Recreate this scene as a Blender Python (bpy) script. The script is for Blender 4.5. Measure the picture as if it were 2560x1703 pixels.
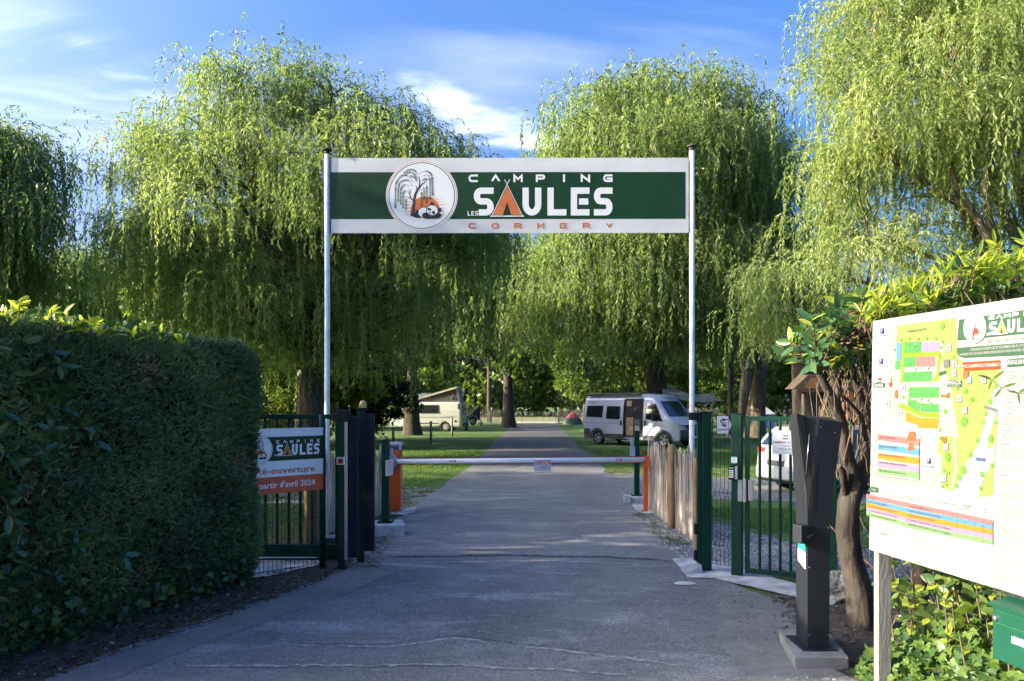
import bpy, bmesh, math, random
import numpy as np
from mathutils import Vector, Matrix

for o in list(bpy.data.objects):
    bpy.data.objects.remove(o)
SC = bpy.context.scene
COL = SC.collection
R = math.radians

# ------------------------------------------------------------ camera, sky, sun, exposure
FPX, HY, CXP, EYE = 1920.0, 1015.0, 1280.0, 1.75      # focal length in photo pixels, horizon row, centre column, eye height
cam_d = bpy.data.cameras.new('camera')
cam_d.sensor_width = 36.0
cam_d.lens = 36.0 * FPX / 2560.0
cam_d.shift_y = (HY - 851.5) / 2560.0
cam_d.clip_end = 3000.0
cam_d.clip_start = 0.05
cam = bpy.data.objects.new('camera', cam_d)
COL.objects.link(cam)
cam.location = (0, 0, EYE)
cam.rotation_euler = (R(90), 0, 0)
SC.camera = cam

SUN_EL, SUN_AZ = R(20.0), math.atan2(-1.0, -0.10)     # azimuth: atan2(x, y) of the direction to the sun
SUN_DIR = Vector((math.sin(SUN_AZ) * math.cos(SUN_EL), math.cos(SUN_AZ) * math.cos(SUN_EL), math.sin(SUN_EL)))
SC.view_settings.view_transform = 'Standard'
SC.view_settings.look = 'None'
SC.view_settings.exposure = 3.0
SC.view_settings.gamma = 1.0
SC.view_settings.use_curve_mapping = False
SC.render.engine = 'CYCLES'
SC.cycles.max_bounces = 8
SC.cycles.transparent_max_bounces = 8
SC.cycles.use_adaptive_sampling = True
SC.cycles.adaptive_threshold = 0.03
SC.cycles.use_denoising = True

world = bpy.data.worlds.new('World')
SC.world = world
world.use_nodes = True
wn, wl = world.node_tree.nodes, world.node_tree.links
wn.clear()
w_out = wn.new('ShaderNodeOutputWorld')
w_bg = wn.new('ShaderNodeBackground')
w_bg.inputs['Strength'].default_value = 0.15
sky = wn.new('ShaderNodeTexSky')
sky.sky_type = 'NISHITA'
sky.sun_disc = False
sky.sun_elevation = SUN_EL
sky.sun_rotation = SUN_AZ
sky.air_density = 1.0
sky.dust_density = 9.0
sky.ozone_density = 5.0
sky.altitude = 0
# thin cirrus: stretched noise on the direction, projected on a high flat layer
tc = wn.new('ShaderNodeTexCoord')
sep = wn.new('ShaderNodeSeparateXYZ'); wl.new(tc.outputs['Generated'], sep.inputs[0])
zc = wn.new('ShaderNodeMath'); zc.operation = 'ADD'; zc.inputs[1].default_value = 0.12; wl.new(sep.outputs['Z'], zc.inputs[0])
zm = wn.new('ShaderNodeMath'); zm.operation = 'MAXIMUM'; zm.inputs[1].default_value = 0.05; wl.new(zc.outputs[0], zm.inputs[0])
dx = wn.new('ShaderNodeMath'); dx.operation = 'DIVIDE'; wl.new(sep.outputs['X'], dx.inputs[0]); wl.new(zm.outputs[0], dx.inputs[1])
dy = wn.new('ShaderNodeMath'); dy.operation = 'DIVIDE'; wl.new(sep.outputs['Y'], dy.inputs[0]); wl.new(zm.outputs[0], dy.inputs[1])
cmb = wn.new('ShaderNodeCombineXYZ'); wl.new(dx.outputs[0], cmb.inputs['X']); wl.new(dy.outputs[0], cmb.inputs['Y'])
def wnoise(scale, rot, sc, detail, dist, loc=(0, 0, 0)):
    mp = wn.new('ShaderNodeMapping'); mp.inputs['Rotation'].default_value = (0, 0, R(rot)); mp.inputs['Scale'].default_value = sc
    mp.inputs['Location'].default_value = loc
    wl.new(cmb.outputs[0], mp.inputs[0])
    nz = wn.new('ShaderNodeTexNoise'); nz.inputs['Scale'].default_value = scale; nz.inputs['Detail'].default_value = detail
    nz.inputs['Roughness'].default_value = 0.55; nz.inputs['Distortion'].default_value = dist
    wl.new(mp.outputs[0], nz.inputs['Vector'])
    return nz.outputs[0]
def wramp(src, a, b):
    r = wn.new('ShaderNodeMapRange'); r.inputs[1].default_value = a; r.inputs[2].default_value = b; r.clamp = True
    r.interpolation_type = 'SMOOTHSTEP'
    wl.new(src, r.inputs[0]); return r.outputs[0]
def wmul(a, b):
    m = wn.new('ShaderNodeMath'); m.operation = 'MULTIPLY'
    for k, v in enumerate((a, b)):
        if isinstance(v, (int, float)): m.inputs[k].default_value = v
        else: wl.new(v, m.inputs[k])
    return m.outputs[0]
def wadd(a, b):
    m = wn.new('ShaderNodeMath'); m.operation = 'ADD'; m.use_clamp = True
    for k, v in enumerate((a, b)):
        if isinstance(v, (int, float)): m.inputs[k].default_value = v
        else: wl.new(v, m.inputs[k])
    return m.outputs[0]
wisps = wramp(wnoise(1.1, 32, (0.28, 1.5, 1), 9, 0.9, (3.1, 0.4, 0)), 0.53, 0.78)
veil = wramp(wnoise(0.35, 20, (0.6, 1.2, 1), 4, 0.4, (0.3, 2.2, 0)), 0.42, 0.72)
cover = wadd(wmul(wisps, wadd(wmul(veil, 0.6), 0.15)), wmul(veil, 0.06))
# a pronounced streak of cirrus low over the middle of the view, and one high on the left
def streak(d, wu, wv, ang, strength):
    d = Vector(d).normalized()
    u = Vector((d.y, -d.x, 0)).normalized(); v = d.cross(u) * -1
    ca, sa = math.cos(R(ang)), math.sin(R(ang))
    U = u * ca + v * sa; V = v * ca - u * sa
    outs = []
    for ax, w in ((U, wu), (V, wv)):
        sub = wn.new('ShaderNodeVectorMath'); sub.operation = 'SUBTRACT'; sub.inputs[1].default_value = d
        wl.new(tc.outputs['Generated'], sub.inputs[0])
        dt = wn.new('ShaderNodeVectorMath'); dt.operation = 'DOT_PRODUCT'; dt.inputs[1].default_value = ax / w
        wl.new(sub.outputs[0], dt.inputs[0])
        sq = wmul(dt.outputs['Value'], dt.outputs['Value']); outs.append(sq)
    s = wn.new('ShaderNodeMath'); s.operation = 'ADD'; wl.new(outs[0], s.inputs[0]); wl.new(outs[1], s.inputs[1])
    mr = wn.new('ShaderNodeMapRange'); mr.inputs[1].default_value = 0; mr.inputs[2].default_value = 1
    mr.inputs[3].default_value = strength; mr.inputs[4].default_value = 0; mr.interpolation_type = 'SMOOTHERSTEP'
    wl.new(s.outputs[0], mr.inputs[0])
    return mr.outputs[0]
def pxdir(x, y): return (x - CXP, FPX, HY - y)
fine = wramp(wnoise(2.4, 46, (0.55, 1.35, 1), 11, 1.9, (1.0, 0.7, 0)), 0.38, 0.72)
st = wadd(wmul(streak(pxdir(1215, 300), 0.13, 0.030, -16, 0.8), wadd(wmul(fine, 0.95), 0.06)),
          wmul(streak(pxdir(1090, 225), 0.07, 0.026, -30, 0.7), fine))
st = wadd(st, wmul(streak(pxdir(130, 200), 0.26, 0.10, -22, 0.36), wadd(wmul(fine, 0.85), 0.08)))
st = wadd(st, wmul(streak(pxdir(300, 175), 0.08, 0.018, -25, 0.55), fine))
st = wadd(st, wmul(streak(pxdir(1230, 340), 0.11, 0.016, -6, 0.5), fine))
cover = wadd(cover, st)
cmix = wn.new('ShaderNodeMix'); cmix.data_type = 'RGBA'
hs = wn.new('ShaderNodeHueSaturation'); hs.inputs['Saturation'].default_value = 1.30; hs.inputs['Value'].default_value = 0.42; hs.inputs['Hue'].default_value = 0.510
wl.new(sky.outputs[0], hs.inputs['Color'])
wl.new(hs.outputs[0], cmix.inputs[6]); cmix.inputs[7].default_value = (1.25, 1.36, 1.52, 1)
wl.new(cover, cmix.inputs[0])
wl.new(cmix.outputs[2], w_bg.inputs['Color'])
wl.new(w_bg.outputs[0], w_out.inputs[0])

sun_d = bpy.data.lights.new('sun', 'SUN')
sun_d.energy = 2.0
sun_d.angle = R(0.53)
sun_d.color = (1.0, 0.86, 0.66)
sun = bpy.data.objects.new('sun', sun_d)
COL.objects.link(sun)
sun.rotation_euler = SUN_DIR.to_track_quat('Z', 'Y').to_euler()
sun.location = (-30, 0, 30)

# ------------------------------------------------------------ helpers
def G(x, y, z=0.0):
    d = (EYE - z) * FPX / (y - HY)
    return Vector(((x - CXP) * d / FPX, d, z))
def P(x, y, d):
    return Vector(((x - CXP) * d / FPX, d, EYE - (y - HY) * d / FPX))

def _set(sock, v):
    sock.default_value = (v[0], v[1], v[2], 1.0) if hasattr(v, '__len__') else v

MATS = {}
def mat(name, col, rough=0.6, metal=0.0, col2=None, scale=6.0, stretch=(1, 1, 1), bump=0.0, bscale=60.0, lo=0.35, hi=0.65,
        spec=0.5, coat=0.0, emit=None, trans=0.0, alpha=1.0):
    if name in MATS: return MATS[name]
    m = bpy.data.materials.new(name); m.use_nodes = True
    n, l = m.node_tree.nodes, m.node_tree.links
    b = n['Principled BSDF']
    _set(b.inputs['Base Color'], col)
    b.inputs['Roughness'].default_value = rough
    b.inputs['Metallic'].default_value = metal
    b.inputs['Specular IOR Level'].default_value = spec
    b.inputs['Coat Weight'].default_value = coat
    b.inputs['Transmission Weight'].default_value = trans
    b.inputs['Alpha'].default_value = alpha
    if emit:
        _set(b.inputs['Emission Color'], emit[0]); b.inputs['Emission Strength'].default_value = emit[1]
    tcn = n.new('ShaderNodeTexCoord'); mp = n.new('ShaderNodeMapping'); mp.inputs['Scale'].default_value = stretch
    l.new(tcn.outputs['Object'], mp.inputs[0])
    if col2 is None:
        col2 = tuple(c * 0.86 for c in col)
    nz = n.new('ShaderNodeTexNoise'); nz.inputs['Scale'].default_value = scale; nz.inputs['Detail'].default_value = 6
    l.new(mp.outputs[0], nz.inputs['Vector'])
    mr = n.new('ShaderNodeMapRange'); mr.inputs[1].default_value = lo; mr.inputs[2].default_value = hi
    l.new(nz.outputs[0], mr.inputs[0])
    mx = n.new('ShaderNodeMix'); mx.data_type = 'RGBA'
    _set(mx.inputs[6], col); _set(mx.inputs[7], col2)
    l.new(mr.outputs[0], mx.inputs[0]); l.new(mx.outputs[2], b.inputs['Base Color'])
    if bump:
        bz = n.new('ShaderNodeTexNoise'); bz.inputs['Scale'].default_value = bscale; bz.inputs['Detail'].default_value = 5
        l.new(mp.outputs[0], bz.inputs['Vector'])
        bp = n.new('ShaderNodeBump'); bp.inputs['Strength'].default_value = bump; bp.inputs['Distance'].default_value = 0.02
        l.new(bz.outputs[0], bp.inputs['Height']); l.new(bp.outputs[0], b.inputs['Normal'])
    MATS[name] = m
    return m

def leaf_mat(name, cols, trans=0.45, rough=0.45, tint=(1.0, 1.0, 0.55), spec=0.35):
    if name in MATS: return MATS[name]
    m = bpy.data.materials.new(name); m.use_nodes = True
    n, l = m.node_tree.nodes, m.node_tree.links
    b = n['Principled BSDF']; out = n['Material Output']
    b.inputs['Roughness'].default_value = rough; b.inputs['Specular IOR Level'].default_value = spec
    at = n.new('ShaderNodeAttribute'); at.attribute_name = 'var'
    cr = n.new('ShaderNodeValToRGB'); e = cr.color_ramp.elements
    while len(e) < len(cols): e.new(0.5)
    for k, (p, c) in enumerate(cols):
        e[k].position = p; e[k].color = (c[0], c[1], c[2], 1)
    l.new(at.outputs['Fac'], cr.inputs[0]); l.new(cr.outputs[0], b.inputs['Base Color'])
    tr = n.new('ShaderNodeBsdfTranslucent')
    tm = n.new('ShaderNodeMix'); tm.data_type = 'RGBA'; tm.blend_type = 'MULTIPLY'; tm.inputs[0].default_value = 1.0
    l.new(cr.outputs[0], tm.inputs[6]); _set(tm.inputs[7], tuple(t * 1.9 for t in tint)); l.new(tm.outputs[2], tr.inputs[0])
    ms = n.new('ShaderNodeMixShader'); ms.inputs[0].default_value = trans
    l.new(b.outputs[0], ms.inputs[1]); l.new(tr.outputs[0], ms.inputs[2]); l.new(ms.outputs[0], out.inputs[0])
    MATS[name] = m
    return m

def tag(o, label=None, cat=None, group=None, kind=None):
    if label: o['label'] = label
    if cat: o['category'] = cat
    if group: o['group'] = group
    if kind: o['kind'] = kind
    return o
def link(o, parent=None):
    COL.objects.link(o)
    if parent is not None: o.parent = parent
    return o
def empty(name, loc, label, cat, group=None, rz=0.0):
    o = bpy.data.objects.new(name, None); o.location = loc; o.rotation_euler = (0, 0, rz)
    o.empty_display_size = 0.2
    COL.objects.link(o)
    return tag(o, label, cat, group)

class MB:
    """collects shapes; build() links them as one mesh object"""
    def __init__(s): s.v = []; s.f = []; s.m = []; s.mats = []; s.cur = 0; s.smooth = []
    def use(s, material):
        if material not in s.mats: s.mats.append(material)
        s.cur = s.mats.index(material); return s
    def add(s, vs, fs, M=None, smooth=False):
        k = len(s.v)
        if M is not None: vs = [M @ Vector(v) for v in vs]
        s.v += [tuple(v) for v in vs]
        s.f += [tuple(i + k for i in f) for f in fs]
        s.m += [s.cur] * len(fs); s.smooth += [smooth] * len(fs)
        return s
    def box(s, a, b, M=None, bev=0.0):
        (x0, y0, z0), (x1, y1, z1) = a, b
        if bev <= 0:
            vs = [(x, y, z) for z in (z0, z1) for y in (y0, y1) for x in (x0, x1)]
            fs = [(0, 2, 3, 1), (4, 5, 7, 6), (0, 1, 5, 4), (2, 6, 7, 3), (0, 4, 6, 2), (1, 3, 7, 5)]
            return s.add(vs, fs, M)
        bm = bmesh.new()
        vs = [bm.verts.new((x, y, z)) for z in (z0, z1) for y in (y0, y1) for x in (x0, x1)]
        for f in [(0, 2, 3, 1), (4, 5, 7, 6), (0, 1, 5, 4), (2, 6, 7, 3), (0, 4, 6, 2), (1, 3, 7, 5)]:
            bm.faces.new([vs[i] for i in f])
        bmesh.ops.bevel(bm, geom=bm.edges[:], offset=bev, segments=2, profile=0.5, affect='EDGES')
        s.addbm(bm, M); return s
    def addbm(s, bm, M=None, smooth=False):
        bm.verts.index_update()
        s.add([v.co.copy() for v in bm.verts], [[v.index for v in f.verts] for f in bm.faces], M, smooth); bm.free(); return s
    def cyl(s, p, q, r, r2=None, n=12, caps=True, smooth=True):
        return s.tube([p, q], [r, r if r2 is None else r2], n, caps, smooth)
    def tube(s, pts, rad, n=8, caps=True, smooth=True, jit=0.0, rng=None):
        pts = [Vector(p) for p in pts]
        if not hasattr(rad, '__len__'): rad = [rad] * len(pts)
        k = len(s.v); prev = None; rows = []
        for i, p in enumerate(pts):
            t = (pts[min(i + 1, len(pts) - 1)] - pts[max(i - 1, 0)])
            t = t.normalized() if t.length > 1e-9 else Vector((0, 0, 1))
            if prev is None:
                a = Vector((1, 0, 0)) if abs(t.x) < 0.9 else Vector((0, 1, 0))
                u = t.cross(a).normalized()
            else:
                u = (prev - t * prev.dot(t)).normalized()
            prev = u; w = t.cross(u)
            rows.append([p + (u * math.cos(2 * math.pi * j / n) + w * math.sin(2 * math.pi * j / n)) * rad[i] *
                         (1 + (rng.uniform(-jit, jit) if rng else 0)) for j in range(n)])
        vs = [v for r_ in rows for v in r_]; fs = []
        for i in range(len(rows) - 1):
            for j in range(n):
                j2 = (j + 1) % n
                fs.append((i * n + j, i * n + j2, (i + 1) * n + j2, (i + 1) * n + j))
        s.add(vs, fs, None, smooth)
        if caps:
            s.f.append(tuple(k + j for j in reversed(range(n)))); s.m.append(s.cur); s.smooth.append(False)
            s.f.append(tuple(k + (len(rows) - 1) * n + j for j in range(n))); s.m.append(s.cur); s.smooth.append(False)
        return s
    def prism(s, poly, z0, z1, M=None, smooth=False):
        """poly in (x,y), extruded z0..z1"""
        n = len(poly)
        vs = [(x, y, z0) for x, y in poly] + [(x, y, z1) for x, y in poly]
        fs = [tuple(reversed(range(n))), tuple(range(n, 2 * n))] + [(i, (i + 1) % n, n + (i + 1) % n, n + i) for i in range(n)]
        return s.add(vs, fs, M, smooth)
    def flat(s, poly, z, M=None):
        return s.add([(x, y, z) for x, y in poly], [tuple(range(len(poly)))], M)
    def lathe(s, prof, M=None, n=20, smooth=True):
        vs = []; fs = []
        for r, z in prof:
            vs += [(r * math.cos(2 * math.pi * j / n), r * math.sin(2 * math.pi * j / n), z) for j in range(n)]
        for i in range(len(prof) - 1):
            for j in range(n):
                j2 = (j + 1) % n
                fs.append((i * n + j, i * n + j2, (i + 1) * n + j2, (i + 1) * n + j))
        return s.add(vs, fs, M, smooth)
    def mesh(s, name):
        me = bpy.data.meshes.new(name)
        me.from_pydata(s.v, [], s.f)
        for m_ in s.mats: me.materials.append(m_)
        if s.f:
            me.polygons.foreach_set('material_index', s.m)
            me.polygons.foreach_set('use_smooth', s.smooth)
        me.update(); return me
    def build(s, name, material=None, parent=None, loc=None, rot=None):
        if material is not None and not s.mats: s.mats.append(material)
        me = s.mesh(name)
        o = bpy.data.objects.new(name, me); link(o, parent)
        if loc is not None: o.location = loc
        if rot is not None: o.rotation_euler = rot
        return o

def npmesh(name, V, quads, material, var=None, parent=None, tris=False, smooth=False):
    """V (n,3), quads (m,4) or (m,3) index arrays -> one mesh; var per face vertex-domain value"""
    me = bpy.data.meshes.new(name)
    k = quads.shape[1]
    me.vertices.add(len(V)); me.vertices.foreach_set('co', np.ascontiguousarray(V, dtype=np.float32).ravel())
    me.loops.add(quads.size); me.loops.foreach_set('vertex_index', np.ascontiguousarray(quads, dtype=np.int32).ravel())
    me.polygons.add(len(quads)); me.polygons.foreach_set('loop_start', np.arange(0, quads.size, k, dtype=np.int32))
    me.update(calc_edges=True)
    if var is not None:
        a = me.attributes.new('var', 'FLOAT', 'POINT'); a.data.foreach_set('value', np.ascontiguousarray(var, dtype=np.float32))
    if smooth: me.polygons.foreach_set('use_smooth', np.ones(len(quads), dtype=bool))
    me.materials.append(material)
    o = bpy.data.objects.new(name, me)
    return link(o, parent)

def unit(a): return a / np.maximum(np.linalg.norm(a, axis=1, keepdims=True), 1e-9)

def leaves_np(base, direc, normal, L, W, var, fold=0.18):
    """diamond leaves, one folded quad each"""
    d = unit(direc); s = unit(np.cross(d, normal)); nn = np.cross(s, d)
    L = np.broadcast_to(np.asarray(L, float).reshape(-1, 1), (len(base), 1)); W = np.broadcast_to(np.asarray(W, float).reshape(-1, 1), (len(base), 1))
    mid = base + d * L * 0.42 + nn * W * fold
    v0 = base; v1 = mid + s * W * 0.5; v2 = base + d * L - nn * L * 0.06; v3 = mid - s * W * 0.5
    V = np.stack([v0, v1, v2, v3], 1).reshape(-1, 3)
    Q = np.arange(len(base) * 4).reshape(-1, 4)
    return V, Q, np.repeat(var, 4)
from mathutils import noise as mnoise
# ------------------------------------------------------------ trees
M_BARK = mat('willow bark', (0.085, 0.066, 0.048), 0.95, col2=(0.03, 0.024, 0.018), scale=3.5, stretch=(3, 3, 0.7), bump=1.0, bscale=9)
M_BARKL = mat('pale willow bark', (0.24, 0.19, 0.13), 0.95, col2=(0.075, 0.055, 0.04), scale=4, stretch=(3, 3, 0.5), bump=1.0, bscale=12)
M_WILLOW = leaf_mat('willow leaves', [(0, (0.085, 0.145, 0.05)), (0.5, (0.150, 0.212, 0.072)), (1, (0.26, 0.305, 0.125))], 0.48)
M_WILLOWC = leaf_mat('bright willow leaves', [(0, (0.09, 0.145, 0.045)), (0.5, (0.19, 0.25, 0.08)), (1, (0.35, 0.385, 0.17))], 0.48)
M_WILLOWD = leaf_mat('shaded bluish willow leaves', [(0, (0.06, 0.115, 0.05)), (0.5, (0.115, 0.18, 0.075)), (1, (0.20, 0.27, 0.10))], 0.38)  # darker copy for the shaded willows; their shade is put into the colour
M_BROAD = leaf_mat('woodland leaves', [(0, (0.04, 0.075, 0.018)), (0.5, (0.08, 0.13, 0.03)), (1, (0.15, 0.19, 0.045))], 0.45)
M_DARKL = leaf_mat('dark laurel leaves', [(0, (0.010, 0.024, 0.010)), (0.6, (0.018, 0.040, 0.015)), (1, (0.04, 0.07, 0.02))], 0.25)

def crown_heads(lobes, n, rg):
    """points over the surface of a union of ellipsoids, with outward directions"""
    w = np.array([l[3] ** 2 for l in lobes], float); w /= w.sum()
    pts = []; outs = []
    C = np.array([l[:3] for l in lobes], float); RH = np.array([l[3] for l in lobes], float); RV = np.array([l[4] for l in lobes], float)
    while len(pts) < n:
        k = rg.choice(len(lobes), p=w)
        u = rg.normal(size=3); u /= np.linalg.norm(u)
        if u[2] < -0.45: continue
        f = rg.uniform(0.72, 1.0) if rg.random() < 0.80 else rg.uniform(0.40, 0.75)
        if rg.random() < 0.12: f = rg.uniform(1.0, 1.25)
        p = C[k] + u * np.array([RH[k], RH[k], RV[k]]) * f
        if mnoise.noise(Vector(p) * (2.1 / RH[k])) < -0.14: continue
        q = (p - C) / np.stack([RH, RH, RV], 1)
        inside = (np.linalg.norm(q, axis=1) < 0.62); inside[k] = False
        if inside.any() and rg.random() < 0.8: continue
        pts.append(p); outs.append(u)
    return np.array(pts), np.array(outs)

def willow_foliage(heads, outs, zmin, rg, strands=22, slen=(1.2, 3.4), step=0.10, leaf=(0.13, 0.022), per=2, spread=0.55, keep=1.0, up=0.5):
    cnt = np.maximum(4, (strands * rg.uniform(0.35, 1.65, len(heads))).astype(int)); n = int(cnt.sum())
    hid = np.repeat(np.arange(len(heads)), cnt)
    o = outs[hid].copy(); o[:, 2] = 0; o = unit(o + rg.normal(size=(n, 3)) * np.array([0.75, 0.75, 0]))
    start = heads[hid] + rg.normal(size=(n, 3)) * np.array([spread, spread, spread * 0.45])
    clen = rg.uniform(0.30, 1.1, len(heads))[hid]
    ln = rg.uniform(slen[0], slen[1], n) * clen
    floor = zmin + rg.normal(size=n) * 0.45 + np.sin(start[:, 0] * 1.7) * 0.4
    ln = np.minimum(ln, np.maximum(start[:, 2] - floor, 0.25))
    K = int(slen[1] / step) + 1
    d0 = o * rg.uniform(0.5, 1.0, (n, 1)); d0[:, 2] = rg.uniform(0.0, up, n)
    bend = rg.uniform(0.35, 1.1, n)
    pos = start.copy(); V = []; Q = []; VA = []; off = 0
    cvar = rg.uniform(0.2, 0.8, len(heads))[hid]
    sway = rg.normal(size=(n, 3)) * np.array([0.12, 0.12, 0])
    for k in range(K):
        t = k * step
        a = np.minimum(1.0, t / bend)[:, None]
        d = unit(d0 * (1 - a) + np.array([0, 0, -1.0]) * a + sway * (0.4 + 0.8 * np.sin(t * 2.1 + hid[:, None])))
        alive = (t < ln) & (rg.random(n) < keep)
        idx = np.nonzero(alive)[0]
        if len(idx):
            for j in range(per):
                b = pos[idx] + d[idx] * (step * j / per)
                side = rg.normal(size=(len(idx), 3)); side = unit(side - d[idx] * (side * d[idx]).sum(1, keepdims=True))
                ld = d[idx] * 0.75 + side * 0.62 + np.array([0, 0, -0.35])
                nm = rg.normal(size=(len(idx), 3))
                L = leaf[0] * rg.uniform(0.65, 1.25, len(idx)); W = leaf[1] * rg.uniform(0.7, 1.3, len(idx))
                v, q, va = leaves_np(b, ld, nm, L, W, np.clip(cvar[idx] + rg.normal(size=len(idx)) * 0.22, 0, 1))
                V.append(v); Q.append(q + off); VA.append(va); off += len(v)
        pos = pos + d * step
    return np.concatenate(V), np.concatenate(Q), np.concatenate(VA)

def limb(mb, a, b, r0, r1, rg, sag=0.0, n=6, seg=7, wob=0.06):
    a = np.array(a, float); b = np.array(b, float); L = np.linalg.norm(b - a); pts = []; rr = []
    ph = rg.uniform(0, 6, 2)
    for i in range(seg + 1):
        t = i / seg
        p = a + (b - a) * t
        p[2] += sag * math.sin(math.pi * t) * L
        p[0] += math.sin(t * 5 + ph[0]) * wob * L * t * (1 - t) * 2; p[1] += math.sin(t * 4 + ph[1]) * wob * L * t * (1 - t) * 2
        pts.append(p); rr.append(r0 + (r1 - r0) * t ** 0.8)
    mb.tube(pts, rr, n=n, caps=False)
    return pts

def trunk_mesh(mb, base, top, r, rg, n=14, seg=10, lean=0.0):
    """flared, ribbed trunk"""
    base = np.array(base, float); top = np.array(top, float)
    ph = rg.uniform(0, 6.28, 4); rows = []
    for i in range(seg + 1):
        t = i / seg; c = base + (top - base) * t
        c[0] += math.sin(t * 3 + ph[0]) * r * 0.35 * t; c[1] += math.sin(t * 2.5 + ph[1]) * r * 0.35 * t
        rad = r * (1.0 + 0.55 * math.exp(-t * 9) + 0.12 * math.sin(t * 4 + ph[2])) * (1 - 0.22 * t)
        rows.append([tuple(c + np.array([math.cos(a), math.sin(a), 0]) * rad * (1 + 0.10 * math.sin(5 * a + ph[3] + t * 2) + 0.06 * math.sin(9 * a + t * 5) + rg.uniform(-0.04, 0.04)))
                     for a in [2 * math.pi * j / n for j in range(n)]])
    vs = [v for r_ in rows for v in r_]
    fs = [(i * n + j, i * n + (j + 1) % n, (i + 1) * n + (j + 1) % n, (i + 1) * n + j) for i in range(seg) for j in range(n)]
    mb.add(vs, fs, None, True)

def willow(name, label, base, lobes_px, d, trunk_r, fork_z, zmin, seed, heads=110, bark=None, leafm=None, group='weeping willows of the campsite', **kw):
    """lobes_px: (x, y, r, dy[, vertical factor]) measured on the photo at the tree's distance d; dy shifts the lobe in depth (m)"""
    rg = np.random.default_rng(seed)
    base = np.array([base[0], base[1], 0.0])
    t = empty(name, tuple(base), label, 'tree', group)
    lobes = []
    for l in lobes_px:
        dd = d + l[3]; c = P(l[0], l[1], dd); r = l[2] * dd / FPX
        lobes.append((c.x, c.y, c.z, r, r * (l[4] if len(l) > 4 else 0.9)))
    H_, O_ = crown_heads(lobes, heads, rg)
    mb = MB()
    fork = base + np.array([rg.uniform(-.2, .2), rg.uniform(-.2, .2), fork_z])
    trunk_mesh(mb, base - np.array([0, 0, 0.1]), fork, trunk_r, rg)
    mb2 = MB()
    mains = []
    for l in lobes:
        tip = np.array([l[0], l[1], l[2] + l[4] * 0.35])
        pts = limb(mb2, fork - np.array([0, 0, 0.2]), tip, trunk_r * 0.5, trunk_r * 0.10, rg, sag=0.05, n=7, seg=9, wob=0.12)
        mains.append(np.array(pts))
    allp = np.concatenate(mains)
    for h, o in zip(H_, O_):
        k = np.argmin(np.linalg.norm(allp - (h - np.array([0, 0, 0.5])), axis=1) + (allp[:, 2] > h[2]) * 2.0)
        limb(mb2, allp[k], h, trunk_r * 0.10, 0.012, rg, sag=0.08, n=4, seg=5, wob=0.1)
    mb.v = [tuple(np.array(v) - base) for v in mb.v]; mb2.v = [tuple(np.array(v) - base) for v in mb2.v]
    mb.build('trunk', bark or M_BARK, t)
    mb2.build('branches', bark or M_BARK, t)
    V, Q, VA = willow_foliage(H_, O_, zmin, rg, **kw)
    npmesh('crown', V - base, Q, leafm or M_WILLOW, VA, t)
    return t

# big willow left of the drive
willow('willow_tree', 'big weeping willow left of the drive, sunlit on its left side', P(780, 1000, 25)[:2], [
    (400, 430, 120, 0), (500, 350, 110, -1), (600, 245, 110, 0), (720, 290, 150, 1), (830, 275, 110, 0), (930, 350, 130, 0.5),
    (1050, 430, 110, 0), (620, 500, 220, -2), (430, 640, 150, -1), (370, 580, 80, 0.5), (860, 520, 230, -1.5), (1010, 560, 200, 0), (1090, 620, 150, 1.5), (700, 720, 200, 0), (520, 760, 170, 1), (960, 760, 120, 0), (640, 850, 100, 0), (820, 800, 120, 0), (720, 880, 120, 0), (900, 880, 90, 0.5), (560, 860, 110, 1)],
    25, 0.42, 3.6, 2.35, 11, heads=590, strands=18, slen=(0.8, 2.7), step=0.105, leaf=(0.145, 0.036), spread=0.5)
# willow right of the drive
willow('willow_tree', 'tall weeping willow behind the silver camper van, thick dark trunk', P(1642, 1060, 40)[:2], [
    (1510, 290, 90, 0), (1610, 275, 105, 0), (1705, 225, 80, 1), (1790, 270, 90, 0), (1880, 340, 80, 0), (1450, 400, 80, 0), (1940, 450, 80, 1),
    (1560, 450, 200, -2), (1750, 430, 190, -1.5), (1420, 630, 105, -1), (1500, 700, 170, -2), (1680, 700, 190, 0), (1840, 640, 170, 0), (1950, 620, 90, 1), (1600, 800, 110, 0), (1390, 780, 95, 0), (1500, 850, 90, -1), (1700, 850, 90, 0), (1820, 820, 90, 0)],
    40, 0.68, 4.6, 3.7, 12, heads=560, strands=18, slen=(1.2, 4.0), step=0.19, leaf=(0.26, 0.066), spread=0.75)
# near willow on the right
willow('willow_tree', 'nearest weeping willow on the right, bright yellow green curtains cut by the frame', P(2640, 1015, 15)[:2], [
    (2170, 200, 125, 0), (2190, 50, 90, 0.5), (2290, 40, 170, 1), (2480, 60, 260, 0), (2360, 280, 220, -1.0), (2560, 330, 260, 0), (2190, 410, 120, 0), (2075, 590, 62, 0.5),
    (2170, 620, 90, -0.3), (2330, 520, 180, 1), (2520, 560, 200, 1), (2700, 300, 260, 1), (2700, 0, 300, 2), (2400, -130, 260, 2), (2080, 700, 40, 0.5)],
    15, 0.22, 3.2, 3.35, 13, heads=600, strands=18, slen=(0.6, 2.0), step=0.08, leaf=(0.11, 0.026), spread=0.32, leafm=M_WILLOWC, bark=M_BARKL)
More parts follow.
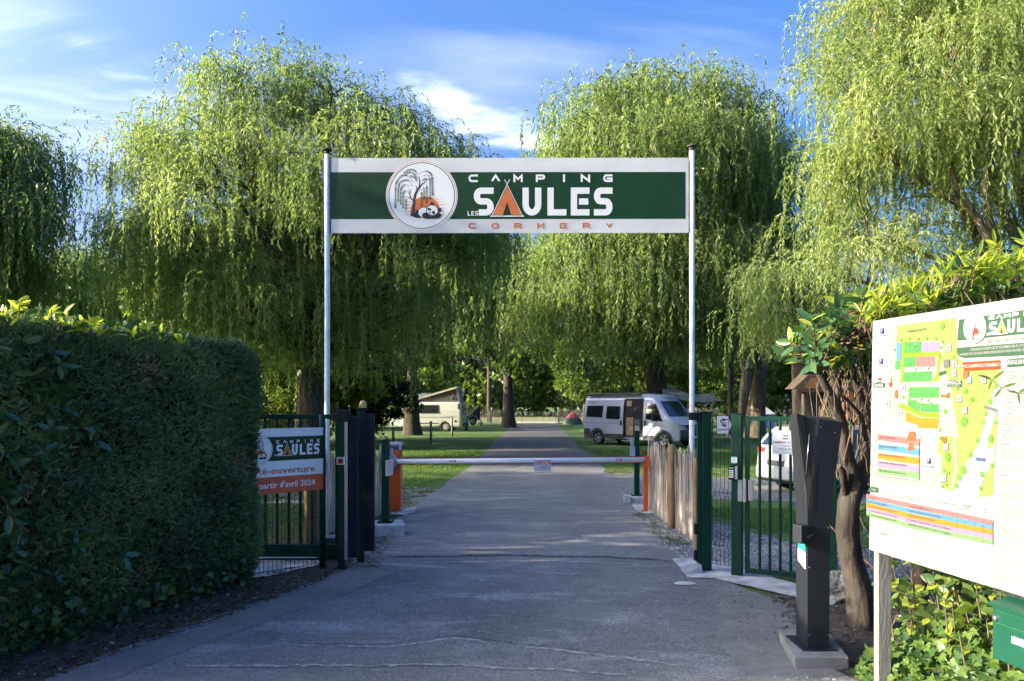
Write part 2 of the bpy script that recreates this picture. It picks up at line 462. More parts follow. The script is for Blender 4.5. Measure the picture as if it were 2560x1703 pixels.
# dark willow at the left edge and the lower one behind
willow('willow_tree', 'dark willow cut by the left edge of the frame', P(-40, 1015, 23)[:2], [
    (10, 440, 85, 0), (-80, 480, 130, 0), (0, 560, 95, -1), (-90, 640, 130, 0), (30, 690, 75, 0.5), (-20, 355, 55, 0), (40, 360, 35, 0)],
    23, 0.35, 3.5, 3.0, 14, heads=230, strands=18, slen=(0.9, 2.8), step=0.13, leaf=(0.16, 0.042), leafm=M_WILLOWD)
willow('willow_tree', 'low shaded willow between the left edge willow and the big one', P(200, 1015, 38)[:2], [
    (160, 740, 70, 0), (230, 740, 70, 0), (290, 750, 65, 1), (120, 700, 55, 0), (230, 680, 50, 0), (200, 660, 45, 1)],
    38, 0.35, 3.5, 2.4, 15, heads=110, strands=18, slen=(1.2, 3.8), step=0.2, leaf=(0.24, 0.07), leafm=M_WILLOWD)
# willow over the white pop-top van
willow('willow_tree', 'shaded willow with a forked dark trunk beside the white van', P(1030, 1088, 46)[:2], [
    (1000, 640, 150, 0), (1120, 640, 150, 0), (1220, 700, 110, 0), (900, 720, 130, 0), (1060, 560, 140, 1), (1170, 780, 110, -1), (960, 800, 100, 0)],
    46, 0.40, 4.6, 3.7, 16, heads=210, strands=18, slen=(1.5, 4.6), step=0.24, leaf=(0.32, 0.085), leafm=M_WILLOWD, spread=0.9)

# ---- broadleaved trees of the far wood and the shade trees
def broad_tree(name, label, base, h, r, seed, leafm=None, clumps=60, per=150, leaf=(0.34, 0.2), trunk_r=0.3, zlow=0.3, group='trees of the wood beyond the meadow', bark=None, flat=0.9):
    rg = np.random.default_rng(seed)
    base = np.array([base[0], base[1], 0.0])
    t = empty(name, tuple(base), label, 'tree', group)
    mb = MB(); mb2 = MB()
    top = np.array([rg.uniform(-.3, .3), rg.uniform(-.3, .3), h * 0.55])
    trunk_mesh(mb, (0, 0, -0.1), top, trunk_r, rg, n=9, seg=8)
    C = []
    cz = h * (zlow + 1) / 2; rz = h * (1 - zlow) / 2
    while len(C) < clumps:
        u = rg.normal(size=3); u /= np.linalg.norm(u)
        f = rg.uniform(0.55, 1.0)
        wob = 1 + 0.22 * math.sin(3 * math.atan2(u[1], u[0]) + seed) + 0.15 * math.sin(5 * u[2] + seed * 2)
        C.append(np.array([u[0] * r * f * wob, u[1] * r * f * wob, cz + u[2] * rz * f]))
    C = np.array(C)
    for c in C[:int(clumps * 0.6)]:
        a = top * rg.uniform(0.5, 1.0)
        limb(mb2, a, c, trunk_r * 0.28, 0.02, rg, sag=0.05, n=4, seg=4)
    cr = rg.uniform(0.16, 0.30, clumps) * r
    hid = np.repeat(np.arange(clumps), per)
    u = unit(rg.normal(size=(len(hid), 3))) * (rg.random((len(hid), 1)) ** 0.45)
    pos = C[hid] + u * cr[hid][:, None] * np.array([1.15, 1.15, 0.75])
    cv = rg.uniform(0.15, 0.85, clumps)
    V, Q, VA = leaves_np(pos, unit(rg.normal(size=pos.shape)) + np.array([0, 0, -0.3]), rg.normal(size=pos.shape) + np.array([0, 0, 1.0]),
                         leaf[0] * rg.uniform(0.6, 1.3, len(pos)), leaf[1] * rg.uniform(0.6, 1.3, len(pos)), np.clip(cv[hid] + rg.normal(size=len(pos)) * 0.2, 0, 1))
    mb.build('trunk', bark or M_BARK, t); mb2.build('branches', bark or M_BARK, t)
    npmesh('crown', V, Q, leafm or M_BROAD, VA, t)
    return t

WL = ['far tree at the very left end of the wood', 'far broadleaved tree at the left end of the wood', 'far tree of the wood above the hedge', 'far tree of the wood seen left of the white pole', 'far tree of the wood behind the big left willow',
      'far tree of the wood left of the drive end', 'far tall tree closing the view at the drive end', 'far tall tree just right of the drive end', 'far tree of the wood behind the silver camper van',
      'far tree of the wood behind the beige awning', 'far tree of the wood behind the small white tent', 'far tree of the wood behind the grey column', 'far tree of the wood at its right end', 'far tree right of the shrubs']
for i in range(14):
    x = -88 + i * 13.2; broad_tree('broadleaf_tree', WL[i], (x, 128 + (i * 37 % 11)), 17 + (i * 29 % 5), 8.6, 40 + i, clumps=55, per=70, leaf=(1.1, 0.7), trunk_r=0.4, zlow=0.02)
rg = np.random.default_rng(77); N = 34000
x = rg.uniform(-105, 120, N); z = rg.random(N) ** 0.8 * (9.0 + 2.0 * np.sin(x * .21) + 1.2 * np.sin(x * .53)); y = 122 + rg.random(N) * 7 + 2 * np.sin(x * .3)
V, Q, VA = leaves_np(np.column_stack([x, y, z]), rg.normal(size=(N, 3)), rg.normal(size=(N, 3)) + np.array([0, 0, .8]), .95 * rg.uniform(.6, 1.4, N), .6 * rg.uniform(.6, 1.4, N), np.clip(.4 + .25 * np.sin(x * .9) + rg.normal(size=N) * .2, 0, 1))
tag(npmesh('far_undergrowth', V, Q, M_BROAD, VA), 'dense undergrowth closing the far side of the meadow', None, None, 'stuff')
# middle distance trees either side of the drive end
broad_tree('broadleaf_tree', 'dark tree with a thick trunk at the left of the drive end', P(1272, 1060, 62)[:2], 15.5, 4.6, 61, clumps=60, per=150, leaf=(0.42, 0.25), trunk_r=0.42, zlow=0.22, group='trees near the end of the drive')
broad_tree('broadleaf_tree', 'shaded tree behind the dark blue trailer', (-9.5, 68), 11, 4.8, 62, clumps=60, per=150, leaf=(0.42, 0.25), trunk_r=0.3, zlow=0.16, group='trees near the end of the drive')
broad_tree('broadleaf_tree', 'bright green tree right of the drive end behind the camper van', (7.5, 78), 11, 4.4, 63, clumps=55, per=150, leaf=(0.42, 0.25), trunk_r=0.3, zlow=0.14, group='trees near the end of the drive')
# dark evergreen bush left of the white van
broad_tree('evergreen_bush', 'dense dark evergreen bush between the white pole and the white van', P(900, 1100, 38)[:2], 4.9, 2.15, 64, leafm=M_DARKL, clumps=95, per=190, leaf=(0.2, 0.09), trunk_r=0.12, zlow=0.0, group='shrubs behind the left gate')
broad_tree('green_bush', 'sunlit bush behind the hedge, under the big left willow', P(640, 1080, 31)[:2], 2.9, 2.2, 65, clumps=50, per=150, leaf=(0.16, 0.08), trunk_r=0.08, zlow=0.0, group='shrubs behind the left gate')
broad_tree('green_bush', 'sunlit bush right behind the green sliding gate', P(760, 1080, 34)[:2], 2.6, 1.8, 66, clumps=40, per=150, leaf=(0.16, 0.08), trunk_r=0.08, zlow=0.0, group='shrubs behind the left gate')
# lit trunks right of the awning, with a shared crown each
for k, (px, d, r_, lab) in enumerate([(1828, 45, 0.20, 'slender pale trunked willow just right of the beige awning'),
                                      (1862, 50, 0.36, 'grey trunked willow standing between the two lit willows'),
                                      (1888, 43, 0.44, 'sunlit willow with a broad ribbed pale trunk left of the white tent'),
                                      (2018, 30, 0.55, 'dark thick willow trunk behind the little brown shelter roof')]):
    b = P(px, 1015, d)
    willow('willow_tree', lab, (b.x, b.y), [(px, 700, 70 * 45 / d, 0), (px - 40, 760, 60 * 45 / d, 0), (px + 50, 770, 60 * 45 / d, 1)], d, r_, 4.0, 3.6 - k * 0.1, 70 + k, heads=50,
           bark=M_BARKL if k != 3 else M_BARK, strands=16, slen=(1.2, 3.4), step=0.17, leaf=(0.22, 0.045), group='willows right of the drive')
# shade trees out of the frame on the left (their shade lies over the entrance)
broad_tree('broadleaf_tree', 'tree left of the frame that shades the entrance', (-14.0, 10.2), 9.2, 4.4, 81, clumps=90, per=170, leaf=(0.3, 0.18), trunk_r=0.3, zlow=0.02, group='shade trees left of the hedge', flat=1)
broad_tree('broadleaf_tree', 'second tree left of the frame that shades the entrance', (-18.5, 14.0), 9.4, 4.6, 82, clumps=90, per=170, leaf=(0.3, 0.18), trunk_r=0.3, zlow=0.02, group='shade trees left of the hedge')

for k, (x, y, h, r_, lm, lab) in enumerate([(-20, 56, 9, 4.6, M_BROAD, 'shaded round tree above the hedge, left of the white pole'), (-14.5, 60, 8, 4.2, M_BROAD, 'shaded tree behind the left gate and willow trunk'), (-2.5, 84, 19, 4.6, M_BROAD, 'tall airy tree seen through the gap between the two big willows'),
                                        (12, 64, 8, 4.0, M_BROAD, 'shaded tree behind the roof of the silver camper van'), (21, 66, 9, 4.5, M_BROAD, 'shaded tree behind the beige awning'), (28, 60, 8, 4.2, M_BROAD, 'shaded tree behind the grey column'), (19, 40, 6.5, 3.0, M_BROAD, 'round tree right of the lamp post, behind the shrub')]):
    broad_tree('broadleaf_tree', lab, (x, y), h, r_, 90 + k, leafm=lm, clumps=55, per=140, leaf=(0.42, 0.26), trunk_r=0.22, zlow=0.06 if h < 12 else .3, group='trees near the end of the drive')

broad_tree('broadleaf_tree', 'unseen tree added behind the big left willow to shade the camper van', (-12.5, 35.5), 12.0, 4.2, 97, clumps=60, per=140, leaf=(0.42, 0.26), trunk_r=0.25, zlow=0.06, group='trees near the end of the drive')  # unseen tree, added so that the camper van falls in shade

broad_tree('broadleaf_tree', 'second unseen tree added behind the big left willow to shade the van', (-8.5, 32.5), 10.0, 3.8, 98, clumps=75, per=150, leaf=(0.42, 0.28), trunk_r=0.25, zlow=0.10, group='trees near the end of the drive')  # another unseen tree, added to block more sun from the van
# ------------------------------------------------------------ ground
def ground_mat(name, build):
    m = bpy.data.materials.new(name); m.use_nodes = True
    n, l = m.node_tree.nodes, m.node_tree.links
    build(n, l, n['Principled BSDF']); MATS[name] = m
    return m
def nnoise(n, l, scale, detail=6, stretch=(1, 1, 1), dist=0.0, rough=0.55):
    t = n.new('ShaderNodeTexCoord'); mp = n.new('ShaderNodeMapping'); mp.inputs['Scale'].default_value = stretch
    l.new(t.outputs['Object'], mp.inputs[0])
    z = n.new('ShaderNodeTexNoise'); z.inputs['Scale'].default_value = scale; z.inputs['Detail'].default_value = detail
    z.inputs['Distortion'].default_value = dist; z.inputs['Roughness'].default_value = rough
    l.new(mp.outputs[0], z.inputs['Vector']); return z.outputs[0]
def nrange(n, l, src, a, b, c=0.0, d=1.0):
    r = n.new('ShaderNodeMapRange'); r.inputs[1].default_value = a; r.inputs[2].default_value = b; r.inputs[3].default_value = c; r.inputs[4].default_value = d
    l.new(src, r.inputs[0]); return r.outputs[0]
def nmix(n, l, fac, a, b, blend='MIX'):
    x = n.new('ShaderNodeMix'); x.data_type = 'RGBA'; x.blend_type = blend
    if isinstance(fac, (int, float)): x.inputs[0].default_value = fac
    else: l.new(fac, x.inputs[0])
    for k, v in ((6, a), (7, b)):
        if hasattr(v, '__len__'): _set(x.inputs[k], v)
        else: l.new(v, x.inputs[k])
    return x.outputs[2]
def nbump(n, l, b, src, strength, dist=0.01):
    bp = n.new('ShaderNodeBump'); bp.inputs['Strength'].default_value = strength; bp.inputs['Distance'].default_value = dist
    l.new(src, bp.inputs['Height']); l.new(bp.outputs[0], b.inputs['Normal'])

def _grass(n, l, b):
    a = nnoise(n, l, 0.6, 5); f = nnoise(n, l, 40, 4); c = nnoise(n, l, 2.2, 6)
    col = nmix(n, l, nrange(n, l, a, .35, .65), (0.06, 0.135, 0.014), (0.095, 0.18, 0.02))
    col = nmix(n, l, nrange(n, l, f, .3, .7), col, (0.04, 0.075, 0.012))
    col = nmix(n, l, nrange(n, l, c, .56, .72), col, (0.12, 0.16, 0.035))
    l.new(col, b.inputs['Base Color']); b.inputs['Roughness'].default_value = 0.9
    nbump(n, l, b, f, 0.8, 0.03)
M_GRASS = ground_mat('lawn grass', _grass)
def _asphalt(n, l, b):
    fine = nnoise(n, l, 260, 3); mid = nnoise(n, l, 14, 6, rough=.7); big = nnoise(n, l, 0.9, 6, (1, 1, 1), 0.4); st = nnoise(n, l, 1.0, 7, (0.75, 2.2, 1), 0.8)
    st2 = nnoise(n, l, 0.8, 5, (0.5, 1.1, 1), 0.6)
    col = nmix(n, l, nrange(n, l, big, .3, .7), (0.175, 0.175, 0.172), (0.325, 0.322, 0.312))
    col = nmix(n, l, nrange(n, l, fine, .25, .75), (0.09, 0.09, 0.092), col)
    col = nmix(n, l, nrange(n, l, st, .54, .74, 0, .75), col, (0.38, 0.38, 0.37))
    col = nmix(n, l, nrange(n, l, st2, .56, .80, 0, .7), col, (0.14, 0.14, 0.145))
    pt = nnoise(n, l, 2.6, 8, (1, 1.5, 1), .9, .72)
    col = nmix(n, l, nrange(n, l, pt, .50, .60, 0, .55), col, (0.115, 0.116, 0.118))
    pl = nnoise(n, l, 5.5, 8, (1, 2.0, 1), .5, .75)
    col = nmix(n, l, nrange(n, l, pl, .58, .70, 0, .7), col, (0.42, 0.41, 0.39))
    sp = nnoise(n, l, 95, 2)
    col = nmix(n, l, nrange(n, l, sp, .68, .78), col, (0.40, 0.40, 0.38))
    col = nmix(n, l, nrange(n, l, mid, .60, .75, 0, .5), col, (0.27, 0.27, 0.26))
    agg = nnoise(n, l, 55, 3, rough=.8)
    col = nmix(n, l, nrange(n, l, agg, .38, .62), nmix(n, l, 1.0, col, (0.62, 0.62, 0.63), 'MULTIPLY'), nmix(n, l, 1.0, col, (1.42, 1.42, 1.40), 'MULTIPLY'))
    l.new(col, b.inputs['Base Color']); b.inputs['Roughness'].default_value = 0.85; b.inputs['Specular IOR Level'].default_value = 0.4
    nbump(n, l, b, fine, 0.6, 0.006)
M_ASPH = ground_mat('worn asphalt', _asphalt)
def _dusty(n, l, b):
    fine = nnoise(n, l, 180, 4, rough=.7); mid = nnoise(n, l, 9, 7, rough=.7); big = nnoise(n, l, 1.6, 6)
    col = nmix(n, l, nrange(n, l, mid, .35, .65), (0.22, 0.215, 0.20), (0.36, 0.35, 0.33))
    col = nmix(n, l, nrange(n, l, big, .45, .6), col, (0.22, 0.212, 0.20))
    col = nmix(n, l, nrange(n, l, fine, .3, .7), (0.13, 0.125, 0.115), col)
    l.new(col, b.inputs['Base Color']); b.inputs['Roughness'].default_value = 0.95
    nbump(n, l, b, fine, 0.8, 0.01)
M_DUST = ground_mat('dusty asphalt edge', _dusty)
def _soil(n, l, b):
    fine = nnoise(n, l, 70, 6, rough=.7); mid = nnoise(n, l, 6, 6)
    col = nmix(n, l, nrange(n, l, mid, .35, .65), (0.07, 0.054, 0.042), (0.13, 0.105, 0.085))
    col = nmix(n, l, nrange(n, l, fine, .45, .75), col, (0.15, 0.125, 0.10))
    l.new(col, b.inputs['Base Color']); b.inputs['Roughness'].default_value = 1.0
    nbump(n, l, b, fine, 1.0, 0.03)
M_SOIL = ground_mat('leafy soil', _soil)
def _gravel(n, l, b):
    t = n.new('ShaderNodeTexCoord')
    v = n.new('ShaderNodeTexVoronoi'); v.inputs['Scale'].default_value = 34; l.new(t.outputs['Object'], v.inputs['Vector'])
    mid = nnoise(n, l, 3, 6)
    sepc = n.new('ShaderNodeSeparateColor'); l.new(v.outputs['Color'], sepc.inputs[0])
    col = nmix(n, l, sepc.outputs[0], (0.17, 0.17, 0.175), (0.42, 0.42, 0.41))
    col = nmix(n, l, nrange(n, l, v.outputs['Distance'], .35, .7), col, (0.04, 0.04, 0.042))
    col = nmix(n, l, nrange(n, l, mid, .5, .7, 0, .6), col, (0.12, 0.11, 0.09))
    l.new(col, b.inputs['Base Color']); b.inputs['Roughness'].default_value = 0.9
    nbump(n, l, b, v.outputs['Distance'], -0.9, 0.015)
M_GRAVEL = ground_mat('grey gravel', _gravel)
def _worn(n, l, b):
    g = nnoise(n, l, 2.2, 7, (1, 1, 1), .5, .65); f = nnoise(n, l, 60, 4)
    col = nmix(n, l, nrange(n, l, g, .46, .56), (0.27, 0.255, 0.225), (0.075, 0.11, 0.025))
    col = nmix(n, l, nrange(n, l, f, .3, .7, 0, .7), col, (0.07, 0.08, 0.035))
    l.new(col, b.inputs['Base Color']); b.inputs['Roughness'].default_value = 1.0
    nbump(n, l, b, f, 0.8, 0.02)
M_WORN = ground_mat('worn stony grass', _worn)
M_CONC = mat('pale concrete', (0.58, 0.575, 0.56), 0.85, col2=(0.30, 0.295, 0.28), scale=5, bump=0.4, bscale=70)
M_CONCD = mat('grey concrete', (0.22, 0.22, 0.215), 0.85, col2=(0.16, 0.16, 0.15), scale=7, bump=0.35, bscale=60)
M_CRUMB = mat('crumbled pale asphalt', (0.46, 0.44, 0.41), 1.0, col2=(0.2, 0.2, 0.19), scale=30, bump=0.8, bscale=120)

def sheet(name, pts, z, material, edge=0.0, seed=1, sub=6, kind='structure', label=None):
    """flat polygon with an irregular outline"""
    rg = random.Random(seed); out = []
    n = len(pts)
    for i in range(n):
        a = Vector(pts[i][:2]); b = Vector(pts[(i + 1) % n][:2])
        L = (b - a).length; m_ = sub if edge > 0 else 1
        nrm = Vector((-(b - a).y, (b - a).x)).normalized() if L > 0 else Vector((0, 0))
        for k in range(m_):
            t = k / m_
            p = a + (b - a) * t + nrm * (rg.uniform(-edge, edge) if (k or edge) else 0)
            out.append((p.x, p.y))
    mb = MB(); mb.flat(out, z)
    o = mb.build(name, material); tag(o, label, None, None, kind)
    bm = bmesh.new(); bm.from_mesh(o.data); bmesh.ops.triangulate(bm, faces=bm.faces[:], ngon_method='EAR_CLIP')
    for f in bm.faces:
        if f.normal.z < 0: f.normal_flip()
    bm.to_mesh(o.data); bm.free()
    return o

def g2(x, y): v = G(x, y); return (v.x, v.y)
mb = MB(); mb.flat([(-400, -60), (400, -60), (400, 900), (-400, 900)], 0.0)
tag(mb.build('ground', M_GRASS), 'campsite lawn and meadow', None, None, 'structure')
# drive
def drive_l(y): return -1.78 + (y - 9.0) * 0.0315
def drive_r(y): return 1.95 + (y - 9.0) * 0.0345
Lp = [(-3.1, 4.2), (-2.95, 5.0), (-2.72, 5.7), (-2.35, 6.6), (-2.02, 7.3), (-1.85, 7.9), (-1.78, 9.2), (-1.8, 10.5), (-1.72, 12.5), (-1.62, 15.0), (-1.25, 21.0), (-1.05, 27), (-0.75, 38), (-0.4, 52), (0.05, 66), (0.12, 74)]
Rp = [(4.05, 74), (4.0, 66), (3.5, 52), (3.1, 40), (2.85, 33), (2.7, 27), (2.6, 22), (2.45, 19), (2.35, 17), (2.1, 13.5), (1.98, 11), (1.9, 9.6), (1.92, 8.75), (2.05, 7.9), (2.3, 6.7), (2.3, 5.9), (2.15, 5.2), (2.2, 4.2), (2.6, -4), (-4.5, -4)]
sheet('drive', Lp + Rp, 0.012, M_ASPH, edge=0.05, seed=3, sub=7, label='asphalt drive running to the far fence')
sheet('gravel_path', [(2.3, 19.5), (2.25, 17.5), (2.2, 14.6), (4.5, 14.2), (9, 13.2), (20, 12.5), (20, 16.5), (9, 17.6), (5, 18.6), (3.2, 19.8)], 0.004, M_GRAVEL, edge=0.12, seed=4, label='grey gravel path turning right')
sheet('gravel_path', [(1.85, 12.9), (2.6, 13.3), (3.1, 11.5), (3.4, 10.5), (3.6, 9.6), (6, 9.0), (9, 8.6), (9, 7.2), (6, 7.6), (3.4, 7.75), (2.2, 8.3), (1.85, 8.8), (1.88, 10.5)], 0.004, M_GRAVEL, edge=0.06, seed=5, label='gravel strip behind the right gate')
sheet('worn_verge', [(-1.65, 12.2), (-1.5, 16.2), (-3.0, 17.0), (-6.5, 17.2), (-6.8, 14.8), (-4, 13.6), (-2.6, 12.6)], 0.004, M_WORN, edge=0.15, seed=6, label='worn stony verge left of the barrier')
sheet('worn_verge', [(1.6, 20.5), (2.4, 19.2), (3.6, 19.6), (4.6, 19.0), (5.5, 20.2), (4.0, 21.5), (2.6, 21.2)], 0.006, M_WORN, edge=0.15, seed=7, label='worn verge right of the drive')
sheet('soil_bed', [(-4.4, 4.0), (-3.15, 4.0), (-2.9, 5.0), (-2.62, 5.7), (-2.25, 6.7), (-1.95, 7.4), (-1.78, 8.1), (-1.7, 9.3), (-1.75, 11.8), (-2.6, 12.2), (-3.3, 9.0), (-6, 9), (-6, 4)], 0.008, M_SOIL, edge=0.05, seed=8, label='dark leafy soil along the hedge')
sheet('soil_bed', [(2.05, 4.0), (2.1, 5.4), (2.15, 6.2), (2.32, 7.1), (3.4, 7.2), (7, 7.2), (7, 2.5), (2.4, 2.5)], 0.008, M_SOIL, edge=0.06, seed=9, label='dark soil under the shrubs on the right')
sheet('dusty_edge', [(1.55, 4.7), (1.5, 5.6), (1.75, 6.5), (1.95, 7.3), (2.25, 7.25), (2.4, 6.6), (2.2, 5.9), (2.1, 5.2), (2.15, 4.7), (1.8, 4.2)], 0.0155, M_DUST, edge=0.035, seed=10, sub=26, label='dusty worn asphalt beside the grey column')
sheet('dusty_edge', [(-3.05, 4.6), (-2.7, 5.6), (-2.3, 6.5), (-1.9, 7.4), (-1.72, 8.4), (-1.2, 8.0), (-1.5, 7.2), (-1.9, 6.4), (-2.3, 5.5), (-2.6, 4.8)], 0.0155, M_DUST, edge=0.035, seed=11, sub=26, label='dusty asphalt margin along the hedge')
# concrete threshold strip of the gates
sheet('concrete_strip', [g2(1680, 1402), g2(1745, 1398), g2(1850, 1425), g2(2000, 1468), g2(2100, 1490), g2(2080, 1520), g2(1900, 1478), g2(1790, 1452), g2(1720, 1448), g2(1700, 1425)], 0.022, M_CONC, edge=0.012, seed=12, label='pale concrete strip under the right gate')
sheet('concrete_strip', [g2(590, 1395), g2(800, 1390), g2(818, 1410), g2(700, 1440), g2(600, 1455), g2(520, 1440)], 0.022, M_CONC, edge=0.02, seed=13, label='pale concrete strip under the left gate')
sheet('concrete_strip', [g2(1580, 1262), g2(1650, 1266), g2(1660, 1284), g2(1610, 1288), g2(1585, 1276)], 0.020, M_CONC, edge=0.02, seed=14, label='pale concrete pad under the orange post')
sheet('concrete_strip', [g2(1000, 1276), g2(1040, 1270), g2(1036, 1284), g2(1010, 1290), g2(975, 1290), g2(975, 1276)], 0.020, M_CONC, edge=0.02, seed=15, label='pale concrete pad under the barrier cabinet')
# pale sunlit cross strip at the far gate
sheet('far_path', [P(1285, 1055, 78)[:2], P(1400, 1055, 78)[:2], P(1420, 1052, 86)[:2], P(1270, 1052, 86)[:2]], 0.02, mat('pale path', (.42, .40, .36), .9), label='pale path crossing behind the far fence')

sheet('meadow', [(-200, 79), (200, 79), (200, 122), (-200, 122)], 0.006, mat('hay meadow', (.20, .21, .07), .95, col2=(.13, .16, .045), scale=1.2), label='sunlit hay meadow beyond the far fence')
_far = [q for q in Lp if q[1] > 20]; _farr = [q for q in Rp if 21 < q[1] < 75]
sheet('drive', [(-1.2, 22.5)] + [q for q in _far if q[1] > 22.5] + _farr + [(2.6, 22.8), (.8, 22.2)], 0.017, mat('darker far asphalt', (.125, .125, .125), .9, col2=(.085, .085, .088), scale=3, bump=.3), edge=0.06, seed=31, sub=6, label='darker asphalt of the far drive')  # far drive given a darker asphalt tone than the near part
# cracks and crumbled seams across the drive
def seam(pts, w, z, material, seed, name='asphalt_seam', label=None, kind='structure'):
    rg = random.Random(seed); V = []; F = []
    P2 = []
    for a, b in zip(pts[:-1], pts[1:]):
        k = max(2, int((Vector(b) - Vector(a)).length / 0.035))
        for i in range(k): P2.append(Vector(a).lerp(Vector(b), i / k))
    ph = rg.uniform(0, 9)
    for i, p in enumerate(P2):
        o = math.sin(i * 0.16 + ph) * 0.014 + math.sin(i * 0.43 + ph) * 0.008 + rg.uniform(-.008, .008)
        e = min(1, i / 6, (len(P2) - 1 - i) / 6)
        w1 = w * (rg.uniform(.02, 1.5)) * e; w2 = w * (rg.uniform(.02, 1.5)) * e
        V += [(p.x, p.y + o + w1, z), (p.x, p.y + o - w2, z)]
    for i in range(len(P2) - 1): F.append((2 * i, 2 * i + 1, 2 * i + 3, 2 * i + 2))
    mb = MB(); mb.add(V, F); o = mb.build(name, material); tag(o, label, None, None, kind)
M_SEAMD = mat('dark asphalt crack', (0.022, 0.022, 0.024), 1.0)
M_SEAML = mat('pale worn asphalt', (0.36, 0.36, 0.355), 1.0, col2=(0.24, 0.24, 0.24), scale=40, bump=.5, bscale=120)
def gp(l): return [g2(*p) for p in l]
c1 = [(700, 1618), (870, 1622), (980, 1620), (1080, 1608), (1140, 1600), (1220, 1612), (1330, 1622), (1450, 1636), (1560, 1650), (1700, 1672), (1760, 1676)]
seam(gp(c1), 0.026, 0.0165, M_CRUMB, 1, label='crumbled seam across the near drive')
seam(gp([(x, y - 5) for x, y in c1[:-1]]), 0.006, 0.0205, M_SEAMD, 2, label='dark crack along the near seam')
seam(gp([(420, 1672), (700, 1668), (950, 1672), (1090, 1664), (1300, 1678), (1500, 1690), (1640, 1700)]), 0.022, 0.0165, M_CRUMB, 3, label='second crumbled seam at the bottom edge')
seam(gp([(960, 1395), (1300, 1392), (1500, 1396), (1690, 1405)]), 0.03, 0.0165, M_SEAMD, 4, label='dark gate rail joint across the drive')
seam(gp([(980, 1413), (1250, 1406), (1450, 1408), (1640, 1416)]), 0.028, 0.0165, M_SEAML, 5, label='pale line across the drive at the gate')
seam(gp([(1735, 1466), (1760, 1490), (1790, 1500), (1910, 1487)]), 0.005, 0.0225, M_SEAMD, 6, label='thin crack beside the drain cover')
seam(gp([(1300, 1434), (1420, 1437), (1500, 1444)]), 0.035, 0.0165, M_SEAML, 7, label='pale worn streak before the gate')
seam(gp([(1200, 1338), (1290, 1336)]), 0.035, 0.0165, M_SEAML, 8, label='pale worn streak inside the gate')
seam(gp([(1240, 1240), (1340, 1238)]), 0.06, 0.0165, M_SEAML, 9, label='pale worn streak under the barrier')
# small drain cover
mb = MB(); c = G(1713, 1464); mb.lathe([(0.0, 0.03), (0.085, 0.03), (0.10, 0.026), (0.11, 0.02)], Matrix.Translation((c.x, c.y, 0)) @ Matrix.Diagonal((1, .55, 1, 1)), 24)
tag(mb.build('drain_cover', M_CONC), 'small white round cap set in the asphalt', 'drain cover')

# ---- litter, grass and stones as uncountable stuff
def scatter_poly(poly, n, rg):
    poly = np.array(poly); mn, mx = poly.min(0), poly.max(0); out = []
    x, y = poly[:, 0], poly[:, 1]
    while len(out) < n:
        q = rg.uniform(mn, mx, (n * 2, 2)); ins = np.zeros(len(q), bool); j = len(poly) - 1
        for i in range(len(poly)):
            c = ((y[i] > q[:, 1]) != (y[j] > q[:, 1])) & (q[:, 0] < (x[j] - x[i]) * (q[:, 1] - y[i]) / (y[j] - y[i] + 1e-12) + x[i])
            ins ^= c; j = i
        out += list(q[ins])
    return np.array(out[:n])
def blades(name, poly, n, h, w, material, seed, z=0.0, label=None, lean=0.5, clump=None):
    rg = np.random.default_rng(seed); p = scatter_poly(poly, n, rg)
    if clump is not None:
        k = rg.integers(0, max(1, n // clump), n); p = p[k] + rg.normal(size=(n, 2)) * 0.045
    b = np.column_stack([p, np.full(n, z)]); az = rg.uniform(0, 6.283, n)
    d = np.column_stack([np.cos(az) * lean, np.sin(az) * lean, np.ones(n)]) + rg.normal(size=(n, 3)) * 0.2
    side = unit(np.column_stack([np.sin(az), -np.cos(az), np.zeros(n)])); L = h * rg.uniform(0.5, 1.4, n)[:, None]
    V = np.stack([b - side * w / 2, b + side * w / 2, b + unit(d) * L], 1).reshape(-1, 3)
    o = npmesh(name, V, np.arange(n * 3).reshape(-1, 3), material, np.repeat(rg.random(n), 3))
    return tag(o, label, None, None, 'stuff')
M_BLADE = leaf_mat('grass blades', [(0, (0.045, 0.115, 0.012)), (0.6, (0.08, 0.165, 0.018)), (1, (0.17, 0.22, 0.04))], 0.35)
M_BLADED = leaf_mat('weedy grass', [(0, (0.04, 0.075, 0.014)), (0.6, (0.075, 0.115, 0.022)), (1, (0.16, 0.15, 0.07))], 0.3)
blades('lawn_grass', [(-1.85, 16.5), (-1.35, 21), (-1.0, 30), (-10, 30), (-10, 17.5), (-4, 17)], 42000, 0.055, 0.014, M_BLADE, 1, label='mown lawn left of the drive')
blades('lawn_grass', [(3.1, 20.5), (3.0, 30), (10, 30), (14, 18.5), (7, 18.5)], 36000, 0.055, 0.014, M_BLADE, 2, label='mown lawn right of the drive')
blades('lawn_grass', [(3.1, 13.2), (3.5, 10.6), (9, 9.8), (9, 12.6)], 26000, 0.05, 0.010, M_BLADE, 3, label='grass strip behind the right gate')
blades('verge_grass', [(-1.85, 9.6), (-1.8, 12.4), (-2.8, 13.5), (-6.5, 14), (-6.5, 9.8)], 26000, 0.05, 0.010, M_BLADED, 4, label='shaded grass behind the left gate')
blades('verge_grass', [(-1.8, 12.2), (-1.6, 16.4), (-6.5, 17), (-6.8, 14)], 9000, 0.045, 0.012, M_BLADED, 5, label='tufts of grass on the stony verge', clump=18)
blades('verge_grass', [(2.3, 20), (5.3, 19.3), (5, 21.5), (2.8, 21.5)], 5000, 0.045, 0.014, M_BLADED, 6, label='tufts of grass on the right verge')
blades('weed_tufts', [(1.9, 9.2), (2.25, 9.2), (2.1, 12.5), (1.95, 12.5)], 1200, 0.05, 0.007, M_BLADED, 7, label='weeds at the foot of the pale fence', clump=25)

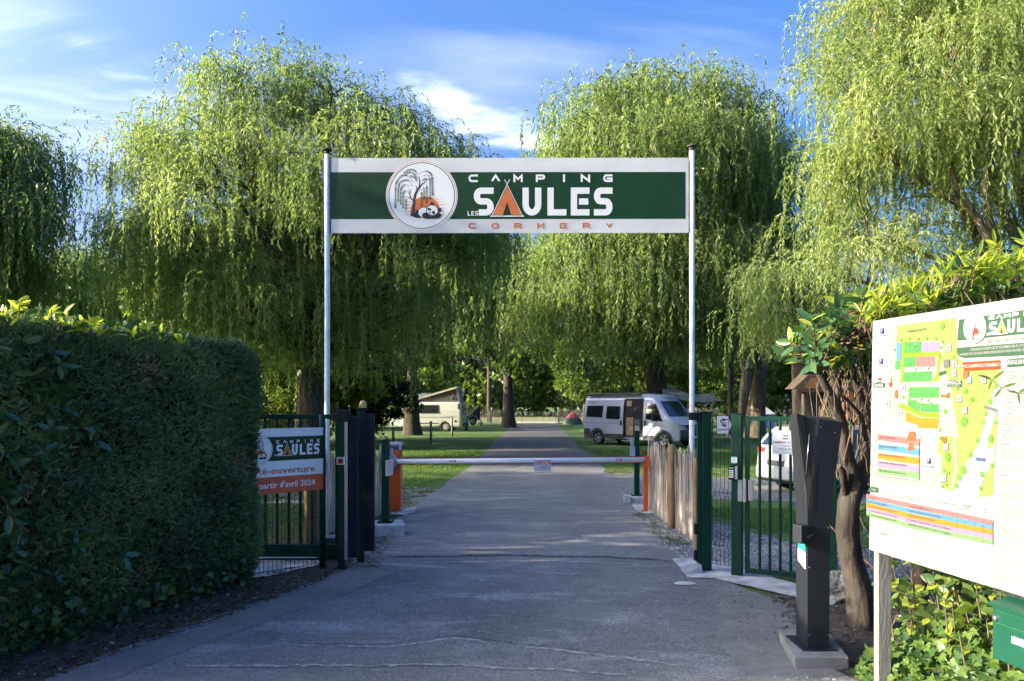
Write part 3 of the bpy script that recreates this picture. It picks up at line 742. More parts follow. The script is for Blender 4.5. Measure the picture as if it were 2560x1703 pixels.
M_LITTER = leaf_mat('fallen leaves', [(0, (0.035, 0.022, 0.014)), (0.55, (0.12, 0.07, 0.04)), (0.85, (0.22, 0.15, 0.09)), (1, (0.32, 0.27, 0.2))], 0.1)
def litter(name, poly, n, s, seed, z, label, material=None):
    rg = np.random.default_rng(seed); p = scatter_poly(poly, n, rg)
    b = np.column_stack([p, np.full(n, z) + rg.random(n) * 0.012]); az = rg.uniform(0, 6.283, n)
    d = np.column_stack([np.cos(az), np.sin(az), rg.normal(size=n) * 0.25])
    L = s * rg.uniform(0.4, 1.6, n)
    V, Q, VA = leaves_np(b, d, np.array([0, 0, 1.0]) + rg.normal(size=(n, 3)) * 0.35, L, L * rg.uniform(.25, .6, n), rg.random(n) ** 1.5)
    V[:, 2] = np.maximum(V[:, 2], z + 0.002)
    return tag(npmesh(name, V, Q, material or M_LITTER, VA), label, None, None, 'stuff')
litter('leaf_litter', [(-3.4, 4.4), (-2.95, 4.9), (-2.6, 5.7), (-2.2, 6.7), (-1.9, 7.5), (-1.78, 8.1), (-2.4, 8.2), (-3.4, 6.0)], 3600, 0.035, 1, 0.012, 'dead leaves on the soil along the hedge')
litter('leaf_litter', [(2.1, 4.6), (2.15, 6.1), (2.4, 7.0), (4.2, 7.0), (4.2, 3.4), (2.2, 3.6)], 2600, 0.045, 2, 0.012, 'dead leaves on the soil under the right shrubs')
litter('leaf_litter', [(-2.9, 4.6), (2.2, 4.6), (2.1, 6.5), (-2.2, 6.5)], 70, 0.022, 3, 0.018, 'few dry bits of leaf on the near drive')
litter('leaf_litter', [(-1.8, 8.2), (-1.45, 8.2), (-1.6, 11.2), (-1.95, 11.2)], 900, 0.03, 4, 0.016, 'dry leaves between the gate and the bollard')
litter('leaf_litter', [(1.7, 5.6), (2.2, 5.6), (2.4, 7.1), (1.95, 7.2)], 260, 0.024, 5, 0.02, 'dry leaves beside the grey column')

def pebbles(name, poly, n, s, seed, z, label, material):
    rg = np.random.default_rng(seed); p = scatter_poly(poly, n, rg)
    oct_v = np.array([[1, 0, 0], [0.3, .95, 0.1], [-.8, .5, 0], [-.7, -.6, 0.1], [.3, -.9, 0], [0.1, 0, .75]])
    oct_f = np.array([[0, 1, 5], [1, 2, 5], [2, 3, 5], [3, 4, 5], [4, 0, 5]])
    a = rg.uniform(0, 6.283, n); S = s * rg.uniform(.4, 1.5, n)
    ca, sa = np.cos(a), np.sin(a)
    X = oct_v[None, :, 0] * rg.uniform(.7, 1.3, (n, 1)); Y = oct_v[None, :, 1] * rg.uniform(.6, 1.1, (n, 1)); Z = oct_v[None, :, 2] * rg.uniform(.6, 1.0, (n, 1))
    V = np.stack([(X * ca[:, None] - Y * sa[:, None]) * S[:, None] + p[:, :1], (X * sa[:, None] + Y * ca[:, None]) * S[:, None] + p[:, 1:], Z * S[:, None] + z], 2)
    V += rg.normal(size=V.shape) * s * 0.08
    Q = (oct_f[None] + (np.arange(n) * 6)[:, None, None]).reshape(-1, 3)
    return tag(npmesh(name, V.reshape(-1, 3), Q, material, np.repeat(rg.random(n), 6)), label, None, None, 'stuff')
M_STONE = leaf_mat('pebble stone', [(0, (0.10, 0.10, 0.105)), (0.5, (0.2, 0.2, 0.2)), (1, (0.42, 0.41, 0.39))], 0.0)
pebbles('gravel', [(1.95, 8.75), (2.25, 8.75), (2.3, 9.6), (2.2, 11.0), (2.05, 12.4), (1.9, 12.4), (1.88, 10)], 1500, 0.016, 1, 0.004, 'loose pale stones at the foot of the pale fence', M_STONE)
pebbles('gravel', [(2.3, 8.3), (3.4, 7.9), (6, 7.7), (7, 8.6), (3.5, 9.7), (3.0, 11.4), (2.4, 11.4)], 5200, 0.017, 2, 0.004, 'grey gravel behind the pedestrian gate', M_STONE)
pebbles('gravel', [(1.95, 13), (2.6, 13.2), (2.5, 14.5), (2.1, 14.5)], 500, 0.02, 3, 0.006, 'pale stones around the right bollard block', M_STONE)
pebbles('gravel', [(1.7, 4.75), (2.05, 4.65), (2.3, 4.8), (1.75, 5.0)], 90, 0.011, 4, 0.016, 'crumbs of white stone round the column base', M_STONE)
pebbles('gravel', [(-2.6, 4.7), (2.0, 4.7), (1.8, 8), (-1.8, 8)], 60, 0.005, 5, 0.0125, 'a few stray grit stones on the drive', M_STONE)

_sp = gp(c1); rg = random.Random(12)
for k in range(6):
    (x0, y0), (x1, y1) = _sp[2 + k], _sp[3 + k]
    pebbles('crumbs', [(x0, y0 - .035), (x1, y1 - .035), (x1, y1 + .02), (x0, y0 + .02)], 150, 0.006, 20 + k, 0.0125, 'pale asphalt crumbs along the broken seam', M_STONE)
litter('leaf_litter', [(-1.9, 5.0), (1.7, 5.0), (1.6, 8.5), (-1.5, 8.5)], 90, 0.016, 13, 0.013, 'scattered specks of leaf on the drive')

pebbles('crumbs', [(-2.95, 4.7), (-2.75, 4.7), (-2.2, 6.4), (-1.75, 7.8), (-1.9, 7.9), (-2.4, 6.6), (-2.8, 5.5)], 420, 0.006, 40, 0.016, 'loose grit along the left margin of the drive', M_STONE)
pebbles('crumbs', [(1.5, 4.8), (2.1, 4.8), (2.25, 6.8), (1.9, 7.4), (1.7, 6.2)], 380, 0.0055, 41, 0.016, 'loose grit beside the grey column', M_STONE)
blades('weed_tufts', [(-1.85, 8.3), (-1.55, 8.6), (-1.65, 11.5), (-1.95, 11.5)], 900, 0.045, 0.006, M_BLADED, 42, label='weeds between the portal post and the left bollard', clump=30)
blades('weed_tufts', [(-2.95, 4.9), (-2.75, 4.9), (-1.85, 7.8), (-1.95, 8.0), (-2.5, 6.6)], 500, 0.03, 0.005, M_BLADED, 43, label='sparse weeds on the left margin of the drive', clump=22)
# ------------------------------------------------------------ lettering and print
def arc(cx, cy, rx, ry, a0, a1, n=7):
    return [(cx + rx * math.cos(R(a0 + (a1 - a0) * i / n)), cy + ry * math.sin(R(a0 + (a1 - a0) * i / n))) for i in range(n + 1)]
GL = {  # stroke letters in a unit box, centre lines
    'S': [[(1, 1), (.30, 1)] + arc(.30, .755, .30, .245, 90, 270) + [(.70, .51)] + arc(.70, .255, .30, .255, 90, -90) + [(0, 0)]],
    's': [[(1, 1), (.30, 1)] + arc(.30, .755, .30, .245, 90, 270) + [(.70, .51)] + arc(.70, .255, .30, .255, 90, -90) + [(.36, 0)]],
    'U': [[(0, 1), (0, .36)] + arc(.5, .36, .5, .36, 180, 360, 10) + [(1, 1)]],
    'L': [[(0, 1), (0, 0), (1, 0)]],
    'E': [[(1, 1), (0, 1), (0, 0), (1, 0)], [(.66, .5), (.90, .5)]],
    'C': [[(1, 1), (.3, 1)] + arc(.3, .5, .3, .5, 90, 270, 9) + [(1, 0)]],
    'A': [[(0, 0), (.5, 1), (1, 0)]],
    'M': [[(0, 0), (0, 1), (.5, .35), (1, 1), (1, 0)]],
    'P': [[(0, 0), (0, 1), (.75, 1)] + arc(.75, .72, .25, .28, 90, -90) + [(.25, .44)]],
    'I': [[(0, 0), (0, 1)]],
    'N': [[(0, 0), (0, 1), (1, 0), (1, 1)]],
    'G': [[(1, 1), (.3, 1)] + arc(.3, .5, .3, .5, 90, 270, 9) + [(1, 0), (1, .45), (.5, .45)]],
    'O': [[(.5, 1), (.3, 1)] + arc(.3, .5, .3, .5, 90, 270, 8) + [(.7, 0)] + arc(.7, .5, .3, .5, -90, 90, 8) + [(.5, 1)]],
    'R': [[(0, 0), (0, 1), (.75, 1)] + arc(.75, .72, .25, .28, 90, -90) + [(.3, .44), (1, 0)]],
    'Y': [[(0, 1), (.5, .5), (1, 1)], [(.5, .5), (.5, 0)]],
    'K': [[(0, 0), (0, 1)], [(1, 1), (.1, .5), (1, 0)]],
}
def stroke(mb, pts, w, z, cap=False):
    """flat ribbon of width w along pts, mitred; w may be a list"""
    p = [Vector(q) for q in pts]; ww_ = w if hasattr(w, '__len__') else None
    if ww_ is None: p = [q for i, q in enumerate(p) if i == 0 or (q - p[i - 1]).length > 1e-6]
    n = len(p); ww = w if hasattr(w, '__len__') else [w] * n
    if cap and ww_ is None: p[0] = p[0] + (p[0] - p[1]).normalized() * w / 2; p[-1] = p[-1] + (p[-1] - p[-2]).normalized() * w / 2
    V = []
    for i in range(n):
        a = (p[i] - p[i - 1]).normalized() if i else (p[1] - p[0]).normalized()
        b = (p[i + 1] - p[i]).normalized() if i < n - 1 else a
        t = (a + b); t = t.normalized() if t.length > .05 else a
        nr = Vector((-t.y, t.x)); k = ww[i] / 2 / max(.45, nr.dot(Vector((-a.y, a.x))))
        V += [(p[i].x + nr.x * k, p[i].y + nr.y * k, z), (p[i].x - nr.x * k, p[i].y - nr.y * k, z)]
    mb.add(V, [(2 * i, 2 * i + 1, 2 * i + 3, 2 * i + 2) for i in range(n - 1)])
def word(mb, s, x0, x1, y0, y1, lw, z, cw=None, gapf=None):
    """letters evenly spread from x0 to x1; cw = letter width"""
    n = len(s); h = y1 - y0
    cw = cw or (x1 - x0) / n * .7
    for i, ch in enumerate(s):
        if ch == ' ': continue
        x = x0 + (x1 - x0 - cw) * (i / (n - 1) if n > 1 else 0)
        c = cw * (0.0 if ch == 'I' else 1.0); xo = cw * .5 if ch == 'I' else 0
        for pl in GL[ch]:
            stroke(mb, [(x + xo + lw / 2 + q[0] * (c - lw if c else 0), y0 + lw / 2 + q[1] * (h - lw)) for q in pl], lw, z, ch not in 'OAY')
_fc = None
def text(mb, s, size, M, align='LEFT', weight=0.0, sx=1.0):
    """built-in font, turned into faces; M places it (x right, y up)"""
    cu = bpy.data.curves.new('lettering', 'FONT'); cu.body = s; cu.size = size; cu.align_x = align; cu.align_y = 'CENTER'
    cu.offset = weight * size; cu.resolution_u = 2
    o = bpy.data.objects.new('lettering', cu); COL.objects.link(o)
    dg = bpy.context.evaluated_depsgraph_get(); me = bpy.data.meshes.new_from_object(o.evaluated_get(dg))
    mb.add([(v.co.x * sx, v.co.y, v.co.z) for v in me.vertices], [tuple(p.vertices) for p in me.polygons], M)
    bpy.data.objects.remove(o); bpy.data.curves.remove(cu); bpy.data.meshes.remove(me)
def T(x, y, z=0.0): return Matrix.Translation((x, y, z))

PR = dict(white=mat('printed white', (0.80, 0.80, 0.80), 0.45, col2=(0.77, 0.77, 0.78), scale=2),
          green=mat('printed dark green', (0.005, 0.047, 0.013), 0.5, col2=(0.003, 0.033, 0.009), scale=1.3, spec=.35, bump=.5, bscale=1.6),
          orange=mat('printed orange', (0.62, 0.17, 0.045), 0.5), black=mat('printed black', (0.012, 0.012, 0.014), 0.5),
          brown=mat('printed brown', (0.10, 0.035, 0.012), 0.5), red=mat('printed red', (0.62, 0.09, 0.04), 0.5),
          grey=mat('printed grey', (0.35, 0.35, 0.36), 0.5), blue=mat('printed blue', (0.03, 0.05, 0.30), 0.5), navy=mat('printed navy', (0.012, 0.018, 0.07), 0.4))

def ellipse(cx, cy, rx, ry, rot=0, n=22):
    c, s = math.cos(R(rot)), math.sin(R(rot))
    return [(cx + rx * math.cos(a) * c - ry * math.sin(a) * s, cy + rx * math.cos(a) * s + ry * math.sin(a) * c) for a in [2 * math.pi * i / n for i in range(n)]]
def emblem(mb, cx, cy, r, z, dz=0.0006, simple=False):
    """round badge: willow, setting sun and a sleeping panda; traced in a 705-unit radius frame"""
    k = r / 705.0
    def q(p): return [(cx + (x - 745) * k, cy - (y - 865) * k) for x, y in p]
    def fill(mt, p, lv): mb.use(PR[mt]); mb.flat(q(p)[::-1], z + lv * dz)
    def line(mt, p, w, lv): mb.use(PR[mt]); stroke(mb, q(p), [a * k for a in w] if hasattr(w, '__len__') else w * k, z + lv * dz)
    def circ(rr, n=56): return [(745 + rr * math.cos(2 * math.pi * i / n), 865 + rr * math.sin(2 * math.pi * i / n)) for i in range(n + 1)]
    fill('white', circ(705)[:-1], 0)
    line('orange', circ(683), 11, 1); line('green', circ(645), 14, 1)
    sunp = [(812 + 292 * math.cos(R(a)), 1170 - 292 * math.sin(R(a))) for a in range(-14, 195, 8)]
    fill('orange', sunp, 1)
    for xa, xb, y in [(1010, 1140, 940), (1050, 1215, 990), (1085, 1280, 1045), (1095, 1245, 1110), (1095, 1215, 1182), (1085, 1255, 1232), (960, 1060, 908)]:
        line('orange', [(xa, y), (xb, y)], [15, 1], 1)
    for xa, xb, y in [(530, 305, 1045), (525, 375, 1108), (525, 305, 1182), (530, 380, 1232), (560, 430, 990), (590, 460, 937), (640, 540, 908)]:
        line('orange', [(xa, y), (xb, y)], [15, 1], 1)
    line('brown', [(560, 1275), (578, 1180), (585, 1060), (592, 950), (612, 850), (650, 760), (710, 680), (780, 620), (852, 572)], [85, 62, 52, 44, 40, 36, 30, 20, 3], 2)
    line('black', [(606, 1250), (604, 1100), (612, 950), (632, 850), (668, 765), (725, 690)], [14, 18, 16, 14, 12, 4], 3)
    line('brown', [(580, 965), (530, 915), (470, 895), (395, 886)], [26, 22, 14, 4], 2); line('brown', [(530, 915), (500, 830), (493, 718)], [20, 14, 5], 2)
    line('brown', [(505, 845), (525, 790), (552, 745)], [12, 9, 4], 2); line('brown', [(655, 745), (645, 700), (620, 648)], [26, 14, 5], 2); line('brown', [(700, 680), (706, 580), (686, 478)], [26, 20, 8], 2)
    ST = [([(590, 628), (480, 490), (370, 465), (270, 570), (232, 700), (228, 1110)], 2), ([(566, 692), (500, 585), (410, 560), (310, 630), (285, 760), (283, 985)], 2),
          ([(503, 692), (430, 645), (355, 700), (335, 800), (332, 1040)], 1), ([(475, 795), (430, 770), (390, 800), (380, 870), (380, 1115)], 1), ([(455, 925), (440, 960), (438, 1140)], 1),
          ([(670, 470), (600, 370), (500, 355), (395, 425)], 1), ([(668, 558), (590, 440), (510, 405), (435, 450)], 1), ([(655, 612), (600, 510), (515, 480)], 1),
          ([(693, 438), (780, 390), (880, 405), (945, 500), (960, 865)], 1), ([(763, 485), (840, 462), (900, 525), (912, 940)], 0), ([(748, 582), (800, 540), (855, 545)], 0),
          ([(715, 735), (740, 800), (740, 1075)], 1), ([(768, 680), (790, 770), (790, 955)], 1), ([(820, 620), (843, 690), (843, 1015)], 1)]
    for p, skip in ST:
        pv = [Vector(a) for a in p]; sm = []
        for i in range(len(pv) - 1):
            p0, p1, p2, p3 = pv[max(i - 1, 0)], pv[i], pv[i + 1], pv[min(i + 2, len(pv) - 1)]
            seg = max(3, int((p2 - p1).length / 22))
            for j in range(seg):
                t = j / seg
                sm.append(.5 * ((2 * p1) + (p2 - p0) * t + (2 * p0 - 5 * p1 + 4 * p2 - p3) * t * t + (-p0 + 3 * p1 - 3 * p2 + p3) * t ** 3))
        sm.append(pv[-1])
        line('brown', [tuple(a) for a in sm], 6 if not simple else 9, 4)
        mb.use(PR['green']); n0 = int(len(sm) * .22)
        for i in range(n0, len(sm) - 1, 1 if not simple else 2):
            a = sm[i]; t = (sm[i + 1] - sm[i - 1]).normalized() if i else Vector((0, 1)); s_ = Vector((-t.y, t.x))
            for sg in (-1, 1):
                tip = a + s_ * sg * 21 + t * 17; m1 = a + s_ * sg * 6 + t * 13; m2 = a + s_ * sg * 16 + t * 2
                mb.flat(q([tuple(a), tuple(m1), tuple(tip), tuple(m2)]), z + 5 * dz)
    # panda asleep on its arms
    fill('black', ellipse(655, 1182, 34, 36), 6); fill('black', ellipse(668, 1258, 105, 48, 4), 6); fill('black', ellipse(800, 1195, 128, 108, -4), 6)
    fill('white', ellipse(790, 1198, 112, 96, -4), 7); fill('black', ellipse(842, 1262, 92, 62, 12), 8); fill('black', ellipse(1040, 1262, 92, 56, -8), 8)
    fill('black', ellipse(948, 1028, 37, 37), 8); fill('black', ellipse(1096, 1146, 35, 40), 8); fill('black', ellipse(948, 1158, 124, 110, 14), 9)
    fill('white', ellipse(950, 1156, 108, 97, 14), 10); fill('black', ellipse(893, 1135, 40, 25, 8), 11); fill('black', ellipse(978, 1202, 27, 40, -25), 11)
    fill('black', ellipse(911, 1197, 19, 13, 25), 12); line('black', [(862, 1205), (890, 1225), (925, 1240)], 6, 12)
    fill('black', [(830, 1300), (870, 1246), (960, 1280), (1050, 1240), (1120, 1290), (1060, 1318), (900, 1322), (790, 1316)], 11)

def logo_words(mb, x0, x1, yc, h, z, les=True, camping=True, bg='green'):
    """SAULES with the tent for its A; x0..x1 = extent, h = letter height, yc = bottom"""
    W = x1 - x0; lw = h * .225
    mb.use(PR['white'])
    def at(ch, a, b, y0=yc, hh=h, l=lw):
        for pl in GL[ch]:
            stroke(mb, [(x0 + W * a + l / 2 + q[0] * (W * (b - a) - l), y0 + l / 2 + q[1] * (hh - l)) for q in pl], l, z, True)
    at('s', .036, .175); at('U', .375, .505); at('L', .548, .68); at('E', .71, .84); at('S', .870, 1.0)
    tx, tw, ty, th = x0 + W * .268, W * .098, yc, h * 1.02
    mb.use(PR['orange'])
    mb.add([(tx - tw, ty + h * .02, z), (tx - tw * .30, ty + h * .02, z), (tx, ty + th * .48, z), (tx + tw * .30, ty + h * .02, z), (tx + tw, ty + h * .02, z), (tx, ty + th, z)], [(0, 1, 2, 5), (2, 3, 4, 5)])
    mb.use(PR['white'])
    stroke(mb, [(tx - tw * 1.07, ty + h * .0), (tx + tw * .18, ty + th * 1.27)], h * .022, z + .0003); stroke(mb, [(tx + tw * 1.07, ty), (tx - tw * .18, ty + th * 1.27)], h * .022, z + .0006)
    stroke(mb, [(tx - tw * 1.2, ty - h * .02), (tx + tw * 1.2, ty - h * .02)], h * .035, z + .0008)
    if les:
        for i, ch in enumerate('LES'):
            at(ch, -.006 + i * .026, .013 + i * .026, yc, h * .16, h * .030)

# ------------------------------------------------------------ entrance banner on two poles
M_POLE = mat('white painted pole', (0.74, 0.75, 0.77), 0.5, col2=(0.48, 0.49, 0.50), scale=9, stretch=(1, 1, .5), lo=.5, hi=.8)
M_RUST = mat('rusty steel', (0.055, 0.05, 0.046), 0.9, col2=(0.035, 0.026, 0.02), scale=30)
M_BLK = mat('black plastic', (0.007, 0.009, 0.012), 0.55, spec=.3)
YP = 10.3
for xp, ytop, lab in [(817.5, 377, 'white round pole at the left end of the big banner'), (1729.5, 368, 'white round pole at the right end of the big banner')]:
    X = (xp - CXP) * YP / FPX; zt = EYE + (HY - ytop) * YP / FPX
    t = empty('banner_pole', (X, YP, 0), lab, 'pole', 'two poles holding the entrance banner')
    mb = MB(); mb.tube([(0, 0, -.1), (0, 0, 1.3), (.004, 0, 3), (0, 0, zt)], .0355, 20); mb.build('pole', M_POLE, t)
    mb = MB(); mb.tube([(0, 0, zt), (0, 0, zt + .02)], .062, 18); mb.tube([(0, 0, zt - .05), (0, 0, zt)], .038, 18); mb.build('cap', M_RUST, t)
xl, xr = (828 - CXP) * YP / FPX, (1721 - CXP) * YP / FPX
zb, zt_ = EYE + (HY - 584) * YP / FPX, EYE + (HY - 396.5) * YP / FPX
t = empty('entrance_banner', (xl, YP - .02, zb), 'big white and green camping banner strung between two white poles', 'banner')
t.rotation_euler = (0, R(-0.05), 0)
BW, BH = xr - xl, zt_ - zb
def bx_(px): return (px - 828) / (1721 - 828) * BW
def by_(py): return (584 - py) / (584 - 396.5) * BH
RX = Matrix.Rotation(R(90), 4, 'X')
def sag(u, v): return 0.0
def upright(mb, wave=False):
    """print drawn in (x, y, height) -> stands in x,z facing -y"""
    mb.v = [(x, -z + (sag(x, y) if wave else 0), y) for x, y, z in mb.v]
    return mb
mb = MB(); mb.use(mat('banner vinyl', (0.70, 0.70, 0.70), 0.4, col2=(0.56, 0.56, 0.56), scale=1.1, stretch=(.6, 1, 1.4), bump=.5, bscale=1.6))
nx, ny = 60, 8
mb.add([(BW * i / nx, BH * j / ny, 0) for j in range(ny + 1) for i in range(nx + 1)], [(j * (nx + 1) + i, j * (nx + 1) + i + 1, (j + 1) * (nx + 1) + i + 1, (j + 1) * (nx + 1) + i) for j in range(ny) for i in range(nx)], None, True)
k0 = len(mb.v)
upright(mb, True).build('vinyl_sheet', None, t)
mb = MB(); mb.use(PR['green']); n = 60
x0, x1 = bx_(828.5), bx_(1713)
mb.add([(x0 + (x1 - x0) * i / n, yy, .0010) for yy in (by_(549), by_(432)) for i in range(n + 1)], [(i, i + 1, n + 2 + i, n + 1 + i) for i in range(n)])
upright(mb, True).build('green_band', None, t)
mb = MB(); mb.use(PR['white']); ycb = by_(442)
word(mb, 'CAMPING', bx_(1171.5), bx_(1531), by_(457), by_(438), BH * .027, .0022, BH * .125)
logo_words(mb, bx_(1171.5), bx_(1531), by_(540.5), BH * .372, .0022)
mb.use(PR['orange']); word(mb, 'CORMERY', bx_(1171.5), bx_(1531), by_(573), by_(559), BH * .0195, .0022, BH * .095)
upright(mb, True).build('lettering', None, t)
mb = MB(); emblem(mb, bx_(1055), by_(490.5), by_(490.5) - by_(580), .0022, .0004)
upright(mb, True).build('emblem', None, t)
mb = MB()
for z in [i * BH / 8 for i in range(9)]:
    mb.tube([(-.075, .0, z), (-.01, -.004, z + .01)], .004, 5); mb.tube([(BW + .01, -.004, z + .01), (BW + .055, 0, z)], .004, 5)
mb.box((-.014, -.006, 0), (-.001, .004, BH)); mb.box((BW + .001, -.006, 0), (BW + .008, .004, BH))
mb.build('edge_lacing', M_BLK, t)

# ------------------------------------------------------------ painted metal of the gates
M_GRN = mat('dark green powder coat', (0.0015, 0.034, 0.021), 0.5, col2=(0.0012, 0.028, 0.017), scale=3, spec=.25)
M_GRNW = mat('green fence wire', (0.004, 0.026, 0.02), 0.45)
M_STEEL = mat('brushed steel', (0.42, 0.43, 0.45), 0.35, 0.9, col2=(0.33, 0.34, 0.36), scale=12)
M_ALU = mat('grey aluminium', (0.36, 0.38, 0.40), 0.45, 0.3)
M_PAPER = mat('laminated paper', (0.42, 0.45, 0.53), 0.25, col2=(0.38, 0.41, 0.49), scale=5)
M_INK = mat('dark ink', (0.05, 0.055, 0.09), 0.6)
M_ANTH = mat('anthracite powder coat', (0.013, 0.0155, 0.021), 0.55, spec=.35, col2=(0.011, 0.013, 0.018), scale=80)
M_GREYBOX = mat('blue grey plastic box', (0.075, 0.09, 0.125), 0.5)

def frame_at(p, q):
    """matrix: local x from p to q (on the ground), local z up, local -y towards the camera side"""
    d = Vector((q[0] - p[0], q[1] - p[1], 0)); L = d.length; a = math.atan2(d.y, d.x)
    return a, L
def lines_print(mb, x0, x1, ytop, n, dy, h, z, rg, short=.3):
    """rows of tiny unreadable print as broken dashes"""
    for i in range(n):
        y = ytop - i * dy; x = x0; xe = x1 - (x1 - x0) * rg.uniform(0, short)
        while x < xe:
            w = rg.uniform(1.2, 5.5) * h
            mb.add([(x, y, z), (min(x + w, xe), y, z), (min(x + w, xe), y + h, z), (x, y + h, z)], [(0, 1, 2, 3)]); x += w + h * .7

def mesh_panel(parent, L, z0, z1, pitch=.05, folds=(), rails=None, r=.0028, seed=1):
    mb = MB(); n = int(L / pitch)
    rails = rails or [z0 + .02, z0 + (z1 - z0) * .33, z0 + (z1 - z0) * .66, z1 - .03]
    for i in range(n + 1):
        x = i * pitch; pts = [(x, 0, z0)]
        for f in folds: pts += [(x, 0, f - .05), (x, -.035, f), (x, 0, f + .05)]
        pts.append((x, 0, z1)); mb.tube(pts, r, 4, False, False)
    for z in rails + [f for f in folds]:
        mb.tube([(0, -.035 if z in folds else -.003, z), (L, -.035 if z in folds else -.003, z)], r * 1.2, 4, False, False)
    o = mb.build('mesh_wires', M_GRNW, parent); return o

# ---- right side: guide post, lock post, wicket gate, welded mesh
t = empty('gate_post', (2.045, 8.1, 0), 'green guide post with a black bracket, right edge of the drive', 'gate post', None, 0)
mb = MB(); mb.box((-.05, -.05, .012), (.05, .05, 1.67), bev=.006); mb.build('post', M_GRN, t)
mb = MB(); mb.box((-.052, -.052, 1.671), (.052, .052, 1.69), bev=.004); mb.build('cap', M_BLK, t)
mb = MB(); mb.box((-.093, -.03, .06), (-.056, .03, 1.62), bev=.003); mb.build('guide_channel', M_GRN, t)
mb = MB(); mb.box((-.175, -.04, 1.60), (-.055, .045, 1.68), bev=.006); mb.box((-.16, -.052, 1.615), (-.11, -.041, 1.665)); mb.build('bracket', M_BLK, t)
for z0 in (.40, .12):
    mb = MB(); mb.box((-.125, -.035, z0), (-.095, .03, z0 + .11), bev=.008); mb.build('rubber_stop', M_BLK, t)
mb = MB(); mb.box((-.085, -.085, .0), (.085, .085, .012))
for sx in (-1, 1):
    for sy in (-1, 1): mb.cyl((sx * .068, sy * .068, .012), (sx * .068, sy * .068, .03), .009, n=6)
mb.build('base_plate', M_GRN, t)
mb = MB(); mb.add([(-.2, -.1, 0), (-.02, -.1, 0), (-.02, .08, 0), (-.2, .08, 0), (-.19, -.06, .05), (-.03, -.08, .09), (-.03, .06, .09), (-.19, .05, .05)],
       [(0, 3, 2, 1), (4, 5, 6, 7), (0, 1, 5, 4), (1, 2, 6, 5), (2, 3, 7, 6), (3, 0, 4, 7)]); 
o = mb.build('gate_catcher', M_ALU); o.location = (1.99, 8.02, .012); tag(o, 'grey wedge shaped gate catcher at the foot of the green guide post', 'gate catcher')

p1_, p2_ = (2.105, 8.07), (2.245, 7.93)
a, L = frame_at(p1_, (2.26, 7.92))
t = empty('mesh_fence', (p1_[0], p1_[1], 0), 'narrow green mesh panel between the guide post and the keypad post', 'fence', None, a)
mesh_panel(t, .235, .08, 1.64, .047, (.30, .85, 1.42))
# arrow sign on that mesh
ta = empty('arrow_sign', (2.135, 7.985, 1.46), 'small white arrow sign with navy tip and a van logo, on green mesh', 'sign', None, R(-12))
mb = MB(); mb.box((-.005, 0, 0), (.155, .003, .185)); mb.build('sign_plate', PR['navy'], ta)
mb = MB(); mb.use(M_PAPER); mb.flat([(-.004, .001), (.105, .001), (.143, .092), (.105, .184), (-.004, .184)], .002); upright(mb).build('white_field', None, ta)
mb = MB(); mb.use(PR['navy'])
mb.flat([(.045, .158), (.075, .158), (.082, .135), (.05, .135)], .004); mb.flat([(.028, .14), (.04, .155), (.045, .12), (.06, .108), (.035, .112)], .004)
mb.flat([(.042, .085), (.052, .115), (.075, .122), (.088, .108), (.088, .082)], .004); mb.flat(ellipse(.072, .078, .009, .009), .0045)
mb.use(M_PAPER); mb.flat([(.062, .098), (.066, .112), (.078, .112), (.082, .098)], .005)
mb.use(PR['navy']); text(mb, 'park4night', .027, T(.005, .045, .004), 'LEFT', .01, .92)
upright(mb).build('lettering', None, ta)

t = empty('gate_post', (2.305, 7.86, 0), 'green square post carrying the keypad and a small sticker', 'gate post', None, R(-27))
mb = MB(); mb.box((-.052, -.045, .0), (.052, .045, 1.66), bev=.006); mb.build('post', M_GRN, t)
mb = MB(); mb.box((-.054, -.047, 1.661), (.054, .047, 1.675), bev=.004); mb.build('cap', M_GRN, t)
tk = empty('keypad', (2.245, 7.825, 1.0), 'black keypad with pale buttons on the green post', 'keypad', None, R(-27))
mb = MB(); mb.box((-.035, -.03, 0), (.028, .0, .14), bev=.006); mb.build('housing', M_BLK, tk)
mb = MB(); mb.box((.029, -.026, .004), (.058, .0, .138), bev=.004); mb.build('side_cover', M_ALU, tk)
for r_ in range(4):
    for c_ in range(3):
        mb = MB(); mb.box((-.027 + c_ * .016, -.034, .022 + r_ * .021), (-.015 + c_ * .016, -.031, .036 + r_ * .021), bev=.001); mb.build('button', PR['white'], tk)
mb = MB(); mb.box((-.026, -.033, .113), (.020, -.031, .126)); mb.build('display', PR['grey'], tk)
mb = MB(); ts = empty('sticker', (2.262, 7.822, 1.16), 'small white and teal sticker above the keypad', 'sticker', None, R(-27))
mb.use(PR['white']); mb.flat([(-.03, 0), (.03, 0), (.03, .078), (-.03, .078)], .001)
M_TEAL = mat('printed teal', (0.02, .30, .22), .5); mb.use(M_TEAL); mb.flat([(-.03, 0), (.03, 0), (.03, .013), (-.03, .013)], .002); mb.flat([(-.03, .066), (.03, .066), (.03, .078), (-.03, .078)], .002)
stroke(mb, [(-.012, .04), (.0, .055), (.012, .04), (0, .032), (-.012, .04)], .003, .002)
upright(mb).build('print', None, ts)

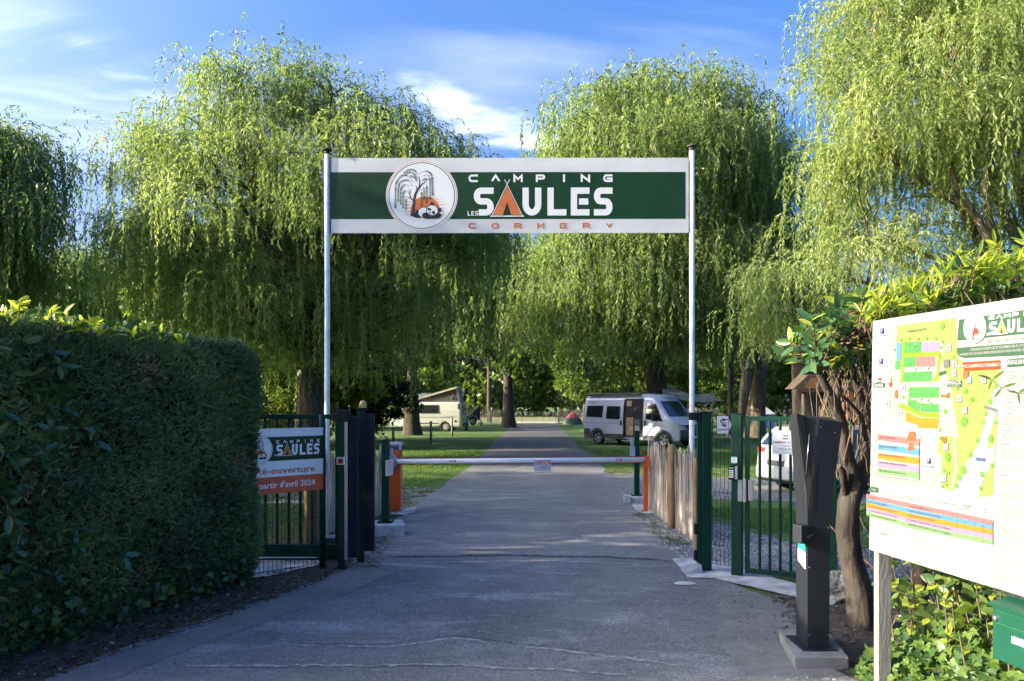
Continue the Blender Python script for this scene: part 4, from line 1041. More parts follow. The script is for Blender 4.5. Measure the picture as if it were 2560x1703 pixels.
gp0, gp1 = (2.375, 7.825), (3.08, 7.50)
a, L = frame_at(gp0, gp1)
t = empty('wicket_gate', (gp0[0], gp0[1], 0), 'green wicket gate of round bars behind the grey column', 'gate', None, a)
mb = MB(); mb.box((0, -.02, .05), (.045, .02, 1.645), bev=.003); mb.box((L - .045, -.02, .05), (L, .02, 1.645), bev=.003)
mb.box((.046, -.02, 1.60), (L - .046, .02, 1.645), bev=.003); mb.box((.046, -.02, .05), (L - .046, .02, .10), bev=.003); mb.build('gate_frame', M_GRN, t)
nb = 6
for i in range(nb):
    x = .045 + (L - .09) * (i + 1) / (nb + 1)
    mb = MB(); mb.cyl((x, 0, .101), (x, 0, 1.599), .0145, n=12, caps=False); mb.build('bar', M_GRN, t)
mb = MB(); mb.box((-.065, -.055, .78), (-.022, -.021, 1.0), bev=.004); mb.build('lock_cover', M_ALU, t)
mb = MB(); mb.box((-.018, -.055, .775), (.018, -.021, 1.005), bev=.004); mb.build('lock_cover', M_ALU, t)
mb = MB(); mb.box((.035, -.045, .79), (.085, -.021, 1.0), bev=.004); mb.build('lock_box', M_STEEL, t)
tp = empty('paper_notice', (2.60, 7.66, 1.27), 'laminated notice reading CAMPING OUVERT on the wicket gate', 'notice', None, a)
mb = MB(); mb.use(M_PAPER); mb.add([(-.005, 0, 0), (.25, 0, 0), (.25, .235, 0), (-.005, .235, 0)], [(0, 1, 2, 3)]); upright(mb)
mb.v = [(x, y + .004 * math.sin(x * 20), z) for x, y, z in mb.v]; mb.build('sheet', None, tp)
mb = MB(); mb.use(PR['green']); mb.flat([(.095, .148), (.195, .148), (.195, .188), (.095, .188)], .0025)
mb.use(PR['white']); text(mb, 'SAULES', .026, T(.10, .168, .004), 'LEFT', .02)
emblem(mb, .075, .168, .022, .003, .0002, True)
mb.use(M_INK); text(mb, 'CAMPING OUVERT', .0275, T(.122, .118, .003), 'CENTER', .03)
rg = random.Random(3); lines_print(mb, .07, .19, .088, 1, .01, .005, .003, rg, 0); lines_print(mb, .09, .16, .074, 1, .01, .005, .003, rg, 0); lines_print(mb, .06, .195, .05, 1, .01, .007, .003, rg, 0)
upright(mb).build('print', None, tp)
# fence right of the wicket
t = empty('gate_post', (3.12, 7.48, 0), 'green hinge post of the wicket gate behind the grey column', 'gate post', None, a)
mb = MB(); mb.box((-.04, -.04, 0), (.04, .04, 1.66), bev=.005); mb.build('post', M_GRN, t)
a2, L2 = frame_at((3.17, 7.55), (5.2, 9.0))
t = empty('mesh_fence', (3.17, 7.55, 0), 'green mesh fence behind the gnarled shrub on the right', 'fence', None, a2)
mesh_panel(t, L2, .08, 1.62, .05, (.30, .85, 1.42))
mb = MB(); mb.box((L2, -.03, 0), (L2 + .06, .03, 1.66)); mb.build('post', M_GRN, t)

# ---- left side: mesh fence running to the hedge, open sliding gate behind it
pA, pB = (-2.04, 8.3), (-3.05, 7.27)
a, L = frame_at(pB, pA)
t = empty('mesh_fence', (pB[0], pB[1], 0), 'green mesh fence panel between the hedge and the left gate', 'fence', None, a)
mesh_panel(t, L, .04, 1.6, .05, (.28, 1.06, 1.44))
mb = MB(); mb.tube([(L - .01, 0, 0), (L - .01, 0, 1.66)], .034, 14); mb.tube([(L - .01, 0, 0), (L - .01, 0, .012)], .07, 8); mb.build('post', M_GRN, t)
# banner tied on it
def u_of(px):
    k = (px - CXP) / FPX; dx_, dy_ = math.cos(a), math.sin(a)
    return (k * pB[1] - pB[0]) / (dx_ - k * dy_)
uR = u_of(801.5) ; uL = uR - 1.12
tb = empty('reopening_banner', (pB[0] + math.cos(a) * uL + math.sin(a) * .05, pB[1] + math.sin(a) * uL - math.cos(a) * .05, .857), 'white, green and orange banner announcing reopening from April 2024', 'banner', None, a)
W2, H2 = 1.12, .663
mb = MB(); mb.use(PR['white']); mb.box((0, .0, 0), (W2, .004, H2)); mb.build('vinyl_sheet', None, tb)
mb = MB(); mb.use(PR['green']); mb.flat([(0, H2 * .50), (W2, H2 * .50), (W2, H2 * .87), (0, H2 * .87)], .002); upright(mb).build('green_band', None, tb)
M_BORG = mat('faded orange red print', (0.66, 0.12, 0.045), 0.5)
mb = MB(); mb.use(M_BORG); mb.flat([(0, 0), (W2, 0), (W2, H2 * .255), (0, H2 * .255)], .002); upright(mb).build('orange_band', None, tb)
ux = lambda px: u_of(px) - uL
mb = MB(); mb.use(PR['white']); word(mb, 'CAMPING', ux(684), ux(792), H2 * .765, H2 * .815, .0085, .004, .034)
logo_words(mb, ux(680), ux(792), H2 * .575, .115, .004)
text(mb, "à partir d'avril 2024", .088, T(ux(781), H2 * .125, .004), 'RIGHT', .016, 1.0)
mb.use(M_BORG); text(mb, 'Ré-ouverture', .088, T(ux(781), H2 * .345, .004), 'RIGHT', .014, 1.42)
upright(mb).build('lettering', None, tb)
mb = MB(); emblem(mb, ux(641), H2 * .68, .150, .004, .0003); upright(mb).build('emblem', None, tb)

t = empty('sliding_gate', (-1.93, 8.62, 0), 'open green sliding gate of upright bars behind the mesh fence', 'gate')
mb = MB(); mb.box((-2.6, -.03, 1.605), (0, .03, 1.655), bev=.004); mb.build('top_rail', M_GRN, t)
mb = MB(); mb.box((-2.6, -.03, .06), (0, .03, .13), bev=.004); mb.box((-2.6, -.035, .133), (0, .035, .20), bev=.004); mb.build('bottom_beam', M_GRN, t)
for x in (-.05, -1.5, -2.6):
    mb = MB(); mb.box((x, -.025, .201), (x + .05, .025, 1.604), bev=.003); mb.build('stile', M_GRN, t)
x = -.18
while x > -2.5:
    mb = MB(); mb.box((x - .0125, -.0125, .201), (x + .0125, .0125, 1.604)); mb.build('bar', M_GRN, t); x -= .131
mb = MB(); mb.tube([(-2.6, -.02, .035), (.1, -.02, .035)], .012, 6); mb.build('ground_rail', M_GRN, t)

t = empty('gate_post', (-1.78, 8.22, 0), 'wide green and black portal post with key switch at the left', 'gate post')
mb = MB(); mb.box((-.075, -.05, .015), (-.008, .05, 1.70), bev=.008); mb.build('front_post', M_GRN, t)
mb = MB(); mb.box((-.012 + .008, -.045, .11), (.030, .04, 1.62)); mb.build('silver_edge', M_STEEL, t)
mb = MB(); mb.box((-.10, .051, .06), (-.02, .12, 1.66), bev=.006); mb.build('rear_post', M_BLK, t)
mb = MB(); mb.box((-.093, -.054, 1.58), (.058, -.0, 1.712), bev=.012); mb.build('roller_cap', M_BLK, t)
mb = MB(); mb.box((.032, -.03, .13), (.135, .05, 1.64), bev=.01); mb.build('rubber_edge', mat('navy black rubber', (0.006, 0.009, 0.022), .6, spec=.25), t)
mb = MB(); mb.box((-.11, -.08, 0), (.03, .08, .014), bev=.003)
for sx in (-.095, .015): mb.cyl((sx, -.065, .014), (sx, -.065, .035), .009, n=6)
mb.build('base_plate', M_GRN, t)
mb = MB(); mb.box((-.074, -.056, .015), (-.009, -.051, .22)); mb.build('foot_sleeve', M_BLK, t)
tk = empty('key_switch', (-1.818, 8.155, 1.165), 'small red and white key switch on the left green post', 'switch')
mb = MB(); mb.box((-.045, 0, -.04), (.045, .012, .04), bev=.005); mb.build('plate', PR['white'], tk)
mb = MB(); mb.box((-.034, -.008, -.03), (.026, 0, .03), bev=.004); mb.build('red_face', mat('red plastic', (.42, .02, .025), .4), tk)
mb = MB(); mb.cyl((-.004, -.012, 0), (-.004, -.008, 0), .012, n=12); mb.build('key_hole', M_BLK, tk)
t = empty('gate_post', (-1.665, 8.55, 0), 'green portal post with black panel and amber beacon on top', 'gate post')
mb = MB(); mb.box((-.055, -.04, 0), (.02, .04, 1.70), bev=.006); mb.build('post', M_GRN, t)
mb = MB(); mb.box((.0215, -.05, .14), (.135, .03, 1.665), bev=.006); mb.build('black_panel', mat('navy black rubber', (0.006, 0.009, 0.022), .6, spec=.25), t)
mb = MB(); mb.box((-.06, -.045, 1.701), (.05, .045, 1.716), bev=.004); mb.build('cap', M_BLK, t)
M_AMB = mat('amber plastic', (0.50, 0.34, 0.07), 0.25, col2=(0.42, 0.28, 0.05), coat=.6)
tb2 = empty('beacon', (-1.66, 8.55, 1.716), 'amber domed beacon on the left portal post', 'warning light')
mb = MB(); mb.lathe([(.0, 0), (.048, 0), (.048, .012)], None, 20); mb.build('base', M_BLK, tb2)
mb = MB(); mb.lathe([(.042, .012), (.044, .03), (.042, .055), (.034, .078), (.02, .092), (0, .098)], None, 24); mb.build('dome', M_AMB, tb2)
t = empty('motor_box', (-2.11, 8.85, 0), 'blue grey gate motor box behind the fence post', 'gate motor')
mb = MB(); mb.box((-.1, -.1, .05), (.1, .1, .22), bev=.01); mb.build('housing', M_GREYBOX, t)
mb = MB(); mb.box((-.105, -.105, .221), (.105, .105, .25), bev=.008); mb.build('lid', mat('lighter grey plastic', (.17, .19, .23), .5), t)
mb = MB(); mb.box((-.11, -.11, .0), (.11, .11, .05)); mb.build('foot', M_BLK, t)

# ------------------------------------------------------------ barrier
M_ORG = mat('orange paint', (0.72, 0.105, 0.018), 0.38, col2=(0.62, 0.085, 0.015), scale=4, coat=.2)
M_LGREY = mat('light grey plastic', (0.42, 0.45, 0.50), 0.45)
t = empty('barrier_cabinet', (-1.93, 12.72, 0), 'orange barrier cabinet with light grey lid and hub', 'barrier')
mb = MB(); mb.box((-.115, -.13, .03), (.10, .13, 1.035), bev=.012); mb.build('cabinet', M_ORG, t)
mb = MB(); mb.box((-.12, -.135, 1.04), (.11, .14, 1.10), bev=.004); mb.build('lid_band', M_GREYBOX, t)
mb = MB(); mb.box((-.125, -.14, 1.102), (.113, .143, 1.15), bev=.008); mb.box((.08, -.142, 1.038), (.113, -.1365, 1.101)); mb.build('lid', M_LGREY, t)
mb = MB()
mb.lathe([(0, .0), (.138, 0), (.145, .01), (.145, .04), (.135, .05), (0, .05)], Matrix.Translation((-.085, -.131, .845)) @ Matrix.Rotation(R(90), 4, 'X'), 32)
mb.build('hub', M_LGREY, t)
for sx, sz in ((.05, .09), (.05, -.09), (-.05, .09), (-.05, -.09)):
    mb = MB(); mb.cyl((-.085 + sx, -.186, .845 + sz), (-.085 + sx, -.182, .845 + sz), .012, n=10); mb.build('bolt', M_BLK, t)
t = empty('barrier_boom', (-1.875, 12.52, .845), 'long white boom with red edges lowered across the drive', 'barrier arm')
t.rotation_euler = (0, R(-.42), 0); BL = 4.12
M_BOOM = mat('white boom aluminium', (0.80, 0.82, 0.84), 0.35, col2=(0.76, 0.78, 0.81), scale=2)
mb = MB(); pr = [(.044 * math.cos(x_), .044 * math.sin(x_)) for x_ in [R(a_) for a_ in range(-75, 256, 15)]]
ov = []
for i in range(24):
    an = 2 * math.pi * i / 24; ov.append((.030 * math.cos(an), .044 * math.sin(an)))
n = len(ov); mb.add([(0, y, z) for y, z in ov] + [(BL, y, z) for y, z in ov], [(i, n + i, n + (i + 1) % n, (i + 1) % n) for i in range(n)] + [tuple(range(n)), tuple(reversed(range(n, 2 * n)))], None, True)
mb.build('tube', M_BOOM, t)
M_REDR = mat('dark red rubber', (.28, .02, .02), .6)
for z0, z1 in ((.0445, .053), (-.053, -.0445)):
    mb = MB(); mb.box((.02, -.012, z0), (BL - .02, .012, z1)); mb.build('rubber_edge', M_REDR, t)
for u in (.90, 3.61):
    mb = MB(); mb.use(mat('label red', (.55, .015, .04), .4)); mb.add([(u - .05, -.0325, -.012), (u + .05, -.0325, -.012), (u + .07, -.0305, .014), (u - .03, -.0305, .014)], [(0, 1, 2, 3)])
    mb.use(PR['white']); mb.add([(u - .015, -.034, -.006), (u + .025, -.034, -.006), (u + .03, -.034, .006), (u - .01, -.034, .006)], [(0, 1, 2, 3)]); mb.build('maker_label', None, t)
ts = empty('barrier_sign', (.355, 12.455, .695), 'small white no-access sign hanging on the boom', 'sign')
mb = MB(); mb.use(M_PAPER); mb.box((0, 0, 0), (.283, .003, .175)); mb.build('sheet', None, ts)
mb = MB(); mb.use(PR['red']); mb.flat([(.105, .105), (.265, .105), (.265, .172), (.105, .172)], .001)
stroke(mb, [(.062 + .032 * math.cos(2 * math.pi * i / 24), .138 + .032 * math.sin(2 * math.pi * i / 24)) for i in range(25)], .008, .001); stroke(mb, [(.04, .16), (.085, .116)], .006, .002)
mb.use(M_INK); mb.flat(ellipse(.064, .138, .010, .016), .0015); 
mb.use(PR['white']); text(mb, 'ACCÈS INTERDIT', .020, T(.185, .158, .002), 'CENTER', .01, .8); text(mb, 'AUX VÉHICULES', .020, T(.185, .139, .002), 'CENTER', .01, .8); text(mb, 'NON AUTORISÉS', .017, T(.185, .119, .002), 'CENTER', .01, .8)
mb.use(M_INK); lines_print(mb, .13, .21, .062, 1, .01, .008, .001, random.Random(5), 0); lines_print(mb, .11, .21, .047, 1, .01, .007, .001, random.Random(6), 0)
upright(mb).build('print', None, ts)
t = empty('boom_rest', (2.195, 12.62, 0), 'slim orange fork post that receives the boom end', 'barrier post')
mb = MB(); mb.box((-.038, -.03, .02), (.038, .03, .78), bev=.004); mb.build('post', M_ORG, t)
mb = MB(); mb.box((-.036, -.16, .775), (.036, -.148, .93), bev=.003); mb.box((-.036, .0, .781), (.036, .012, .93), bev=.003); mb.box((-.036, -.160, .765), (.036, -.031, .7745)); mb.build('fork', M_ORG, t)
mb = MB(); mb.box((-.07, -.05, 0.02), (-.038, .03, .035), bev=.004); mb.build('foot', M_REDR, t)

def bollard(loc, lab, blk, w=.05, h=1.30, side=1, blab=''):
    t = empty('bollard_post', loc, lab, 'bollard', 'green service bollards on concrete blocks')
    mb = MB(); mb.box((-w, -w, blk[2] + .012), (w, w, h), bev=.004); mb.build('post', M_GRN, t)
    mb = MB(); mb.box((-w - .05, -w - .05, blk[2]), (w + .05, w + .05, blk[2] + .011), bev=.002)
    for sx in (-1, 1):
        for sy in (-1, 1): mb.cyl((sx * (w + .035), sy * (w + .035), blk[2] + .011), (sx * (w + .035), sy * (w + .035), blk[2] + .03), .009, n=6)
    mb.build('base_plate', M_BLK, t)
    return t
M_BLOCK = mat('whitewashed concrete', (0.50, 0.50, 0.49), 0.9, col2=(0.33, 0.32, 0.29), scale=9, bump=.6, bscale=40, lo=.45, hi=.7)
t = bollard((-1.715, 10.42, 0), 'green bollard post by the barrier cabinet with a paper notice', (0, 0, .17))
mb = MB(); mb.box((.055, -.03, 1.03), (.105, .03, 1.17), bev=.004); mb.build('reader_box', M_ALU, t)
tt = empty('concrete_block', (-1.72, 10.42, 0), 'pale concrete block under the left green bollard', 'concrete block', None, R(12))
mb = MB(); mb.box((-.28, -.22, -.02), (.25, .24, .17), bev=.02); mb.build('block', M_BLOCK, tt)
tn = empty('paper_notice', (-1.655, 10.35, .80), 'creased paper notice on the left green bollard', 'notice', None, R(-18))
mb = MB(); mb.use(M_PAPER); mb.add([(-.05, -.01, 0), (.055, .0, .02), (.055, .0, .235), (-.05, -.008, .215)], [(0, 1, 2, 3)]); mb.build('sheet', None, tn)
mb = MB(); mb.use(mat('grey blue ink', (.25, .27, .45), .6)); lines_print(mb, -.03, .04, .195, 7, .022, .009, .013, random.Random(8), .1); upright(mb).build('print', None, tn)
t = bollard((2.265, 13.95, 0), 'green bollard post right of the drive with a small notice', (0, 0, .12), w=.045)
mb = MB(); mb.box((-.115, -.04, 1.0), (-.052, .03, 1.15), bev=.004); mb.build('reader_box', M_ALU, t)
tt = empty('concrete_block', (2.25, 13.9, 0), 'pale concrete block under the right green bollard', 'concrete block', None, R(-6))
mb = MB(); mb.box((-.22, -.17, -.02), (.28, .22, .12), bev=.015); mb.box((-.23, -.24, -.02), (-.11, -.171, .15), bev=.012); mb.build('block', M_BLOCK, tt)
tn = empty('paper_notice', (2.14, 13.88, .845), 'small paper notice on the right green bollard', 'notice')
mb = MB(); mb.use(M_PAPER); mb.add([(-.01, -.0, 0), (.085, .0, 0), (.085, .0, .16), (-.01, -.0, .16)], [(0, 1, 2, 3)]); mb.build('sheet', None, tn)
mb = MB(); mb.use(mat('grey blue ink', (.25, .27, .45), .6)); lines_print(mb, .01, .07, .12, 4, .028, .009, .003, random.Random(9), .1); upright(mb).build('print', None, tn)

# ------------------------------------------------------------ split chestnut fences
M_PALE = mat('weathered chestnut', (0.52, 0.44, 0.35), 0.95, col2=(0.27, 0.21, 0.16), scale=7, stretch=(3, 3, .35), bump=.9, bscale=16)
M_PALE2 = mat('grey chestnut', (0.38, 0.335, 0.285), 0.95, col2=(0.18, 0.15, 0.125), scale=7, stretch=(3, 3, .35), bump=.9, bscale=16)
M_STAKE = mat('fresh round stake', (0.34, 0.215, 0.105), 0.9, col2=(0.19, 0.125, 0.075), scale=4, stretch=(2, 2, .5), bump=.5, bscale=14)
M_WIRE = mat('galvanised wire', (.12, .12, .12), .6, .5)
def pale_mesh(k, h=1.14):
    rg = random.Random(100 + k); mb = MB(); w = rg.uniform(.016, .026); d = rg.uniform(.009, .014); rows = []; n = 7
    bow = rg.uniform(-.02, .02); ph = rg.uniform(0, 6)
    hh = h * rg.uniform(.95, 1.04)
    ring = [(1, -.3), (.3, -1), (-.8, -.9), (-1, .4), (-.2, 1), (.8, .8)]
    for i in range(n):
        z = hh * i / (n - 1); s = (1 - .1 * i / (n - 1)) * (1 + .12 * math.sin(i * 1.7 + ph)); 
        if i == n - 1: s *= .55
        c = bow * math.sin(math.pi * i / (n - 1)); zz = z + (.0 if i < n - 1 else 0)
        rows.append([(c + x * w * s, y * d * s, zz + (rg.uniform(-.02, .02) if i == n - 1 else 0)) for x, y in ring])
    vs = [v for r_ in rows for v in r_]; m = len(ring)
    fs = [(i * m + j, i * m + (j + 1) % m, (i + 1) * m + (j + 1) % m, (i + 1) * m + j) for i in range(n - 1) for j in range(m)] + [tuple((n - 1) * m + j for j in range(m))]
    mb.add(vs, fs); mb.mats = [M_PALE if k % 3 else M_PALE2]; return mb.mesh('pale')
PALES = [pale_mesh(k) for k in range(9)]
def pale_fence(name, pts, label, seed, pitch=.052, step_down=0):
    rg = random.Random(seed); t = empty(name, (pts[0][0], pts[0][1], 0), label, 'fence', 'split chestnut fences beside the drive')
    o0 = Vector((pts[0][0], pts[0][1], 0)); path = []
    for a_, b_ in zip(pts[:-1], pts[1:]):
        a_, b_ = Vector(a_), Vector(b_); L_ = (b_ - a_).length; x = 0
        while x < L_:
            p = a_.lerp(b_, x / L_); path.append((p, math.atan2((b_ - a_).y, (b_ - a_).x))); x += pitch * rg.uniform(.75, 1.3)
    for p, an in path:
        o = bpy.data.objects.new('pale', rg.choice(PALES)); link(o, t)
        o.location = (p.x - o0.x, p.y - o0.y, rg.uniform(-.02, .02)); o.rotation_euler = (rg.uniform(-.03, .03), rg.uniform(-.035, .035), an + rg.uniform(-.4, .4)); o.scale = (rg.uniform(.8, 1.35), 1, rg.uniform(.93, 1.06))
    for z in (.18, .58, .98):
        mb = MB()
        for s_ in (-1, 1): mb.tube([(p.x - o0.x + s_ * math.sin(an) * .016, p.y - o0.y - s_ * math.cos(an) * .016, z + .004 * math.sin(i)) for i, (p, an) in enumerate(path)], .0018, 4, False)
        mb.build('wire', M_WIRE, t)
    return t
def stake(loc, r, h, label, material, seed, flat_top=True):
    rg = np.random.default_rng(seed); mb = MB(); n = 12
    ph = rg.uniform(0, 6, 3)
    mb.tube([(math.sin(i * .9 + ph[0]) * r * .12, math.sin(i * .7 + ph[1]) * r * .12, -.05 + (h + .05) * i / 8) for i in range(9)], [r * (1.06 - .012 * i + .05 * math.sin(i * 2 + ph[2])) for i in range(9)], n, True, True, .04, random.Random(seed))
    o = mb.build('fence_stake', material); o.location = (loc[0], loc[1], 0); return tag(o, label, 'stake', 'wooden stakes beside the drive')
pale_fence('pale_fence', [(2.31, 13.05), (2.30, 12.2), (2.33, 11.3), (2.34, 10.6), (2.35, 9.95), (2.30, 9.7)], 'split chestnut fence along the right edge of the drive', 1)
stake((2.33, 12.35), .042, 1.17, 'dark grey square stake in the right chestnut fence', M_PALE2, 2)
stake((2.27, 10.95), .055, 1.20, 'thick bright brown stake in front of the right chestnut fence', M_STAKE, 3)
stake((2.09, 8.72), .033, 1.16, 'brown stake just left of the green guide post', M_STAKE, 4)
pale_fence('pale_fence', [(-2.40, 9.35), (-2.48, 10.2), (-2.42, 11.0), (-2.12, 12.0), (-2.05, 12.9)], 'split chestnut fence behind the left portal post', 2)
stake((-2.40, 9.05), .05, 1.16, 'stake behind the left mesh fence, beside the motor box', M_STAKE, 5)
stake((-2.33, 9.1), .05, 1.1, 'second stake touching the first behind the left mesh fence', M_STAKE, 8)
stake((-1.88, 11.4), .040, 1.30, 'stake just right of the left green bollard', M_STAKE, 6)
# short posts on the far lawn
for k, (px, yt, yb, lab) in enumerate([(983, 1072, 1112, 'short wooden post on the lawn above the barrier cabinet'), (1077, 1053, 1112, 'short wooden post on the lawn left of the white van wheel'),
                                       (1130, 1044, 1092, 'short wooden post in front of the white van rear wheel'), (1168, 1040, 1078, 'short wooden post at the back corner of the white van'),
                                       (1202, 1030, 1066, 'short wooden post in front of the blue trailer'), (1224, 1030, 1058, 'farthest short post near the far fence')]):
    g = G(px, yb); h = EYE - (yt - HY) * g.y / FPX
    mb = MB(); mb.tube([(0, 0, -.05), (.005, 0, h * .5), (0, 0, h)], [.06, .058, .055], 10, True, True, .05, random.Random(k)); o = mb.build('lawn_post', M_STAKE if k == 0 else M_PALE2); o.location = (g.x, g.y, 0)
    tag(o, lab, 'post', 'short wooden posts along the lawn')
# far chestnut fence with its stakes
t = empty('far_fence', (-14, 75, 0), 'distant chestnut paling fence closing the lawn before the meadow', 'fence')
mb = MB(); rg = random.Random(5); x = 0.0
while x < 46:
    gate = 13.9 < x < 18.4
    w = .035; mb.box((x, -.01 + rg.uniform(-.02, .02), .03), (x + w, .01, (1.25 if gate else 1.42) + rg.uniform(-.06, .06))); x += (.17 if gate else .085) * rg.uniform(.8, 1.2)
o = mb.build('pales', M_PALE2, t); o['kind'] = 'stuff'
for x in (0, 3, 6, 9, 12, 13.8, 18.5, 20.5, 24, 28, 32, 36, 40, 46):
    mb = MB(); mb.cyl((x, .08, -.05), (x, .08, 1.6), .06, n=8); mb.build('stake', M_PALE2, t)

# ------------------------------------------------------------ payment column
t = empty('terminal_base', (0, 0, 0), 'light concrete plinth under the dark grey column', 'plinth')
mb = MB()
# plan of the plinth from its visible corners
c0, c1, c2 = G(1980, 1678), G(2123, 1678), None
zt1 = .088
A_ = Vector((1.865, 5.07)); B_ = Vector((2.225, 5.07)); D_ = Vector((1.985, 5.72)); C_ = B_ + (D_ - A_)
mb.prism([tuple(A_), tuple(B_), tuple(C_), tuple(D_)], .0, zt1)
bm = bmesh.new(); 
for v in mb.v: bm.verts.new(v)
bm.verts.ensure_lookup_table()
for f in mb.f: bm.faces.new([bm.verts[i] for i in f])
bmesh.ops.bevel(bm, geom=bm.edges[:], offset=.006, segments=2, profile=.5, affect='EDGES')
mb = MB(); mb.addbm(bm); mb.build('plinth_block', M_CONCD, t)
t = empty('payment_terminal', (0, 0, zt1), 'tall dark grey access column flaring at the top, on concrete plinth', 'terminal')
def col_pts():
    # front face corners: bottom then top; side face recedes to the left
    FL, FR = Vector((2.015, 5.235, 0)), Vector((2.165, 5.24, 0))
    BLk = Vector((2.035, 5.50, 0)); BR = Vector((2.185, 5.50, 0))
    return FL, FR, BLk, BR
FL, FR, BLk, BR = col_pts()
zk = (EYE - (1290 - HY) * 5.235 / FPX) - zt1      # knee of the flare on the front edge
zT = 1.60
mb = MB(); mb.use(M_ANTH)
low = [FL, FR, BR, BLk]
def lvl(pts, z): return [(p[0], p[1], z) for p in pts]
kn = [Vector((2.015, 5.235)), Vector((2.17, 5.24)), Vector((2.19, 5.50)), Vector((2.035, 5.50))]
# top outline: the front edge leans back to the right, the head widens both ways
tp_ = [Vector((2.095, 5.235)), Vector((2.255, 5.24)), Vector((2.30, 5.56)), Vector((1.985, 5.56)), Vector((1.925, 5.30))]
vs = lvl(low, .012) + lvl(kn, zk) + [(2.095, 5.235, zT - .03), (2.255, 5.24, zT - .05), (2.29, 5.56, zT - .02), (2.01, 5.56, zT)]
vs += [(2.018, 5.30, zk - .12), (1.985, 5.26, zT)]
fs = [(0, 1, 5, 4), (1, 2, 6, 5), (2, 3, 7, 6), (3, 0, 4, 7), (4, 5, 9, 8), (5, 6, 10, 9), (6, 7, 11, 10), (4, 8, 13), (7, 4, 13, 11), (8, 9, 10, 11, 13)]
mb.add(vs, fs); mb.build('column', None, t)
mb = MB(); mb.add([(1.935, 5.225, zT + .01), (1.985, 5.2295, zT - .002), (2.042, 5.24, zk + .28), (2.026, 5.25, zk + .02), (2.018, 5.27, zk - .0), (1.985, 5.24, zk + .35),
                   (1.95, 5.30, zT + .01), (2.02, 5.34, zk)], [(0, 5, 2, 1), (5, 4, 3, 2), (0, 6, 7, 4, 5), (0, 1, 6)])
mb.build('left_flap', mat('near black recess', (.012, .013, .016), .5), t)
mb = MB(); mb.box((-.135, -.04, .0), (.10, .30, .011), bev=.004, M=Matrix.Translation((2.105, 5.235, 0))); mb.build('foot_plate', M_ANTH, t)
mb = MB(); mb.add([(2.029, 5.2335, zk + .02), (2.042, 5.2325, zk + .33), (2.056, 5.2325, zk + .40), (2.045, 5.2325, zk + .05)], [(0, 3, 2, 1)]); mb.build('display_glass', mat('dark glass', (.02, .02, .022), .08, coat=.5), t)
for x_, z_ in ((2.025, .10), (2.155, .10), (2.155, zk - .08), (2.026, zk - .35), (2.20, zT - .12), (2.105, zT - .08)):
    mb = MB(); mb.cyl((x_, 5.233, z_), (x_, 5.229, z_), .0045, n=8); mb.build('screw', M_STEEL, t)
mb = MB(); mb.tube([(2.003, 5.235, zk + .28), (2.026, 5.231, zk + .56)], .0028, 5); mb.build('chrome_trim', M_STEEL, t)
mb = MB(); mb.add([(2.062, 5.2315, zk + .15), (2.066, 5.2315, zk + .15), (2.152, 5.2315, zT - .045), (2.148, 5.2315, zT - .045)], [(0, 1, 2, 3)]); mb.build('panel_joint', M_BLK, t)
zr = EYE - (1335 - HY) * 5.25 / FPX - zt1
mb = MB(); mb.box((-.075, -.04, -.06), (.02, .05, .065), bev=.008, M=Matrix.Translation((2.01, 5.25, zr)) @ Matrix.Rotation(R(20), 4, 'Z')); mb.build('reader_housing', M_ANTH, t)
mb = MB(); mb.box((-.005, -.065, -.022), (.035, -.03, -.002), bev=.002, M=Matrix.Translation((2.0, 5.25, zr)) @ Matrix.Rotation(R(-20), 4, 'Y')); mb.build('card_slot', M_BLK, t)
z1_ = EYE - (1355 - HY) * 5.3 / FPX - zt1; z2_ = EYE - (1422 - HY) * 5.3 / FPX - zt1
zm_ = z1_ * .62 + z2_ * .38
mb = MB(); mb.use(M_TEAL)
def lf(u, z): # left face point
    p = Vector((2.015, 5.235)).lerp(Vector((2.035, 5.50)), u); return (p.x - .003, p.y, z)
mb.add([lf(.15, zm_), lf(.15, z1_ - .02), lf(.80, z1_), lf(.80, zm_ + .005)], [(0, 1, 2, 3)])
mb.use(PR['white']); mb.add([lf(.15, z2_), lf(.15, zm_ - .001), lf(.80, zm_ + .004), lf(.80, z2_ + .03)], [(0, 1, 2, 3)])
mb.build('instruction_label', None, t)
# ------------------------------------------------------------ information board on the right
BD = Vector((.1686, -.985, 0)).normalized()                 # along the board, towards the camera side
BT = P(2182, 803, 4.6)                                      # top left corner
rl = math.sin(R(1.6))
BDn = Vector((-BD.y, BD.x, 0))                              # points to the back
Bu = (BD + Vector((0, 0, -rl * .3))).normalized(); Bv = (Vector((0, 0, -1)) - BD * rl * .9).normalized()
Bn = Vector((BD.y, -BD.x, 0))
if Bn.x > 0: Bn = -Bn
BW3, BH3 = 1.62, 1.375
def buv(px, py):
    """photo point -> position on the board (m right, m down)"""
    r = Vector(((px - CXP) / FPX, 1, (HY - py) / FPX)); o = Vector((0, 0, EYE))
    Nn = Bu.cross(Bv); k = (BT - o).dot(Nn) / r.dot(Nn); q = o + r * k - BT
    uu, vv, uv = Bu.dot(Bu), Bv.dot(Bv), Bu.dot(Bv); a_, b_ = q.dot(Bu), q.dot(Bv); dt = uu * vv - uv * uv
    return ((a_ * vv - b_ * uv) / dt, (b_ * uu - a_ * uv) / dt)
def z6(x, y): return (2100 + x / 3.137, 740 + y / 3.137)     # reading frames used while measuring the board
def z7(x, y): return (2100 + x / 3.117, 1200 + y / 3.117)
def z9(x, y): return (2380 + x / 4.611, 760 + y / 4.611)
t = empty('information_board', (BT.x, BT.y, BT.z), 'big white campsite map and price board beside the drive', 'information board')
